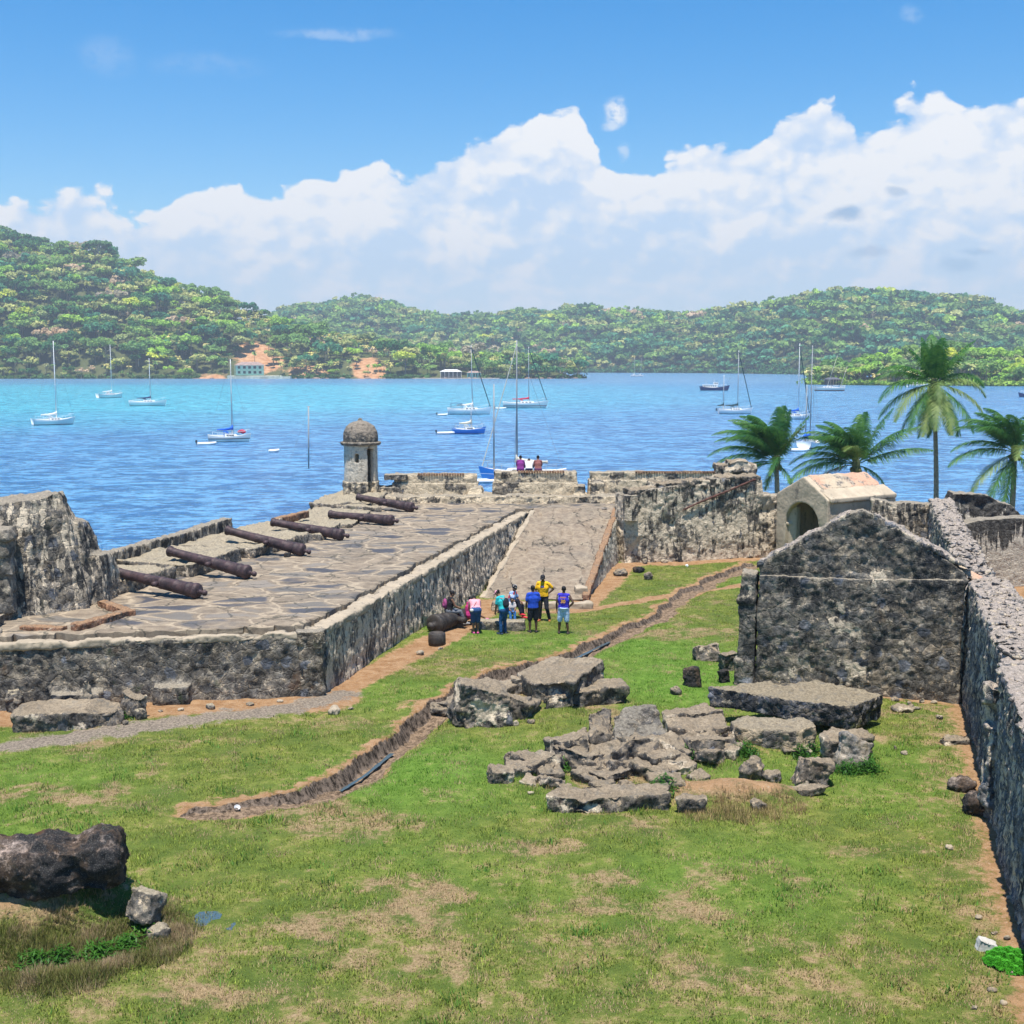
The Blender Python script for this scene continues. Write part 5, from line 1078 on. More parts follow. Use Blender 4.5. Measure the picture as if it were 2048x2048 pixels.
g = G(); x, y, z = gp(1010, 1222); g.box((x-.5, y, z-.2), (x+.25, y+.4, z+.36)); tag(rock_obj('stone_log', g, M_ledge, .05, amp=.06, sc=1.2, stones=.02), 'short stone block at the left foot of the ramp', 'stone')
# ================================================================== people
SK = [simple('skin_dark', (.085, .045, .028), .55, 8, .12), simple('skin_brown', (.24, .125, .075), .55, 8, .12), simple('skin_light_brown', (.36, .20, .13), .55, 8, .12)]
M_hair = simple('hair_black', (.012, .011, .012), .7); M_eye = simple('eye_dark', (.01, .01, .01), .3)
def cloth(name, c, var=.18): return simple(name, c, .85, 9, var, bump=.3)
def chain(g, pts, rad, n=9):
    pts = [Vector(p) for p in pts]
    for i in range(len(pts)-1):
        a, b = pts[i], pts[i+1]; ra, rb = rad[i], rad[i+1]
        g.tube([a, b], [ra, rb], n); g.ell(a, (ra,)*3, n, 6); g.ell(b, (rb,)*3, n, 6)
def hand(g, wrist, dirv, palmn, r=1.):
    """palm, four unequal curled fingers, thumb from the side of the palm"""
    d = Vector(dirv).normalized(); n = Vector(palmn); n = (n-d*n.dot(d)).normalized(); s = d.cross(n)
    w_ = Vector(wrist); pc = w_+d*.05*r
    for k in (-1.5, -.5, .5, 1.5): chain(g, [w_+s*k*.012*r, w_+d*.09*r+s*k*.019*r], [.019*r, .013*r], 6)
    for k, L in ((-1.5, .058), (-.5, .075), (.5, .08), (1.5, .07)):
        a = w_+d*.09*r+s*k*.020*r; b = a+(d*.85+n*.35)*L*.5*r; c = b+(d*.55+n*.75)*L*.5*r; chain(g, [a, b, c], [.0105*r, .0095*r, .008*r], 6)
    a = w_+d*.03*r+s*.035*r; b = a+(d*.6+s*.7)*.04*r; c = b+(d*.9+n*.3+s*.1)*.035*r; chain(g, [a, b, c], [.014*r, .011*r, .009*r], 6)
def person(label, loc, rz, J, skin, top, bottom, hair='short', shoe=None, scale=1., female=False, sleeve='short', legs='shorts', cap=None, extra=None, group=None):
    """J: joints in metres, facing +y, right side +x"""
    rt = thing('person', label, 'person', loc, rz); rt.scale = (scale,)*3
    V = {k: Vector(v) for k, v in J.items()}
    pel, che, nek, hed = V['pelvis'], V['chest'], V['neck'], V['head']
    sw = .80 if female else 1.; hw = 1.08 if female else 1.
    up_ = (hed-nek).normalized(); face = V.get('face', Vector((0, 1, -.15))).normalized(); face = (face-up_*face.dot(up_)*.6).normalized()
    sR, sL = V['shR'], V['shL']; sax = (sR-sL).normalized(); hR, hL = V['hipR'], V['hipL']; hax = (hR-hL).normalized()
    g = G()
    def torso(g, k):
        for s in (-1, 0, 1):
            chain(g, [pel+hax*s*.075*hw, pel.lerp(che, .5)+sax*s*.065, che+sax*s*.085*sw, nek+sax*s*.05-(nek-che)*.25], [.115*hw+k, .105+k, .118+k, .06+k])
        chain(g, [sR.lerp(sL, .08), nek-(nek-che)*.2, sL.lerp(sR, .08)], [.054+k, .058+k, .054+k])
    torso(g, 0)
    chain(g, [nek-(nek-che)*.3, nek, nek+up_*.07], [.062, .056, .054])
    g.ell(hed, (.078, .092, .112), 14, 10, Matrix.Identity(4)) if False else None
    hm = Matrix.Translation(hed) @ face.to_track_quat('Y', 'Z').to_matrix().to_4x4()
    g.ell((0, 0, .02), (.076, .094, .10), 14, 10, hm); g.ell((0, .035, -.05), (.052, .055, .065), 12, 8, hm); g.ell((0, .098, -.012), (.013, .022, .024), 8, 6, hm)
    for s in (-1, 1): g.ell((s*.078, -.005, -.01), (.010, .02, .032), 7, 6, hm); g.ell((s*.033, .082, .022), (.022, .012, .012), 7, 5, hm)
    g.ell((0, .088, -.055), (.024, .010, .010), 7, 5, hm)
    for sd in 'RL':
        sh, elb, wr = V['sh'+sd], V['el'+sd], V['wr'+sd]; chain(g, [sh, sh.lerp(elb, .5), elb, elb.lerp(wr, .35), wr], [.056, .047, .038, .040, .025])
        dv = (wr-elb).normalized(); hand(g, wr, V.get('hd'+sd, dv), V.get('hn'+sd, -sax if sd == 'R' else sax))
        hp, kn, an = V['hip'+sd], V['kn'+sd], V['an'+sd]; chain(g, [hp, hp.lerp(kn, .5), kn, kn.lerp(an, .35), an], [.092*hw, .075, .054, .056, .034])
        tv = V.get('toe'+sd, Vector((0, 1, 0))); tv = Vector((tv.x, tv.y, 0)).normalized(); chain(g, [an-tv*.03+Vector((0, 0, -.05)), an+tv*.08+Vector((0, 0, -.055)), an+tv*.15+Vector((0, 0, -.062))], [.036, .034, .022]); chain(g, [an, an-tv*.02+Vector((0, 0, -.05))], [.034, .036])
    me = remesh(g.mesh(), .0115, 2); me.polygons.foreach_set('use_smooth', np.ones(len(me.polygons), bool)); link('body', me, SK[skin], rt)
    def wear(name, fn, mat, vox=.016, it=2):
        g = G(); fn(g); me = remesh(g.mesh(), vox, it); P_ = getco(me); N_ = getno(me); P_ += N_*(.006*fbm(P_+loc[0], 14, 2))[:, None]
        me.vertices.foreach_set('co', P_.astype(np.float32).ravel()); me.polygons.foreach_set('use_smooth', np.ones(len(me.polygons), bool)); return link(name, me, mat, rt)
    def shirt(g):
        torso(g, .024)
        if sleeve != 'none':
            for sd in 'RL':
                sh, elb, wr = V['sh'+sd], V['el'+sd], V['wr'+sd]
                if sleeve == 'short': chain(g, [sh, sh.lerp(elb, .66)], [.066, .064])
                else: chain(g, [sh, elb, elb.lerp(wr, .85)], [.070, .055, .045])
    if top is not None: wear('shirt' if sleeve != 'none' else 'vest', shirt, top)
    def trs(g):
        for s in (-1, 0, 1): chain(g, [pel+hax*s*.075*hw, pel.lerp(che, .22)+hax*s*.07], [.140*hw, .130])
        for sd in 'RL':
            hp, kn, an = V['hip'+sd], V['kn'+sd], V['an'+sd]
            if legs == 'shorts': chain(g, [hp, hp.lerp(kn, .5), hp.lerp(kn, .95)], [.118*hw, .108, .098])
            elif legs == 'short': chain(g, [hp, hp.lerp(kn, .55)], [.118*hw, .108])
            else: chain(g, [hp, kn, kn.lerp(an, .95)], [.112*hw, .076, .060])
    wear({'shorts': 'shorts', 'short': 'shorts', 'long': 'trousers'}[legs], trs, bottom)
    if hair:
        g = G(); g.ell((0, -.016, .040), (.088, .098, .094), 14, 10, hm)
        if hair == 'bun': g.ell((0, -.10, .06), (.05, .05, .05), 10, 7, hm)
        if hair == 'long': g.ell((0, -.07, -.05), (.085, .05, .14), 10, 7, hm)
        if hair == 'short': g = G(); g.ell((0, -.014, .038), (.082, .092, .088), 14, 10, hm)
        me = g.mesh('hair', True)
        if cap is None or hair in ('bun', 'long'): link('hair', me, M_hair, rt)
    if cap is not None:
        g = G(); g.ell((0, -.005, .055), (.088, .102, .082), 14, 10, hm); g.prism([(-.075, .06, .075), (.075, .06, .075), (.06, .17, .06), (-.06, .17, .06)], [(-.075, .06, .062), (.075, .06, .062), (.06, .17, .05), (-.06, .17, .05)], hm); link('cap', g.mesh('cap', True), cap, rt)
    g = G()
    for s in (-1, 1): g.ell((s*.032, .088, .012), (.010, .006, .006), 8, 5, hm)
    link('eyes', g.mesh('eyes', True), M_eye, rt)
    if shoe:
        for sd in 'RL':
            an = V['an'+sd]; tv = V.get('toe'+sd, Vector((0, 1, 0))); tv = Vector((tv.x, tv.y, 0)).normalized(); g = G(); z_ = Vector((0, 0, -.06))
            chain(g, [an-tv*.045+z_, an+tv*.08+z_, an+tv*.17+z_+Vector((0, 0, -.008))], [.047, .044, .034], 10)
            link('shoe', remesh(g.mesh(), .012, 1), shoe, rt)
    if extra: extra(rt, V, hm)
    return rt
def stand(**k):
    J = dict(pelvis=(0, 0, .93), chest=(0, .01, 1.24), neck=(0, 0, 1.46), head=(0, .025, 1.61), shR=(.19, 0, 1.40), shL=(-.19, 0, 1.40), elR=(.25, -.02, 1.11), elL=(-.25, -.02, 1.11), wrR=(.25, .04, .86), wrL=(-.25, .04, .86),
             hipR=(.09, 0, .90), hipL=(-.09, 0, .90), knR=(.11, .02, .49), knL=(-.11, .02, .49), anR=(.12, -.01, .095), anL=(-.12, -.01, .095), toeR=(.2, 1, 0), toeL=(-.2, 1, 0)); J.update(k); return J
def gp3(px, py): x, y, z = gp(px, py); return (x, y, z-.005)
# man in the blue and purple basketball vest, seen from behind, right hand on hip
def back_text(rt, V, hm):
    for txt, sz, zc, mt in (('30', .17, 1.20, simple('number_orange', (.85, .42, .05), .8)), ('CURRY', .065, 1.345, simple('name_orange', (.75, .30, .08), .8))):
        cu = bpy.data.curves.new('t', 'FONT'); cu.body = txt; cu.size = sz; cu.align_x = 'CENTER'; cu.align_y = 'CENTER'; cu.extrude = .004; cu.offset = .004
        o = bpy.data.objects.new('t', cu); COL.objects.link(o); dg = bpy.context.evaluated_depsgraph_get(); me = bpy.data.meshes.new_from_object(o.evaluated_get(dg)); bpy.data.objects.remove(o)
        n = link('jersey_number' if txt == '30' else 'jersey_name', me, mt, rt); n.location = (0, -.150, zc); n.rotation_euler = (math.pi/2, 0, 0); n['label'] = 'orange number 30 on the back' if txt == '30' else 'orange name on the back'
    for sd, s in (('R', 1), ('L', -1)):
        g = G(); chain(g, [V['sh'+sd]+Vector((-.045*s, -.03, .05)), V['sh'+sd]+Vector((.005*s, -.06, -.03)), V['sh'+sd]+Vector((-.0*s, -.04, -.20))], [.012, .012, .012], 6); link('armhole_trim', g.mesh(), M_white, rt)
    g = G(); g.tube([(-.15, -.07, .965), (-.07, -.15, .955), (.05, -.155, .95), (.16, -.08, .955)], .028, 8); link('tied_cloth', g.mesh('x', True), simple('pale_blue_cloth', (.45, .58, .75), .8), rt)
person('man in a blue basketball vest with number 30, light blue shorts, hand on hip', gp3(1127, 1268), R(-12), stand(elR=(.36, -.10, 1.17), wrR=(.19, -.02, .99), hdR=(-.6, .3, -.6), anR=(.16, .0, .095), anL=(-.17, .03, .095), knL=(-.14, .03, .49)), 0,
       cloth('vest_blue', (.035, .03, .42)), cloth('light_denim', (.42, .56, .76)), sleeve='none', shoe=simple('sandal_dark', (.04, .035, .03)), extra=back_text, scale=1.0)
person('man in a royal blue polo and black shorts standing with his back turned', gp3(1066, 1265), R(14), stand(head=(.0, .05, 1.60), neck=(0, .02, 1.46), pelvis=(0, 0, .91)), 0, cloth('polo_blue', (.012, .06, .42)), cloth('shorts_black', (.012, .013, .02)), shoe=simple('shoe_black', (.02, .02, .022)), hair='short', scale=.99)
def emblem(rt, V, hm):
    g = G(); g.ell((0, .128, 1.29), (.085, .022, .05), 14, 7); link('shirt_emblem', g.mesh('e', True), simple('emblem_purple', (.22, .07, .35)), rt)
    g = G(); g.ell((0, .140, 1.295), (.05, .015, .02), 12, 6); link('shirt_emblem', g.mesh('e', True), simple('emblem_white', (.8, .75, .7)), rt)
person('man in a yellow shirt and black cap facing the camera, one hand on hip', gp3(1086, 1242), R(180-14), stand(head=(0, .05, 1.60), face=(0, 1, -.55), elL=(-.38, -.06, 1.20), wrL=(-.18, .02, 1.02), hdL=(.6, .3, -.5), elR=(.27, .02, 1.13), wrR=(.24, .14, .93), knL=(-.17, .12, .50), anL=(-.24, -.02, .095), knR=(.10, .02, .49)), 0,
       cloth('shirt_yellow', (.78, .42, .01)), cloth('trousers_black', (.014, .016, .022)), legs='long', cap=simple('cap_black', (.015, .015, .018)), shoe=simple('shoe_orange', (.35, .10, .04)), extra=emblem, scale=1.03)
# woman in pink bending forward, seen from behind
def bag(rt, V, hm):
    g = G(); g.ell((-.16, -.22, .93), (.075, .05, .06), 10, 7); link('waist_bag', g.mesh('b', True), simple('bag_white', (.7, .66, .62)), rt)
    g = G(); g.tube([V['shR']+Vector((-.05, -.05, .07)), (0.02, -.05, 1.19), (-.16, -.20, .95)], .008, 6); link('bag_strap', g.mesh(), simple('strap_brown', (.2, .1, .06)), rt)
bend = stand(pelvis=(0, -.10, .90), chest=(0, .12, 1.12), neck=(0, .33, 1.19), head=(0, .47, 1.20), face=(0, .6, -1), shR=(.17, .28, 1.18), shL=(-.17, .28, 1.18), elR=(.20, .36, .90), elL=(-.2, .36, .9), wrR=(.14, .50, .68), wrL=(-.14, .5, .68), hipR=(.09, -.10, .87), hipL=(-.09, -.1, .87), knR=(.09, -.02, .48), knL=(-.09, -.02, .48), anR=(.09, -.02, .095), anL=(-.07, -.02, .095))
person('woman in a pink top and denim shorts bending forward at the wall, seen from behind', gp3(951, 1267), R(8), bend, 1, cloth('top_pink', (.72, .32, .36)), cloth('denim_blue', (.025, .07, .19)), legs='shorts', hair='bun', female=True, shoe=simple('shoe_pink', (.55, .08, .26)), extra=bag, scale=.95)
# seated woman in black with a pink backpack, on the fallen cannon
def sitp(h=.45, **k):
    J = dict(pelvis=(0, 0, h+.10), chest=(0, .06, h+.40), neck=(0, .10, h+.60), head=(0, .15, h+.74), face=(0, 1, -.6), shR=(.17, .08, h+.55), shL=(-.17, .08, h+.55), elR=(.21, .20, h+.30), elL=(-.21, .20, h+.30), wrR=(.12, .38, h+.20), wrL=(-.12, .38, h+.2),
             hipR=(.09, 0, h+.08), hipL=(-.09, 0, h+.08), knR=(.12, .42, h+.06), knL=(-.12, .42, h+.06), anR=(.12, .44, .095), anL=(-.12, .44, .095)); J.update(k); return J
def pack(col, c2):
    def f(rt, V, hm):
        g = G(); c_ = V['chest']-Vector((0, .20, .02)); g.ell(c_, (.15, .085, .20), 12, 9); g.ell(c_-Vector((0, .07, .06)), (.10, .04, .10), 10, 7); b_ = link('backpack', remesh(g.mesh(), .02, 1), col, rt)
        g = G()
        for s in (-1, 1): g.tube([c_+Vector((s*.10, .03, .17)), V['neck']+Vector((s*.11, .03, -.02)), V['chest']+Vector((s*.13, .12, .02)), c_+Vector((s*.13, .06, -.14))], .016, 6)
        link('shoulder_strap', g.mesh(), c2, rt)
    return f
sc_ = PC+PD*1.15
person('seated woman in a black top with a pink backpack on the fallen cannon', (sc_.x-.12, sc_.y-.05, gz(sc_.x, sc_.y)), R(-70), sitp(.56, anR=(.12, .62, .2), anL=(-.12, .60, .2), knR=(.12, .42, .62), knL=(-.12, .42, .62)), 1, cloth('top_black', (.015, .014, .016)), cloth('grey_trousers', (.16, .17, .19)), legs='long', hair='bun', female=True, sleeve='none', shoe=simple('shoe_grey', (.3, .3, .3)), extra=pack(cloth('pack_pink', (.30, .06, .17)), simple('strap_dark', (.03, .02, .03))), scale=.95)
sc_ = PC+PD*1.95
person('child in magenta with pink shoes sitting behind the bending woman', (sc_.x+.15, sc_.y-.15, gz(sc_.x, sc_.y)-.05), R(-62), sitp(.42, knR=(.13, .38, .52), knL=(-.1, .38, .50), anR=(.15, .74, .34), anL=(-.08, .70, .20)), 1, cloth('top_magenta', (.45, .03, .16)), cloth('magenta_shorts', (.40, .03, .15)), legs='shorts', hair='bun', female=True, shoe=simple('shoe_bright_pink', (.65, .12, .35)), scale=.86)
# woman with teal top, pink cap and dark backpack, side on facing left
J_ = stand(pelvis=(0, -.05, .92), chest=(0, .05, 1.22), neck=(0, .17, 1.40), head=(0, .27, 1.50), face=(0, 1, -.7), shR=(.17, .12, 1.36), shL=(-.17, .12, 1.36), elR=(.2, .18, 1.07), elL=(-.2, .16, 1.07), wrR=(.16, .30, .85), wrL=(-.16, .24, .83), hipR=(.08, -.05, .89), hipL=(-.08, -.05, .89))
person('woman in a teal shirt and pink cap with a dark backpack, stooping to the left', gp3(1006, 1268), R(48), J_, 1, cloth('shirt_teal', (.02, .38, .40)), cloth('jeans_blue', (.015, .07, .19)), legs='long', hair='bun', female=True, cap=simple('cap_pink', (.75, .35, .42)), shoe=simple('shoe_navy', (.03, .05, .09)), extra=pack(cloth('pack_dark', (.02, .022, .035)), simple('strap_red', (.5, .25, .22))), scale=.95)
# seated person on the step with patterned kerchief, and a small child in front
x, y, z = gp(1022, 1240)
def kerch(rt, V, hm):
    g = G(); g.ell((0, -.01, .045), (.094, .104, .095), 14, 10, hm); k_ = link('kerchief', g.mesh('k', True), M_kerch, rt)
M_kerch, t = newmat('kerchief'); pp = t.n('ShaderNodeTexCoord').outputs['Object']; t.out(t.mix(t.ss(t.vor(pp, 22), .34, .26), (.012, .012, .016), (.8, .78, .75)), .8)
m_pat, t = newmat('patterned_shirt'); pp = t.n('ShaderNodeTexCoord').outputs['Object']; cc = t.sep(t.vor(pp, 9, 'F1', out='Color')); t.out(t.ramp(cc[0], [(0, (.25, .36, .62)), (.4, (.75, .76, .8)), (.6, (.62, .10, .14)), (.8, (.28, .42, .7))], 'CONSTANT'), .85)
person('person in a patterned shirt and spotted black kerchief sitting on the step, red shoe forward', (x+.0, y+.45, z), R(-118), sitp(.42, knR=(.14, .36, .72), anR=(.16, .52, .26), anL=(-.12, .46, .1)), 1, m_pat, cloth('trousers_navy', (.012, .015, .03)), legs='long', hair='bun', female=True, shoe=simple('shoe_red', (.6, .03, .05)), extra=kerch, scale=1.0)
person('small child in blue jeans sitting low in front of the patterned shirt', (x+.02, y-.05, z), R(-170), sitp(.30, knR=(.1, .26, .42), knL=(-.1, .26, .42), anR=(.1, .34, .095), anL=(-.1, .34, .095), head=(0, .12, .98), neck=(0, .08, .88), chest=(0, .05, .66), shR=(.13, .06, .82), shL=(-.13, .06, .82), elR=(.17, .14, .62), elL=(-.17, .14, .62), wrR=(.1, .28, .52), wrL=(-.1, .28, .52)), 1, cloth('child_top', (.55, .5, .5)), cloth('child_jeans', (.04, .16, .42)), legs='long', hair='short', shoe=simple('shoe_white', (.6, .6, .6)), scale=.8)
# three people on the parapet looking out to sea
def onp(px, lab, h, **k):
    p_ = atY(px, 945, 67.5); k.setdefault('scale', .97)
    return person(lab, (p_[0], 67.45, 3.57-h), 0, sitp(h, face=(0, 1, -.5), anR=(.1, .44, h-.3), anL=(-.1, .44, h-.3), **k.pop('J', {})), **k)
onp(1041, 'woman in a purple top, leftmost of the three sitting on the parapet', .42, skin=1, top=cloth('top_purple', (.20, .03, .20)), bottom=cloth('skirt_purple', (.12, .02, .16)), hair='bun', female=True, legs='long')
onp(1058, 'person in a white shirt leaning forward between the two women on the parapet', .42, skin=1, top=cloth('shirt_white', (.78, .78, .82), .05), bottom=cloth('shorts_navy', (.012, .018, .06)), hair='short', legs='shorts', J=dict(chest=(0, .16, .78), neck=(0, .32, .92), head=(0, .44, .98), shR=(.2, .26, .90), shL=(-.2, .26, .9), elR=(.26, .32, .62), elL=(-.26, .32, .62), wrR=(.1, .46, .55), wrL=(-.1, .46, .55)))
onp(1076, 'woman in a brown striped top, rightmost of the three sitting on the parapet', .42, skin=1, top=cloth('top_brown', (.24, .09, .08)), bottom=cloth('skirt_plum', (.14, .05, .12)), hair='bun', female=True, legs='long')
# ================================================================== palms
def frond_mesh(g, base, dirv, L, droop, wind, nleaf=34, wl=.62, w=.045, curl=1., segs=12):
    """rachis arching from base; leaflets hang and stream with the wind"""
    p = Vector(base); d = Vector(dirv).normalized(); pts = [p.copy()]; dirs = [d.copy()]; wv_2 = Vector(wind)
    for i in range(segs):
        d = (d+Vector((0, 0, -droop*(.35+1.7*i/segs)/segs))+wv_2*(1.5*i/segs/segs+.7/segs)).normalized(); p = p+d*(L/segs); pts.append(p.copy()); dirs.append(d.copy())
    g.tube(pts[::2]+([pts[-1]] if segs % 2 else []), [.035*(1-.85*i/(len(pts[::2])-1)) for i in range(len(pts[::2]))]+([.004] if segs % 2 else []), 4, False)
    for k in range(nleaf):
        u = .10+.90*k/nleaf; f = u*segs; i = min(int(f), segs-1); q = pts[i].lerp(pts[i+1], f-i); dd = dirs[i]
        side = dd.cross(Vector((0, 0, 1))); side = side.normalized() if side.length > .05 else Vector((1, 0, 0)); upv = side.cross(dd).normalized()
        ll = wl*math.sin(math.pi*min(1, .12+u*.86))**.6*(1.05-.35*u)
        for s in (-1, 1):
            v = (side*s*.82+dd*.62+upv*.18).normalized(); v = (v+Vector((0, 0, -.42))*curl+wv_2*.75+Vector((random.uniform(-.16, .16), random.uniform(-.16, .16), random.uniform(-.16, .16)))).normalized()
            v2 = (v+Vector((0, 0, -.75))*curl+wv_2*.7).normalized(); m_ = q+v*ll*.5; e_ = m_+v2*ll*.55
            nrm = v.cross(dd).normalized() if v.cross(dd).length > .05 else upv
            wd_ = dd*w*.5+nrm*.0
            g.add([q-wd_, q+wd_, m_+wd_*.9, m_-wd_*.9, e_], [(0, 1, 2, 3), (3, 2, 4)])
def palm(name, label, base, crown, r, fronds, seed):
    random.seed(seed); rt = thing(name, label, 'palm tree', base); b = Vector((0, 0, 0)); c_ = Vector(crown)-Vector(base)
    g = G(); n = 40; pts = []; rad = []
    for i in range(n+1):
        u = i/n; q = b.lerp(c_, u)+Vector((math.sin(u*2.4)*.18*(1-u), 0, 0)); pts.append(q); rad.append(r*(1.25-.45*u)+(r*.10 if i % 2 else 0)+(r*.8*(1-u*12) if u < .08 else 0))
    g.tube(pts, rad, 12); link('trunk', g.mesh('trunk', True), M_bark, rt)
    g = G(); g.ell(c_+Vector((0, 0, .05)), (r*1.7, r*1.7, r*3), 10, 8); link('crown_shaft', remesh(g.mesh(), .06, 1), simple('crown_shaft', (.11, .12, .05), .8, 5, .3), rt)
    for i in range(6):
        a_ = i*1.05+.4; g = G(); g.ell(c_+Vector((math.cos(a_)*.30, math.sin(a_)*.30, -.30-.1*(i % 2))), (.13, .13, .17), 10, 7); link('coconut', g.mesh('c', True), simple('coconut', (.14, .13, .04), .6, 4, .3) if i == 0 else bpy.data.materials['coconut'], rt)
    for i, (az_, el_, L_2, dr, wi, mt) in enumerate(fronds):
        g = G(); d_3 = Vector((math.sin(R(az_))*math.cos(R(el_)), math.cos(R(az_))*math.cos(R(el_)), math.sin(R(el_))))
        frond_mesh(g, c_+d_3*.15, d_3, L_2*(1.18 if el_ < 65 else (.84 if name and base[0] > 29 and base[1] > 87 else .98)), dr, wi, nleaf=int(L_2*26), wl=.40*L_2**.75+.16, w=.050, curl=.8 if mt else 1.0)
        link('frond', g.mesh(), [M_frond, M_frond2, M_fronddry][mt if isinstance(mt, int) else 0], rt)
    return rt
def rfr(n, wind, L, elr=(5, 75), azr=(0, 360), seed=1, light=.2, droop=(.9, 1.5)):
    rs = random.Random(seed); o = []
    for i in range(n): o.append((azr[0]+(azr[1]-azr[0])*(i+rs.uniform(-.3, .3))/n*2.618 % 360, rs.uniform(*elr), L*rs.uniform(.85, 1.1), rs.uniform(*droop), wind, 1 if rs.random() < light else 0))
    return o
WL = (-.62, -.10, .02)
# azimuth: 0 away from camera, 90 to the right, 180 to the camera, 270 left
Y3 = 88.
c3 = atY(1868, 768, Y3); palm('coconut_palm', 'tallest coconut palm, straight trunk and full upright crown over the water', (atY(1872, 1030, Y3)[0], Y3, -2.3), c3, .15,
     [(a, e, L, dr, (-.12, 0, .05), m_) for a, e, L, dr, m_ in [(0, 86, 3.6, .3, 0), (330, 78, 3.9, .5, 0), (60, 74, 3.8, .5, 0), (280, 66, 3.4, .6, 0), (180, 72, 3.4, .8, 0), (100, 58, 3.3, .8, 0), (20, 62, 3.6, .7, 0), (75, 48, 3.0, .5, 0), (350, 70, 3.5, .4, 0),
      (262, 42, 3.9, 1.4, 0), (285, 32, 3.8, 1.3, 0), (250, 18, 4.2, 1.5, 0), (92, 20, 3.4, 1.5, 1), (80, 32, 3.6, 1.6, 0), (110, -6, 3.9, 1.5, 1), (235, -4, 4.1, 1.5, 1), (220, -22, 4., 1.1, 0), (262, -8, 4.0, 1.2, 0), (190, -20, 3.9, 1.3, 1), (168, -30, 3.8, 1.2, 1), (205, -35, 3.9, 1.0, 1),
      (150, -40, 3.6, 1.0, 0), (130, -28, 3.8, 1.1, 0), (20, -45, 3.6, 1.0, 0), (320, -45, 3.6, 1.0, 0), (350, -65, 3.4, .6, 0), (200, -68, 3.2, .6, 0), (100, -50, 3.5, .8, 0), (60, -50, 3.4, .8, 0), (185, 20, 2.6, 2.6, 1)]], 3)
Y1 = 84.
def windy(seed, extra): 
    return [(a, e, L, dr, WL if lw else (-.1, 0, 0), m_) for a, e, L, dr, lw, m_ in extra]
palm('coconut_palm', 'leftmost wind blown coconut palm, its crown streaming left above the curtain wall', (atY(1553, 990, Y1)[0], Y1, -2.3), atY(1553, 925, Y1), .17,
     windy(1, [(300, 72, 4.2, .9, 1, 0), (330, 80, 4.3, 1.1, 1, 0), (0, 84, 4.0, 1.1, 1, 0), (200, 76, 4.0, 1.2, 1, 0), (250, 68, 4.3, 1.2, 1, 0), (160, 70, 3.8, 1.3, 1, 0), (285, 60, 4.3, 1.3, 1, 0), (230, 58, 4.2, 1.4, 1, 0), (40, 82, 3.7, .5, 0, 0), (80, 74, 3.6, .3, 0, 0), (60, 78, 3.8, .2, 0, 0), (95, 62, 3.1, .6, 0, 0), (120, 60, 2.6, .6, 0, 1),
       (270, 40, 4.2, 1.3, 1, 0), (260, 28, 4.0, 1.3, 1, 0), (245, 10, 3.6, 1.2, 1, 0), (265, -6, 4.3, .9, 1, 1), (280, -4, 3.8, 1.0, 1, 0), (220, -40, 1.8, 1.0, 0, 1), (130, -35, 1.7, 1.0, 0, 0), (180, 30, 3.0, 1.9, 1, 0), (210, 84, 4.2, 1.0, 1, 0), (310, 50, 4., 1.2, 1, 0), (340, 64, 4.1, 1.1, 1, 0)]), 5)
palm('coconut_palm', 'wind blown coconut palm directly behind the vaulted chamber roof, one dry brown frond', (atY(1712, 990, Y1)[0], Y1, -2.3), atY(1712, 930, Y1), .17,
     windy(2, [(300, 74, 4.0, .9, 1, 0), (340, 80, 3.9, 1.1, 1, 0), (200, 76, 3.8, 1.2, 1, 0), (250, 66, 4.0, 1.2, 1, 0), (285, 58, 3.9, 1.2, 1, 0), (160, 74, 3.6, 1.2, 1, 0), (60, 76, 3.6, .5, 0, 0), (30, 70, 3.7, .7, 0, 0), (270, 36, 4.1, 1.4, 1, 0), (265, 24, 3.9, 1.2, 1, 0), (255, 14, 4.4, 1.1, 0, 0), (90, 62, 3.7, .5, 0, 0), (85, 40, 4.2, .5, 0, 0), (95, 26, 4.3, .6, 0, 0),
       (110, 50, 3.4, .7, 0, 0), (185, 50, 3.2, 1.3, 1, 1), (275, -2, 2.7, 1.3, 0, 2), (95, -12, 2.4, 1.5, 0, 0), (220, 62, 3.8, 1.3, 1, 0), (320, 60, 3.9, 1.2, 1, 0), (240, 48, 3.9, 1.4, 1, 0)]), 6)
palm('coconut_palm', 'coconut palm cut by the right edge of the photograph, streaming fronds over a bare trunk', (atY(2018, 1050, Y1)[0], Y1, -2.3), atY(2030, 905, Y1), .17,
     windy(4, [(300, 74, 4.0, .9, 1, 0), (340, 82, 3.9, 1.1, 1, 0), (200, 76, 3.8, 1.2, 1, 0), (250, 64, 4.0, 1.3, 1, 0), (285, 56, 4.0, 1.3, 1, 0), (160, 74, 3.6, 1.2, 1, 0), (60, 66, 3.6, 1.0, 0, 0), (90, 50, 3.7, 1.1, 0, 0), (270, 34, 3.9, 1.3, 1, 0), (262, 16, 4.2, 1.1, 0, 0), (250, -18, 3.8, 1.1, 0, 1), (235, -40, 3.8, .9, 0, 0), (180, 30, 3.3, 1.5, 1, 1), (150, -30, 3.6, 1.0, 0, 0),
       (110, -10, 3.8, 1.2, 0, 0), (90, 18, 3.8, 1.2, 0, 0), (130, 40, 3.6, 1.2, 0, 0), (215, -55, 3.6, .7, 0, 0), (120, -50, 3.5, .7, 0, 0), (230, 58, 3.8, 1.3, 1, 0), (320, 60, 3.9, 1.2, 1, 0)]), 8)
random.seed(11)
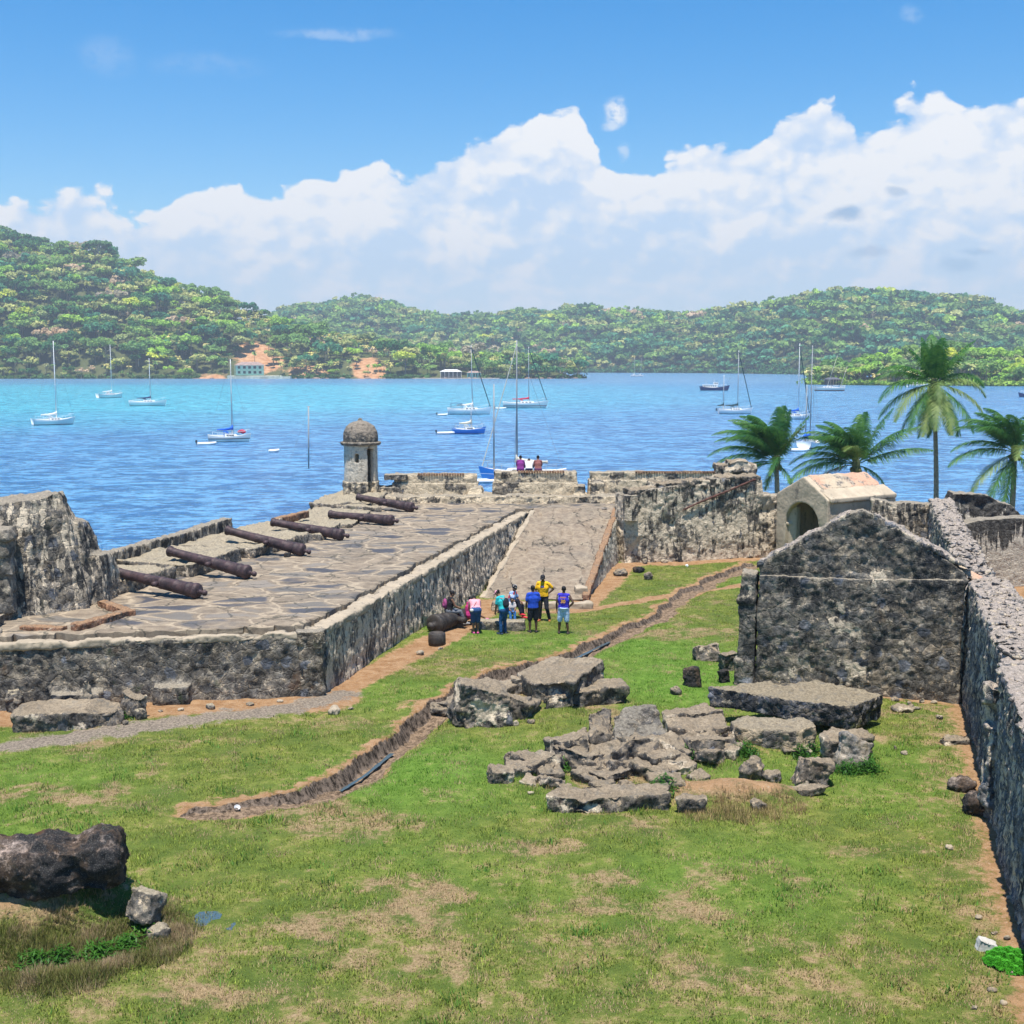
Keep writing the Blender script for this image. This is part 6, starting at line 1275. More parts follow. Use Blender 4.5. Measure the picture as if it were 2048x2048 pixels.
# ================================================================== boats
def hull_mesh(L, B, fb, dr=.35, stern=.72, tip=.0, sheer=.35, n=22, m=9):
    """x from stern (-L/2) to bow (+L/2); waterline at z=0"""
    V = []; Fs = []
    for i in range(n+1):
        u = i/n; x = -L/2+L*u
        bw = B/2*(stern+(1-stern)*math.sin(min(1, u/.45)*math.pi/2)) if u < .45 else B/2*max(0.012, (1-((u-.45)/.55)**2.3))
        zt = fb*(1+sheer*(2*(u-.42))**2)
        for j in range(m+1):
            a_ = j/m; yy_ = bw*(math.sin(a_*math.pi/2)**.62); zz_2 = -dr*(1-((u-.5)*1.5)**2*.8)+(zt+dr)*(1-math.cos(a_*math.pi/2))**.85 if True else 0
            xs_ = x+(a_*.09*L*max(0, (u-.7)/.3)) - (a_*.03*L if u < .02 else 0)
            V.append((xs_, yy_, zz_2))
    k = (n+1)*(m+1)
    V += [(x, -y, z) for x, y, z in V]
    for s in (0, k):
        for i in range(n):
            for j in range(m):
                q = (s+i*(m+1)+j, s+(i+1)*(m+1)+j, s+(i+1)*(m+1)+j+1, s+i*(m+1)+j+1); Fs.append(q if s == k else q[::-1])
    Fs.append(tuple([j for j in range(m+1)]+[k+j for j in range(m, -1, -1)]))
    dk = []
    top = [(V[i*(m+1)+m]) for i in range(n+1)]
    return V, Fs, top
def stripmat(name, c, s, z0, z1):
    m, t = newmat(name); z = t.sep(t.n('ShaderNodeTexCoord').outputs['Object'])[2]; f = t.m('MULTIPLY', t.m('GREATER_THAN', z, z0), t.m('LESS_THAN', z, z1))
    c2 = t.mix(f, c, s); c2 = t.mix(t.m('LESS_THAN', z, .10), c2, (.05, .07, .10)); t.out(c2, .35, spec=.4); return m
H_white = stripmat('hull_white', (.82, .82, .80), (.10, .12, .16), .12, .17); H_red = stripmat('hull_red_stripe', (.82, .81, .78), (.45, .05, .06), .52, .72); H_grey = stripmat('hull_grey_strake', (.78, .76, .70), (.10, .08, .07), .45, .60)
H_blue = stripmat('hull_bright_blue', (.02, .20, .60), (.7, .75, .8), .9, .96); H_navy = stripmat('hull_navy', (.03, .05, .14), (.6, .6, .6), 5, 6)
def boat(label, x, y, rz, L, mast, B=None, hull=None, cover=None, mizzen=0, cabin=True, bimini=None, spreaders=1, lean=0., jib=True, mat_m=None, name='sailboat', furl=.0, rake=0., group=None, boomcover=True):
    B = B or L*.31; rt = thing(name, label, 'sailboat', (x, y, WZ), rz); rt.rotation_euler = (lean, 0, rz)
    fb = L*.10+.22; V, Fs, top = hull_mesh(L, B, fb); mm_ = mat_m or M_alu
    link('hull', mesh_np('hull', V, Fs, True), hull or H_white, rt)
    n = len(top); dv = [(a, b-.02, c-.03) for a, b, c in top]+[(a, -b+.02, c-.03) for a, b, c in top]; mid = []
    link('deck', mesh_np('deck', dv, [(i, i+1, n+i+1, n+i) for i in range(n-1)]), simple('deck_paint', (.66, .64, .58), .6) if 'deck_paint' not in bpy.data.materials else bpy.data.materials['deck_paint'], rt)
    if cabin:
        g = G(); x0, x1 = -L*.10, L*.26; b0, b1 = B*.30, B*.20; h_ = .42+L*.012
        g.prism([(x0+.05, -b0*.85, fb+h_), (x1-.4, -b1*.8, fb+h_*.8), (x1-.4, b1*.8, fb+h_*.8), (x0+.05, b0*.85, fb+h_)], [(x0, -b0, fb-.05), (x1, -b1, fb-.05), (x1, b1, fb-.05), (x0, b0, fb-.05)]); cb = link('cabin', g.mesh(), M_white, rt)
        g = G()
        for k in range(3):
            for s in (-1, 1):
                xa = x0+.35+k*(x1-x0-1.0)/3; ya = s*(b0*.96-(b0-b1)*(xa-x0)/(x1-x0)); g.box((xa, ya-.02, fb+h_*.32), (xa+L*.055, ya+.02, fb+h_*.62))
        w_ = g.obj('cabin_window', M_glass, rt)
        g = G(); g.tube([(x0-.02, -b0, fb), (x0-.15, -b0*.9, fb+h_*1.8), (x0-.15, b0*.9, fb+h_*1.8), (x0-.02, b0, fb)], .03, 6); g.prism([(x0-.2, -b0*.9, fb+h_*1.85), (x0+.5, -b0*.8, fb+h_*1.7), (x0+.5, b0*.8, fb+h_*1.7), (x0-.2, b0*.9, fb+h_*1.85)], [(x0-.2, -b0*.9, fb+h_*1.8), (x0+.75, -b0*.8, fb+h_), (x0+.75, b0*.8, fb+h_), (x0-.2, b0*.9, fb+h_*1.8)]); g.obj('sprayhood', cover or M_navy, rt)
        g = G(); g.box((-L*.40, -B*.26, fb-.02), (-L*.12, -B*.20, fb+.28)); g.box((-L*.40, B*.20, fb-.02), (-L*.12, B*.26, fb+.28)); g.box((-L*.40, -B*.2, fb-.02), (-L*.37, B*.2, fb+.26)); g.obj('cockpit_coaming', M_white, rt)
    if bimini:
        g = G(); xa, xb, h_ = -L*.44, -L*.16, fb+1.55
        for k in range(6):
            u0, u1 = k/6, (k+1)/6; f_ = lambda u: h_+.18*math.sin(u*math.pi)-.1*u; g.prism([(xa+(xb-xa)*u0, -B*.36, f_(u0)), (xa+(xb-xa)*u1, -B*.36, f_(u1)), (xa+(xb-xa)*u1, B*.36, f_(u1)), (xa+(xb-xa)*u0, B*.36, f_(u0))], [(xa+(xb-xa)*u0, -B*.36, f_(u0)-.06), (xa+(xb-xa)*u1, -B*.36, f_(u1)-.06), (xa+(xb-xa)*u1, B*.36, f_(u1)-.06), (xa+(xb-xa)*u0, B*.36, f_(u0)-.06)])
        for xx in (xa, xb):
            for s in (-1, 1): g.tube([(xx, s*B*.34, fb), (xx, s*B*.34, h_)], .025, 5)
        g.obj('bimini', bimini, rt)
    def rig(mx_, h_, bl, tag_, sp_):
        g = G(); tp_ = (mx_+rake*h_, 0, fb+h_); g.tube([(mx_, 0, fb-.1), tp_], [.085+L*.002, .06], 8); ms = g.obj(tag_, mm_, rt, True)
        g = G()
        for k in range(sp_):
            zz_ = fb+h_*(.45+.27*k if sp_ > 1 else .55); g.tube([(mx_+rake*h_*.5, -B*.28, zz_), (mx_+rake*h_*.5, B*.28, zz_)], .035, 5)
        if sp_: g.obj('spreader', mm_, ms)
        g = G(); g.tube([(mx_, 0, fb+1.05), (mx_-bl, 0, fb+1.0)], .06, 7); g.obj('boom', mm_, rt)
        if cover is not None:
            g = G(); k_ = 10; pts = [(mx_+.05-bl*i/k_, .0, fb+1.16+.30*(1-i/k_)**3) for i in range(k_+1)]; g.tube(pts, [.10+.15*(1-i/k_)+.03*math.sin(i*2) for i in range(k_+1)], 8)
            g.tube([(mx_+.02, 0, fb+1.1), (mx_+.01, 0, fb+1.95)], [.19, .09], 8); g.obj('sail_cover', cover, rt, True)
        g = G(); gr = .014+.0
        for s in (-1, 1): g.tube([tp_, (mx_-.1, s*B*.47, fb)], gr, 4); g.tube([(tp_[0], 0, fb+h_*.6), (mx_+.25, s*B*.47, fb)], gr, 4)
        g.obj('shroud', M_wire, rt)
        return tp_
    mx_ = L*.10; tp_ = rig(mx_, mast, L*.40, 'mast', spreaders)
    zb_ = top[-1][2]
    g = G(); g.tube([tp_, (-L*.49, 0, fb*1.15)], .016, 4); g.obj('backstay', M_wire, rt)
    g = G(); g.tube([(tp_[0], 0, tp_[2]*.97), (L*.54, 0, zb_)], .05+furl if jib else .016, 6); g.obj('furled_jib' if jib else 'forestay', M_dkgreen if jib and furl > 0 else (M_sail if jib else M_wire), rt)
    if mizzen: rig(-L*.36, mizzen, L*.2, 'mizzen_mast', 0)
    g = G()
    for s in (-1, 1):
        pts = []
        for i in range(2, n, 3): a_, b_, c_ = top[i]; g.tube([(a_, s*b_*.97, c_), (a_, s*b_*.97, c_+.6)], .015, 4); pts.append((a_, s*b_*.97, c_+.58))
        g.tube(pts, .012, 4)
    g.tube([(L*.42, -B*.14, zb_+.55), (L*.56, 0, zb_+.62), (L*.42, B*.14, zb_+.55)], .02, 5); g.obj('guard_rail', mm_, rt)
    return rt
def dinghy(label, x, y, rz, L=2.6, col=None, outboard=True):
    rt = thing('dinghy', label, 'dinghy', (x, y, WZ), rz); g = G(); pts = [(-L/2, -.55, .18), (L*.15, -.6, .2), (L*.42, -.3, .26), (L*.5, 0, .3), (L*.42, .3, .26), (L*.15, .6, .2), (-L/2, .55, .18)]
    g.tube(pts, .2, 8); g.obj('tube', col or M_white, rt, True); g = G(); g.box((-L/2, -.5, .02), (L*.35, .5, .14)); g.box((-L/2-.03, -.5, .0), (-L/2+.05, .5, .4)); g.box((-.1, -.5, .3), (.2, .5, .36)); g.obj('floor', simple('dinghy_grey', (.4, .42, .44), .7) if 'dinghy_grey' not in bpy.data.materials else bpy.data.materials['dinghy_grey'], rt)
    if outboard: g = G(); g.box((-L/2-.35, -.14, .35), (-L/2-.05, .14, .75)); g.tube([(-L/2-.18, 0, .4), (-L/2-.18, 0, -.3)], .05, 6); g.obj('outboard_motor', M_rubber, rt)
    return rt
def wat(px, py): return at(px, py, WZ)
def Lm(px, py, w): p = wat(px, py); return w*math.hypot(p[1], CH-WZ)/F
def mh(px, py, ty): y = wat(px, py)[1]; return atY(px, ty, y)[2]-WZ
def bt(label, px, py, wpx, ty, rz, fore=1., **k):
    p = wat(px, py); L = Lm(px, py, wpx)/fore; fb = L*.085+.18; return boat(label, p[0], p[1]+.8, R(rz), L, mh(px, py, ty)-fb, **k)
bt('white sailboat nearest on the left, two crosstrees and a loaded stern', 103, 850, 62, 683, 35, .82, spreaders=2, cover=M_white, jib=False, mat_m=M_white, B=3.2)
bt('small white sailboat second from the left, seen end on', 218, 796, 33, 690, 55, .6, spreaders=2, cover=M_white, jib=False, mat_m=M_white)
bt('white sloop third from the left with a navy sail cover', 293, 812, 66, 718, 5, 1, cover=M_navy, jib=False, mat_m=M_white)
bt('sailboat with dark side stripe, blue sail cover and a red bundle at the bow', 455, 884, 76, 720, 12, 1, hull=H_grey, cover=M_blue, jib=False)
g = G(); p = wat(484, 876); g.ell((p[0], p[1], WZ+1.1), (.75, .4, .35), 10, 7); o = rock_obj('folded_sail', g, M_red, .08, amp=.1, sc=2, stones=0, fine=0); tag(o, 'red sail bundle on the foredeck of the boat with dark side stripe', 'sail')
p = wat(415, 889); dinghy('white dinghy tied at the stern of the boat with dark side stripe', p[0], p[1]-.5, R(10), 2.8)
p = wat(548, 904); dinghy('tiny white float on open water left of the sentry box', p[0], p[1], 0, 1.3, outboard=False)
bt('white sloop with a navy bimini over the stern and a dark furled jib', 937, 829, 80, 692, 0, 1, cover=M_white, bimini=M_navy, furl=.06, rake=-.02)
p = wat(885, 831); dinghy('grey dinghy trailing behind the sloop with the navy bimini', p[0], p[1], R(5), 2.4, bpy.data.materials['boat_white'])
bt('bright blue hulled sailboat with a cream sail heap', 936, 868, 58, 808, 8, .95, hull=H_blue, cover=M_cream, jib=False)
p = wat(892, 868); dinghy('pale dinghy behind the bright blue hulled sailboat', p[0], p[1], R(5), 3.2)
bt('white sailboat with a red hull stripe and red sail cover', 1049, 816, 82, 695, 0, 1, hull=H_red, cover=M_red, furl=.05)
p = wat(1001, 818); dinghy('small dinghy left of the red striped sailboat', p[0], p[1], R(8), 3.)
# ketch close behind the parapet, mostly hidden
p = wat(1020, 964); kt = boat('close ketch half hidden by the parapet, cream furled sails on its booms', p[0]+1.6, p[1], R(178), 8.6, mh(1030, 964, 682)-1.0, hull=H_blue, cover=M_sail, jib=True, mizzen=0, mat_m=M_alud, cabin=True)
g = G(); q = wat(988, 964); hh = mh(988, 964, 768)
g.tube([(q[0]-p[0]-1.6, 0, .8), (q[0]-p[0]-1.6, 0, hh)], [.10, .07], 8); o = g.obj('mizzen_mast', M_alud, None, True); o.parent = kt; o.rotation_euler = (0, 0, R(-178)); o.location = (0, 0, 0)
p = wat(985, 965); dinghy('white upturned dinghy just behind the first parapet gap', p[0], p[1], R(5), 3.4, outboard=False)
for a, b, c_, l in [(1268, 753, 716, 'left one of the twin tiny boats in the far inlet'), (1281, 753, 716, 'right one of the twin tiny boats in the far inlet')]:
    bt(l, a, b, 13, c_, 10, 1, cover=M_white, jib=False, mat_m=M_white)
bt('two masted sailboat with dark green sail covers right of the inlet', 1470, 828, 62, 702, 0, 1, cover=M_dkgreen, mizzen=mh(1457, 828, 742)-2, furl=.05, hull=H_white)
p = wat(1445, 822); dinghy('grey tender hung behind the two masted sailboat', p[0]-.3, p[1], R(20), 2.6, simple('tender_grey', (.2, .22, .26), .6))
bt('white sailboat with a bright blue sail cover behind the leftmost palm', 1592, 839, 54, 688, 8, 1, cover=M_blue, spreaders=1, mat_m=M_white, furl=.05, rake=.0)
bt('cream sailboat seen end on with two blue covered sails behind the palms', 1620, 896, 46, 692, 62, .62, cover=M_blue, mizzen=mh(1608, 896, 760)-1.5, jib=False, mat_m=M_alud, B=3.3)
p = wat(1597, 902); dinghy('white dinghy in front of the end on cream sailboat', p[0], p[1]-.5, R(0), 2.6, outboard=False)
bt('listing wreck of a two masted sailboat on the far shallows', 1660, 782, 56, 712, 172, 1, hull=stripmat('hull_wreck', (.80, .76, .70), (.35, .14, .10), .0, .5), cover=None, jib=False, mizzen=mh(1675, 782, 730)-2, rake=-.30, mat_m=M_cream)
bt('sailboat half hidden behind the tallest palm crown', 1835, 775, 40, 692, 10, 1, cover=M_white, jib=False, mat_m=M_cream)
# motor vessel
def motor(label, px, py, wpx, rz=0, hullm=None, sup=None):
    p = wat(px, py); L = Lm(px, py, wpx); rt = thing('motor_vessel', label, 'boat', (p[0], p[1], WZ), R(rz)); V, Fs, top = hull_mesh(L, L*.3, L*.11, dr=.6, stern=.9, sheer=.5); link('hull', mesh_np('h', V, Fs, True), hullm or H_navy, rt)
    n = len(top); dv = [(a, b-.02, c-.1) for a, b, c in top]+[(a, -b+.02, c-.1) for a, b, c in top]; link('deck', mesh_np('deck', dv, [(i, i+1, n+i+1, n+i) for i in range(n-1)]), M_cream, rt)
    fb = L*.11; g = G(); g.box((-L*.42, -L*.10, fb-.1), (L*.12, L*.10, fb+L*.10)); g.box((-L*.02, -L*.08, fb+L*.10), (L*.14, L*.08, fb+L*.20)); g.box((-L*.44, -L*.11, fb+L*.10), (L*.14, L*.11, fb+L*.112)); cb = g.obj('cabin', sup or M_white, rt)
    g = G()
    for k in range(6):
        for s in (-1, 1): g.box((-L*.38+k*L*.08, s*L*.101-.02, fb+L*.04), (-L*.34+k*L*.08, s*L*.101+.02, fb+L*.075))
    for k in range(2):
        for s in (-1, 1): g.box((k*L*.07, s*L*.081-.02, fb+L*.14), (k*L*.07+L*.05, s*L*.081+.02, fb+L*.18))
    w_ = g.obj('cabin_window', M_glass, rt); w_.parent = cb
    g = G(); g.tube([(0, 0, fb+L*.2), (0, 0, fb+L*.30)], .08, 6); g.tube([(-L*.3, 0, fb+L*.1), (-L*.3, 0, fb+L*.24)], .06, 6); g.obj('mast', M_alu, rt)
    g = G(); pts = [(a, b*.98, c+.8) for a, b, c in top[2::3]]; g.tube(pts, .03, 5); g.tube([(a, -b, c) for a, b, c in pts], .03, 5)
    for a, b, c in pts:
        for s in (-1, 1): g.tube([(a, s*b, c-.8), (a, s*b, c)], .03, 4)
    g.obj('guard_rail', M_white, rt)
motor('dark blue motor vessel with a white cabin in the far bay', 1428, 781, 53)
motor('dark vessel cut by the right edge of the photograph on the water', 2062, 794, 44, 180)
# lone mast of a sunken boat
p = wat(617, 936); rt = thing('sunken_mast', 'lone grey mast standing out of the water left of the sentry box', 'mast', (p[0], p[1], WZ)); hh = mh(617, 936, 813)
g = G(); g.tube([(0, 0, -1), (.15, 0, hh)], [.10, .09], 8); g.obj('mast_tube', M_alud, rt, True); g = G(); g.tube([(.15, 0, hh-.1), (-2.6, .3, 0)], .014, 4); g.obj('stay', M_wire, rt); g = G(); g.tube([(.0, 0, 2.6), (.1, 0, 2.6)], .13, 6); g.tube([(-.05, 0, hh), (.35, 0, hh)], .04, 5); g.obj('mast_fitting', M_alud, rt)
# ================================================================== far hills and forest
def interp(L): a = np.array(L, float); return lambda x: np.interp(x, a[:, 0], a[:, 1])
HILLS = [
 dict(name='headland_hill', px=(-420, 1172), d0=interp([(-420, 960), (0, 1010), (600, 1020), (1100, 1015), (1165, 1030)]), dr=interp([(-420, 340), (0, 300), (400, 220), (700, 120), (1000, 100), (1165, 30)]), th=11,
      sky=interp([(-420, 400), (-100, 450), (0, 472), (60, 492), (120, 512), (175, 500), (210, 515), (260, 538), (330, 572), (400, 592), (460, 606), (520, 622), (560, 645), (620, 658), (700, 668), (780, 685), (860, 695), (960, 705), (1060, 712), (1130, 722), (1172, 748)])),
 dict(name='far_hill', px=(430, 2500), d0=interp([(430, 1700), (1180, 1620), (1400, 1560), (1620, 1350), (2500, 1300)]), dr=interp([(430, 600), (1100, 500), (1700, 420), (2500, 420)]), th=12,
      sky=interp([(430, 660), (520, 645), (600, 622), (660, 612), (720, 608), (775, 611), (830, 628), (880, 640), (960, 640), (1040, 632), (1120, 628), (1165, 620), (1200, 625), (1300, 632), (1400, 634), (1500, 622), (1560, 610), (1620, 597), (1700, 588), (1780, 594), (1850, 600), (1900, 604), (1960, 614), (2048, 640), (2300, 690), (2500, 700)])),
 dict(name='right_shore_hill', px=(1612, 2600), d0=interp([(1612, 745), (1750, 715), (2048, 690), (2600, 680)]), dr=interp([(1612, 30), (1750, 130), (2600, 160)]), th=9,
      sky=interp([(1612, 760), (1650, 745), (1700, 735), (1760, 724), (1840, 716), (1900, 712), (1960, 716), (2048, 722), (2300, 700), (2600, 690)]))]
def hillh(h, pxv, v):
    """height of hill at column px and depth fraction v (0 shore, 1 ridge, beyond falls)"""
    d0 = h['d0'](pxv); d1 = d0+h['dr'](pxv); zr = CH-(h['sky'](pxv)-HY)/F*d1-h['th']; zr = np.maximum(zr, WZ+1.0)
    s_ = np.where(v <= 1, np.sin(np.clip(v, 0, 1)*math.pi/2)**1.05, 1-(v-1)*.6)
    return WZ-.6+(zr-WZ+.6)*s_, d0+(d1-d0)*v
for h in HILLS:
    pa = np.arange(h['px'][0], h['px'][1]+.1, 8.); va = np.concatenate([[-.03], np.linspace(0, 1.6, 40)]); PA, VA2 = np.meshgrid(pa, va)
    zz_, dd_ = hillh(h, PA.ravel(), np.maximum(VA2.ravel(), 0)); dd_ = dd_+np.where(VA2.ravel() < 0, -8, 0); zz_ = np.where(VA2.ravel() < 0, WZ-2, zz_)
    X_ = (PA.ravel()-1024)/F*dd_; Pn = np.stack([X_, dd_, zz_], 1); Pn[:, 2] += np.where(VA2.ravel() > .02, 5*fbm(Pn, .012, 3)*np.clip(VA2.ravel()*4, 0, 1), 0)
    ii = np.arange(len(pa)*len(va)).reshape(len(va), len(pa)); Qh = np.stack([ii[:-1, :-1].ravel(), ii[:-1, 1:].ravel(), ii[1:, 1:].ravel(), ii[1:, :-1].ravel()], 1)
    me = mesh_np(h['name'], Pn, Qh, True)
    pp_ = PA.ravel(); vv_2 = VA2.ravel()
    if h['name'] == 'headland_hill': e = np.maximum.reduce([np.exp(-((pp_-525)/55)**2-((vv_2-.25)/.25)**2), np.exp(-((pp_-740)/42)**2-((vv_2-.2)/.3)**2), .9*np.exp(-((pp_-430)/50)**2-((vv_2-.0)/.06)**2), .8*np.exp(-((pp_-620)/60)**2-((vv_2-.1)/.12)**2)])
    else: e = pp_*0
    setattrf(me, 'earth', e); h['obj'] = tag(link(h['name'], me, M_hill), kind='structure')
# tree prototypes
def crown_np(rs, R_, Hc, nl, leaf, col, flat=.7, sparse=0.):
    nb = rs.integers(6, 13); cs = rs.normal(size=(nb, 3))*np.array([.52, .52, .20])*R_; cs[:, 2] = np.abs(cs[:, 2])*1.1+Hc; rb = R_*rs.uniform(.25, .55, nb)
    k = rs.integers(0, nb, nl); dv = rs.normal(size=(nl, 3)); dv /= np.linalg.norm(dv, axis=1)[:, None]; dv[:, 2] = np.where(dv[:, 2] < -.35, -dv[:, 2], dv[:, 2])
    c = cs[k]+dv*rb[k][:, None]*np.array([1, 1, flat])*rs.uniform(.75, 1.05, nl)[:, None]
    nrm = dv*.8+rs.normal(size=(nl, 3))*.55+np.array([0, 0, .25]); nrm /= np.linalg.norm(nrm, axis=1)[:, None]
    a = np.cross(nrm, rs.normal(size=(nl, 3))); a /= np.linalg.norm(a, axis=1)[:, None]; b = np.cross(nrm, a); s_ = leaf*rs.uniform(.6, 1.3, nl)[:, None]
    V = np.stack([c-a*s_-b*s_*.6, c+a*s_-b*s_*.7, c+a*s_*.8+b*s_*.8, c-a*s_*.7+b*s_*.7], 1).reshape(-1, 3)
    cc = np.array(col)*rs.uniform(.78, 1.22, nl)[:, None]*np.array([1, 1, 1]); cc = np.repeat(cc, 4, 0)
    return V, cc
def trunk_np(H_, r, col=(.20, .17, .13), lean=0.):
    V = []; n = 5
    for z, rr_ in ((0, r), (H_*.5, r*.75), (H_, r*.45)):
        for k in range(n): a_ = 2*math.pi*k/n; V.append((math.cos(a_)*rr_+lean*z/H_, math.sin(a_)*rr_, z-1*(z == 0)))
    Fq_ = []
    for i in range(2):
        for k in range(n): Fq_.append((i*n+k, i*n+(k+1) % n, (i+1)*n+(k+1) % n, (i+1)*n+k))
    V = np.array(V); Fq_ = np.array(Fq_); W_ = V[Fq_.ravel()]; return W_, np.tile(np.array(col), (len(W_), 1))
def limbs_np(rs, H_, R_, r, n, col):
    out_v = []
    for k in range(n):
        a_ = rs.uniform(0, 6.28); b0_ = np.array([0, 0, H_*rs.uniform(.6, 1)]); b1_ = b0_+np.array([math.cos(a_)*R_*rs.uniform(.5, 1), math.sin(a_)*R_*rs.uniform(.5, 1), R_*rs.uniform(.3, 1)]); w_ = np.array([-math.sin(a_), math.cos(a_), 0])*r
        out_v += [b0_-w_, b0_+w_, b1_+w_*.3, b1_-w_*.3]; w_ = np.array([0, 0, r]); out_v += [b0_-w_, b0_+w_, b1_+w_*.3, b1_-w_*.3]
    V = np.array(out_v); return V, np.tile(np.array(col), (len(V), 1))
def palm_np(rs, H_, L, col, nf=13):
    V, C_ = trunk_np(H_, .28, (.28, .24, .18), rs.uniform(-1, 1)); Vs = [V]; Cs = [C_]; tx = V[:, 0][V[:, 2] > H_-.01].mean()
    for k in range(nf):
        a_ = k*2.4+rs.uniform(-.2, .2); el_ = rs.uniform(-.3, 1.1); p = np.array([tx, 0, H_]); d = np.array([math.cos(a_)*math.cos(el_), math.sin(a_)*math.cos(el_), math.sin(el_)]); sd = np.array([-math.sin(a_), math.cos(a_), 0])
        for s_ in range(4):
            q = p+d*L/4; w0, w1 = [(.3, .75), (.75, .8), (.8, .55), (.55, .05)][s_]; dn = np.array([0, 0, -.28])
            for sg in (-1, 1): Vs.append(np.array([p, q, q+sd*sg*w1+dn*w1*2, p+sd*sg*w0+dn*w0*2])); Cs.append(np.tile(np.array(col)*rs.uniform(.7, 1.4), (4, 1)))
            p = q; d = d+np.array([0, 0, -.38]); d /= np.linalg.norm(d)
    return np.concatenate(Vs), np.concatenate(Cs)
KINDS = {  # colour, label
 'mid': ((.12, .20, .055), 'mid green rounded tree crown in the forest across the bay'),
 'dark': ((.035, .10, .035), 'dark green dense tree crown in the forest across the bay'),
 'bright': ((.19, .30, .05), 'bright green tree crown in the forest across the bay'),
 'yellow': ((.31, .35, .05), 'yellow green flowering tree crown in the forest across the bay'),
 'olive': ((.24, .26, .10), 'olive green tree crown in the forest across the bay'),
 'tan': ((.30, .235, .16), 'tan half bare tree crown in the forest across the bay'),
 'blue': ((.05, .15, .08), 'bluish green tree crown in the forest across the bay'),
 'umbrella': ((.08, .15, .055), 'flat topped spreading tree in the forest across the bay')}
wts = {'mid': .27, 'dark': .15, 'bright': .12, 'yellow': .03, 'olive': .17, 'tan': .09, 'blue': .13, 'umbrella': .04}
rs = np.random.default_rng(5)
def make_proto(kind, lod):
    col = KINDS[kind][0]; nl, leaf = ((560, .62) if lod == 0 else ((190, 1.0) if lod == 1 else (80, 1.45)))
    R_ = rs.uniform(4.6, 6.6); Hc = rs.uniform(6, 9); fl = .7
    if kind == 'umbrella': R_ *= 1.25; fl = .32; Hc = 11
    if kind == 'tan': nl = int(nl*.55)
    V, C_ = crown_np(rs, R_, Hc, nl, leaf, col, fl); Tn = trunk_np(Hc, .42 if kind != 'tan' else .5, (.30, .26, .21) if kind in ('tan', 'umbrella') else (.16, .13, .10)); parts = [(V, C_), Tn]
    if kind in ('tan', 'umbrella') or lod == 0: parts.append(limbs_np(rs, Hc, R_*.8, .16, 10 if kind == 'tan' else 5, (.32, .27, .22)))
    return np.concatenate([p[0] for p in parts]), np.minimum(np.concatenate([p[1] for p in parts])*1.9, .75)
PRO = {(k, l): [make_proto(k, l) for _ in range(3 if l else 2)] for k in KINDS for l in (0, 1, 2)}
PALMC = [(.40, .44, .13), (.58, .54, .20), (.26, .40, .12), (.62, .55, .25)]
PPR = [palm_np(rs, rs.uniform(8, 12), rs.uniform(3.2, 4.2), c_) for c_ in PALMC for _ in range(2)]
def soup_mesh(name, V, C_):
    me = mesh_np(name, V, np.arange(len(V)).reshape(-1, 4)); c4 = np.concatenate([C_, np.ones((len(C_), 1))], 1); setattrf(me, 'col', c4, 'FLOAT_COLOR'); return me
allt = []   # (dist-size score, kind or 'palm', x,y,z, scale, rot, hill)
from mathutils.bvhtree import BVHTree
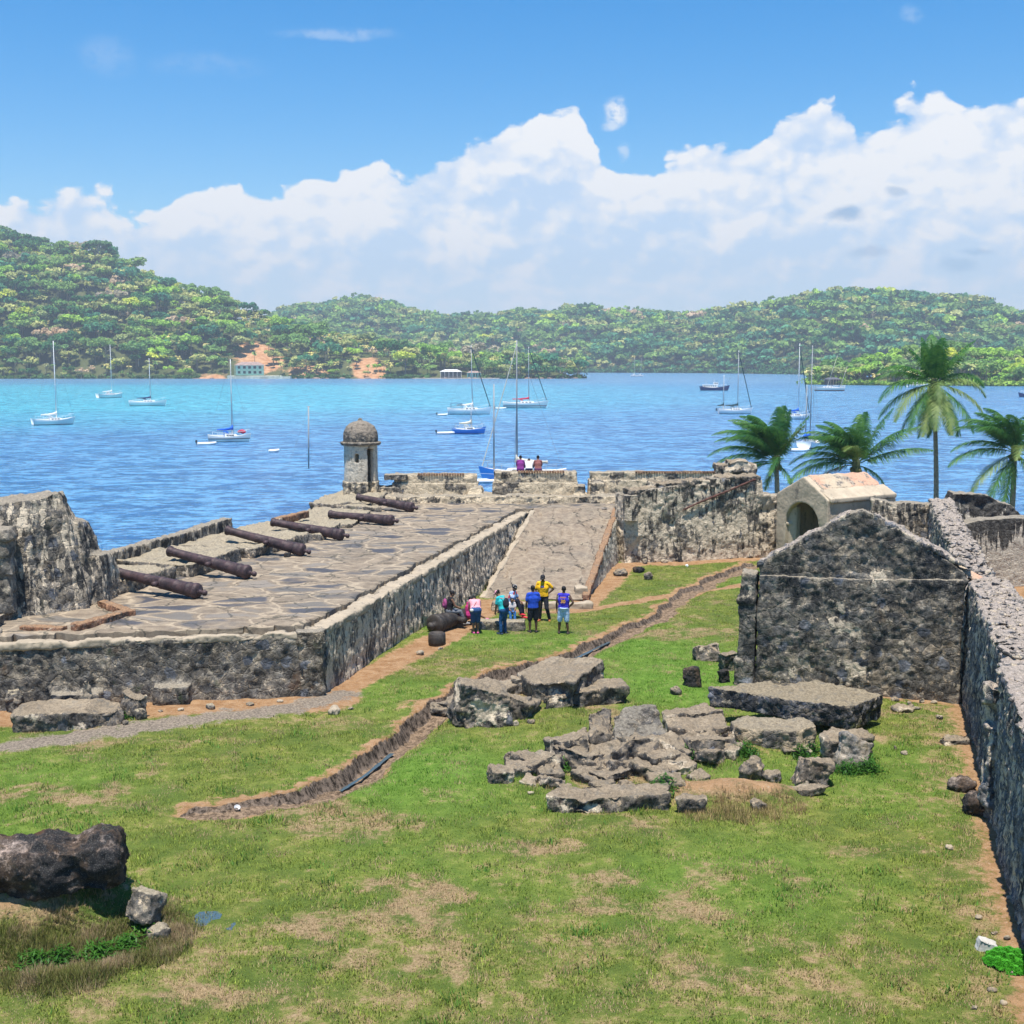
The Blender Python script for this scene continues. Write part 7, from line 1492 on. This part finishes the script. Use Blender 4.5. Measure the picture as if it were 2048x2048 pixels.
for hi, h in enumerate(HILLS):
    me = h['obj'].data; bv = BVHTree.FromPolygons([v.co.copy() for v in me.vertices], [tuple(p.vertices) for p in me.polygons])
    p0, p1 = h['px']; p0 = max(p0, -260); p1 = min(p1, 2310); d0m = float(h['d0']((p0+p1)/2)); drm = float(h['dr']((p0+p1)/2))
    sp_ = [8.2, 10.5, 7.0][hi]; aa_ = np.arange(p0, p1, 20.); dep = np.arange(float(h['d0'](aa_).min())-10, float((h['d0'](aa_)+1.15*h['dr'](aa_)).max()), sp_)
    for D in dep:
        xx0, xx1 = (p0-1024)/F*D, (p1-1024)/F*D
        for X_ in np.arange(xx0, xx1, sp_):
            x = X_+rs.uniform(-.9, .9)*sp_; y = D+rs.uniform(-1.2, 1.2)*sp_; pxv = 1024+F*x/y
            if not (p0 < pxv < p1): continue
            d0 = float(h['d0'](pxv)); dr_ = float(h['dr'](pxv)); v = (y-d0)/dr_
            if v < .0+1.5/dr_ or v > 1.12: continue
            e = 0
            if hi == 0:
                e = max(math.exp(-((pxv-520)/60)**2-((v-.22)/.26)**2), math.exp(-((pxv-745)/42)**2-((v-.2)/.3)**2))
                if e > .35 and rs.random() < .50: continue
                if 395 < pxv < 470 and v < .05: continue
                if 470 < pxv < 550 and v < .16: continue
                if 865 < pxv < 955 and v < .18: continue
            hit = bv.ray_cast(Vector((x, y, 400)), Vector((0, 0, -1)))
            if hit[0] is None: continue
            z = hit[0].z; clump = pn(np.array([[x*.012, y*.012, 3.3]]))[0]; ks = list(wts); wv3 = np.array([wts[k] for k in ks]); 
            if hi == 0: wv3[ks.index('tan')] *= 1.3 if clump > .2 else .15; wv3[ks.index('bright')] *= 1.8 if clump < -.1 else .6; wv3[ks.index('blue')] *= .7; wv3[ks.index('yellow')] *= .6; wv3[ks.index('olive')] *= 1.5
            if hi == 1: wv3 *= np.array([1.5, 1.4, .8, .1, .9, .16, 1.3, .6])
            if hi == 1 and v < .30 and pxv > 1180: wv3 *= np.array([1, 1.2, .1, 0, .4, .0, 3, .3])
            if hi == 2: wv3 *= np.array([1.5, .35, 4, 1.2, 1.0, .1, .2, .3])
            kd = ks[rs.choice(len(ks), p=wv3/wv3.sum())]; pal = 0
            if hi == 0 and pxv > 480 and pxv < 900 and v < 1.1: pal = .62
            elif hi == 0: pal = .14
            if hi == 2 and v < .25: pal = .75 if pxv < 1900 else .3
            if hi == 1: pal = .06
            s_ = (.55+1.25*rs.uniform()**2)*(1.05 if hi != 1 else 1.15)
            if hi == 2: s_ *= .78
            if v < .06: s_ *= .7
            if rs.random() < pal: kd = 'palm'; s_ = rs.uniform(.75, 1.15)
            allt.append((s_/y*(1 if 0 < pxv < 2048 else .0), kd, x, y, z-.5, s_, rs.uniform(0, 6.28), hi))
print('trees', len(allt))
allt.sort(key=lambda q: -q[0])
cnt = {'palm': 0, 'broad': 0}; pm_ = {}; stuff = {0: [], 1: [], 2: []}
PLAB = {0: 'palm with olive fronds among the forest trees across the bay', 1: 'palm with pale golden fronds across the bay', 2: 'palm with green fronds among the forest trees across the bay', 3: 'palm with dry yellowish fronds across the bay'}
for sc_0, kd, x, y, z, s_, ro, hi in allt:
    if kd == 'palm': pi_ = int(rs.integers(0, len(PPR))); V, C_ = PPR[pi_]; key = ('palm', pi_)
    else:
        lod = 0 if hi != 1 else 2
        ind = cnt['broad'] < 290 and hi != 1
        if hi != 1 and not ind: lod = 1
        l_ = PRO[(kd, lod)]; pi_ = int(rs.integers(0, len(l_))); V, C_ = l_[pi_]; key = (kd, pi_)
    cls = 'palm' if kd == 'palm' else 'broad'
    if hi != 1 and cnt[cls] < (290 if cls == 'broad' else 230) and sc_0 > 0:
        cnt[cls] += 1
        if key not in pm_: pm_[key] = soup_mesh('_'.join(map(str, key)), V, C_); pm_[key].materials.append(M_tree)
        nm = 'palm_tree' if kd == 'palm' else ('bare_tree' if kd == 'tan' else ('umbrella_tree' if kd == 'umbrella' else 'broadleaf_tree'))
        o = bpy.data.objects.new(nm, pm_[key]); COL.objects.link(o); o.location = (x, y, z); o.rotation_euler = (0, 0, ro); o.scale = (s_,)*3
        pq = 1024+F*x/y; hh_ = (z-WZ)
        if hi == 2: where = ' on the right shore, '+('by the listing wreck' if pq < 1760 else 'behind the tallest palm' if pq < 1960 else 'near the right edge')
        else: where = ' on the left headland, '+('behind the nearest white sailboat' if pq < 160 else 'behind the second sailboat' if pq < 250 else 'behind the third sailboat' if pq < 400 else 'around the mint green house' if pq < 580 else 'by the second orange slope' if pq < 830 else 'near the pale roofed shelter' if pq < 1000 else 'at its right tip')
        lv = ', low' if hh_ < 9 else ', midway up' if hh_ < 35 else ', high up'
        base_l = (PLAB[pi_//2].split(' across')[0].split(' among')[0] if kd == 'palm' else KINDS[kd][1].split(' in the forest')[0])
        tag(o, base_l+where+lv, 'palm tree' if kd == 'palm' else 'tree', base_l+where+lv)
    else:
        c_, s2 = math.cos(ro), math.sin(ro); W_ = V*s_; W2 = np.stack([W_[:, 0]*c_-W_[:, 1]*s2+x, W_[:, 0]*s2+W_[:, 1]*c_+y, W_[:, 2]+z], 1)
        stuff[hi].append((W2, C_*rs.uniform(.86, 1.14)))
for hi, nm, lab in ((0, 'headland_forest', 'mass of mixed forest covering the left headland'), (1, 'far_forest', 'distant forest covering the far hills behind the bay'), (2, 'shore_forest', 'light green forest mass behind the right shore palms')):
    if stuff[hi]:
        me = soup_mesh(nm, np.concatenate([q[0] for q in stuff[hi]]), np.concatenate([q[1] for q in stuff[hi]])); me.materials.append(M_tree); tag(link(nm, me), lab, 'forest', kind='stuff'); print(nm, len(me.polygons))
def low_bushes(hi, n, hgt, col, name, lab):
    h = HILLS[hi]; Vs = []; Cs = []
    for _ in range(n):
        pxv = rs.uniform(max(h['px'][0], -250), min(h['px'][1], 2300)); 
        if hi == 0 and (395 < pxv < 560 or 700 < pxv < 770 or 860 < pxv < 960): continue
        y = float(h['d0'](pxv))+rs.uniform(1, 9); x = (pxv-1024)/F*y; V, C_ = crown_np(rs, hgt*rs.uniform(.6, 1.3), hgt*.1, 46, .8 if hi != 1 else 1.3, col, .9); Vs.append(V+np.array([x, y, WZ])); Cs.append(C_*rs.uniform(.7, 1.3))
    me = soup_mesh(name, np.concatenate(Vs), np.concatenate(Cs)); me.materials.append(M_tree); tag(link(name, me), lab, 'shrubs', kind='stuff')
low_bushes(0, 420, 3.6, (.10, .20, .06), 'headland_shrubs', 'dark shore bushes along the foot of the left headland')
low_bushes(1, 520, 6.5, (.08, .21, .08), 'mangroves', 'even dark green mangroves along the far inlet shore')
low_bushes(2, 260, 3.0, (.26, .42, .08), 'shore_shrubs', 'light green bushes along the right shore')
# pale beach line and houses
def shore_house(label, px, py, wpx, hpx, cols, storeys=2, yh=None):
    y = yh or float(HILLS[0]['d0'](px))-1; p = atY(px, py, y); s_ = y/F; W_ = wpx*s_; Hh = hpx*s_; z0 = atY(px, py, y)[2]; rt = thing('shore_house', label, 'house', (p[0], y, z0), R(4))
    fh = Hh*.75/storeys
    wl_, rf, tr_ = cols
    g = G(); g.box((-W_/2, 0, -1), (W_/2, 6, Hh*.75)); wo_ = g.obj('wall', wl_, rt)
    g = G(); g.prism([(-W_*.30, 3, Hh), (W_*.30, 3, Hh), (W_*.30, 3.4, Hh), (-W_*.30, 3.4, Hh)], [(-W_*.56, -1.4, Hh*.74), (W_*.56, -1.4, Hh*.74), (W_*.56, 7, Hh*.74), (-W_*.56, 7, Hh*.74)]); g.obj('roof', rf, rt)
    for f_ in range(storeys):
        for k in range(5):
            xx = -W_*.42+k*W_*.19; g = G(); g.box((xx, -.06, f_*fh+fh*.28), (xx+W_*.10, .05, f_*fh+fh*.80)); g.obj('window', M_glass, rt)
        g = G()
        if storeys > 1:
            g.box((-W_*.53, -1.3, f_*fh-.1), (W_*.53, -.1, f_*fh+.1)); g.box((-W_*.53, -1.3, f_*fh+.85), (W_*.53, -1.2, f_*fh+.97))
            for k in range(22): xx = -W_*.53+k*W_*1.05/21; g.box((xx, -1.28, f_*fh+.1), (xx+.08, -1.22, f_*fh+.9))
            g.obj('balcony', tr_, rt)
    g = G()
    for k in range(6): xx = -W_*.53+k*W_*1.04/5; g.box((xx, -1.32, 0), (xx+.2, -1.14, Hh*.745))
    g.obj('post', tr_, rt); return rt
gm = simple('mint_paint', (.30, .55, .42), .7); gm2 = simple('pale_mint', (.58, .72, .60), .7); rfm = simple('old_roof', (.34, .24, .20), .9, .5, .3); wrf = simple('pale_roof', (.72, .70, .66), .7)
shore_house('two storey mint green house with balconies on the left headland shore', 499, 750, 54, 26, (gm2, rfm, gm), 2)
yq = float(HILLS[0]['d0'](530)); g = G(); p = atY(530, 757, yq); g.box((p[0]-26, yq-8, WZ-.5), (p[0]+22, yq-2.5, WZ+1.9)); g.box((p[0]-30, yq-2.6, WZ-.5), (p[0]+14, yq+6, WZ+2.6)); tag(g.obj('sea_wall', simple('sea_wall', (.52, .53, .42), .9, .4, .3)), 'pale green sea wall and terrace before the mint green house', 'sea wall')
shore_house('low open shelter with a broad pale roof on the far shore', 902, 756, 40, 17, (simple('shelter_dark', (.12, .13, .13), .8), wrf, M_white), 1)
shore_house('small turquoise hut beside the pale roofed shelter', 948, 756, 26, 14, (simple('turquoise', (.06, .34, .36), .7), rfm, gm), 1)
yq = float(HILLS[0]['d0'](900)); g = G(); p = atY(900, 757, yq); g.box((p[0]-28, yq-8, WZ-.5), (p[0]+40, yq+4, WZ+.6)); tag(g.obj('beach', simple('pale_sand', (.55, .46, .36), .95, .3, .25)), kind='structure')
shore_house('dark roofed beach shelter behind the listing wreck', 1668, 770, 26, 15, (simple('shelter_brown', (.10, .08, .07), .8), simple('dark_roof', (.10, .10, .12), .8), M_wood), 1, float(HILLS[2]['d0'](1668))-1)
g = G()
for k in range(28): pxv = 1640+k*11; p = at(pxv, float(interp([(1612, 768), (1750, 771), (2048, 774)])(pxv))-1, WZ); g.ell((p[0], p[1]+3, WZ-.1), (3.5, 3, .7), 8, 5)
tag(g.obj('sand_strip', simple('shore_sand', (.48, .37, .27), .95, .3, .3)), kind='structure')
g = G()
for k in range(60): pxv = rs.uniform(395, 1165); y = float(HILLS[0]['d0'](pxv))-2; g.ell(((pxv-1024)/F*y, y, WZ), (rs.uniform(.8, 3), 1.5, rs.uniform(.4, 1.3)), 7, 5)
tag(g.obj('shore_rocks', simple('shore_rock', (.30, .20, .14), .9, .4, .4)), 'brown rocks scattered along the waterline of the left headland', 'rocks', kind='stuff')
# ================================================================== grass
def blades(n, xr, yr, hmin, hmax, wid, name, lab, dens_fn=None, cat='grass', cols=((.155, .21, .035), (.31, .355, .07), (.46, .34, .19))):
    x = rs.uniform(*xr, n); y = yr[0]+(yr[1]-yr[0])*rs.uniform(0, 1, n)**1.35
    u = np.abs(x)/y; k = (u < .47); x, y = x[k], y[k]
    i = np.clip(((x-xs[0])/.1).round().astype(int), 0, nx0-1); j = np.clip(((y-ys[0])/.1).round().astype(int), 0, ny0-1); ix = j*nx0+i
    bare = np.maximum.reduce([a_di[ix], a_gr[ix], a_tr[ix]]); p = 1-sm(bare, .15, .6) if 'rubble' not in name and 'tuft' not in name else x*0+1.
    if dens_fn is not None: p = p*dens_fn(x, y)
    k = rs.uniform(0, 1, len(x)) < p; x, y, ix = x[k], y[k], ix[k]; n = len(x); z = Z[ix]-.01
    P_ = np.stack([x, y, x*0], 1); cl = fbm(P_, 1.6, 3); hh = rs.uniform(hmin, hmax, n)*(1+.9*np.clip(cl, -.6, 1)); a_ = rs.uniform(0, 6.28, n); ln = rs.uniform(.2, .9, n)*hh
    w_ = wid*rs.uniform(.6, 1.3, n); dx_ = np.cos(a_); dy_ = np.sin(a_)
    V = np.stack([np.stack([x-dy_*w_, y+dx_*w_, z], 1), np.stack([x+dy_*w_, y-dx_*w_, z], 1), np.stack([x+dx_*ln, y+dy_*ln, z+hh], 1)], 1).reshape(-1, 3)
    dry = sm(fbm(P_+9, 1.1, 4)*.7+a_dry[ix]*.6+rs.normal(size=n)*.22, .10, .55)[:, None]; lu = a_lu[ix][:, None]*.8
    c_ = np.array(cols[0])*(1-rs.uniform(0, 1, (n, 1)))+np.array(cols[1])*rs.uniform(0, 1, (n, 1)); c_ = c_*(1-lu)+np.array((.12, .27, .04))*lu; c_ = c_*(1-dry)+np.array(cols[2])*rs.uniform(.7, 1.3, (n, 1))*dry
    c4 = np.concatenate([np.repeat(c_, 3, 0), np.ones((3*n, 1))], 1)
    me = mesh_np(name, V, np.arange(3*n).reshape(-1, 3)); setattrf(me, 'col', c4, 'FLOAT_COLOR'); me.materials.append(M_grass); print(name, n); return tag(link(name, me), lab, cat, kind='stuff')
nx0, ny0 = len(xs), len(ys)
blades(1000000, (-16, 16), (15.5, 64), .03, .065, .009, 'grass', 'short mown grass with dry patches covering the courtyard')
def clump(x, y): return sm(fbm(np.stack([x, y, x*0+4], 1), .9, 4), .28, .5)
blades(90000, (-12, 12), (15.5, 36), .06, .13, .013, 'broadleaf_weed', 'taller broad leaved weeds in clumps through the lawn', clump, 'weeds', ((.06, .15, .03), (.14, .27, .05), (.30, .25, .10)))
def near(l, r):
    def f(x, y):
        d_ = np.full(x.shape, 9.)
        for (a, b) in l: d_ = np.minimum(d_, np.hypot(x-a, (y-b)*.8))
        return sm(-d_, -r, -r*.3)
    return f
mnd = [gp(a, b)[:2] for a, b in [(1400, 1600), (1440, 1605), (1480, 1600), (1540, 1600), (1500, 1620), (1580, 1612), (1440, 1620)]]
blades(60000, (2, 8), (23, 29), .08, .20, .006, 'dry_tuft', 'straw coloured tangle of dead grass on the low mound right of the front slab', near(mnd, .5), 'dead grass', ((.30, .22, .10), (.40, .30, .15), (.36, .25, .13)))
pl_ = [gp(q[0], q[1]+2)[:2] for q in pile]+[gp(a, b)[:2] for a, b in [(1210, 1612), (1130, 1614), (1290, 1610), (1060, 1585), (1700, 1540), (1480, 1512), (1150, 1424), (1040, 1440), (960, 1442), (1560, 1470)]]
blades(90000, (-4, 10), (23, 35), .06, .16, .006, 'rubble_grass', 'tufts of green and dead grass growing between the fallen stones', near(pl_, .55), 'grass', ((.10, .18, .03), (.24, .28, .07), (.42, .31, .17)))
lm_ = [gp(a, b)[:2] for a, b in [(40, 1880), (120, 1880), (20, 1840), (100, 1850), (170, 1835), (230, 1880), (30, 1900), (310, 1895), (330, 1860), (200, 1870), (240, 1850), (280, 1900), (150, 1910), (60, 1920)]]
blades(240000, (-10, -4), (17, 23), .05, .16, .007, 'dry_tuft', 'dead grass and weeds on the mound under the black boulder', near(lm_, .7), 'dead grass', ((.10, .15, .03), (.22, .18, .07), (.36, .27, .16)))
def weeds(pts, r, n, h, lab, col=None, name='weed'):
    for (px_, py_) in pts:
        x0_, y0_, z0_ = gp(px_, py_); q = rs.normal(size=(n, 2))*r*.45; x = x0_+q[:, 0]; y = y0_+.1+q[:, 1]; hh = rs.uniform(.3, 1, n)*h*np.exp(-(q**2).sum(1)/(r*r)); a_ = rs.uniform(0, 6.28, n); V = []
        cx = np.stack([x, y, z0_+hh*rs.uniform(.1, 1, n)], 1); d1 = np.stack([np.cos(a_), np.sin(a_), rs.uniform(-.3, .8, n)], 1)*.06; d2 = np.stack([-np.sin(a_), np.cos(a_), x*0], 1)*.016
        V = np.stack([cx-d1, cx+d2, cx+d1, cx-d2], 1).reshape(-1, 3); me = mesh_np(name, V, np.arange(4*n).reshape(-1, 4)); me.materials.append(col or M_weed); tag(link(name, me), lab, 'weeds', 'weeds: '+lab, kind='stuff')
weeds([(1605, 1518), (1620, 1506), (1740, 1545), (1725, 1525), (1700, 1548), (1490, 1508), (1380, 1515), (1120, 1540), (1240, 1608), (1330, 1580)], .35, 420, .4, 'low green weeds growing among the rubble stones')
weeds([(160, 1452), (215, 1440), (120, 1454), (245, 1438)], .3, 420, .2, 'green weeds along the foot of the layered slab at the left')
weeds([(190, 1912), (250, 1902), (120, 1925), (60, 1932), (290, 1870)], .32, 420, .25, 'green weeds at the foot of the mound under the black boulder')
x, y, z = gp(2022, 1926); n = 14000; q = rs.uniform(-1, 1, (n, 2)); q = q[(q**2).sum(1) < 1]; lump = fbm(np.stack([q[:, 0]*2, q[:, 1]*2, q[:, 0]*0], 1), 1.3, 2); q = q[(q**2).sum(1)+.6*lump[:len(q)] < .95]
n = len(q); cz = .16*(1-(q**2).sum(1))+.03*np.sin(q[:, 0]*13)*np.cos(q[:, 1]*11)+.02; P_ = np.stack([x+q[:, 0]*.42, y+q[:, 1]*.42, z+np.maximum(cz, .01)], 1); a_ = rs.uniform(0, 6.28, n); d1 = np.stack([np.cos(a_), np.sin(a_), rs.uniform(-.2, .6, n)], 1)*.030; d2 = np.stack([-np.sin(a_), np.cos(a_), rs.uniform(-.3, .3, n)], 1)*.013
me = mesh_np('moss_clump', np.stack([P_-d1, P_+d2, P_+d1, P_-d2], 1).reshape(-1, 3), np.arange(4*n).reshape(-1, 4)); me.materials.append(leafm('moss', (.05, .28, .015), (.09, .42, .03), .3)); tag(link('moss_clump', me), 'vivid green cushion of fine plants at the lower right corner', 'plant')
# ================================================================== haze between here and the far shore
g = G(); g.box((-2600, -60, WZ-2.2), (2600, 3300, 260)); hz = g.mesh('haze'); m, t = newmat('haze_air'); t.t.nodes.clear()
v = t.n('ShaderNodeVolumePrincipled'); v.inputs['Color'].default_value = (.80, .90, 1, 1); v.inputs['Density'].default_value = .00025; v.inputs['Anisotropy'].default_value = .2
o = t.n('ShaderNodeOutputMaterial'); t.t.links.new(v.outputs[0], o.inputs['Volume']); tag(link('haze', hz, m), 'pale sea haze filling the air over the bay', 'haze', kind='stuff')
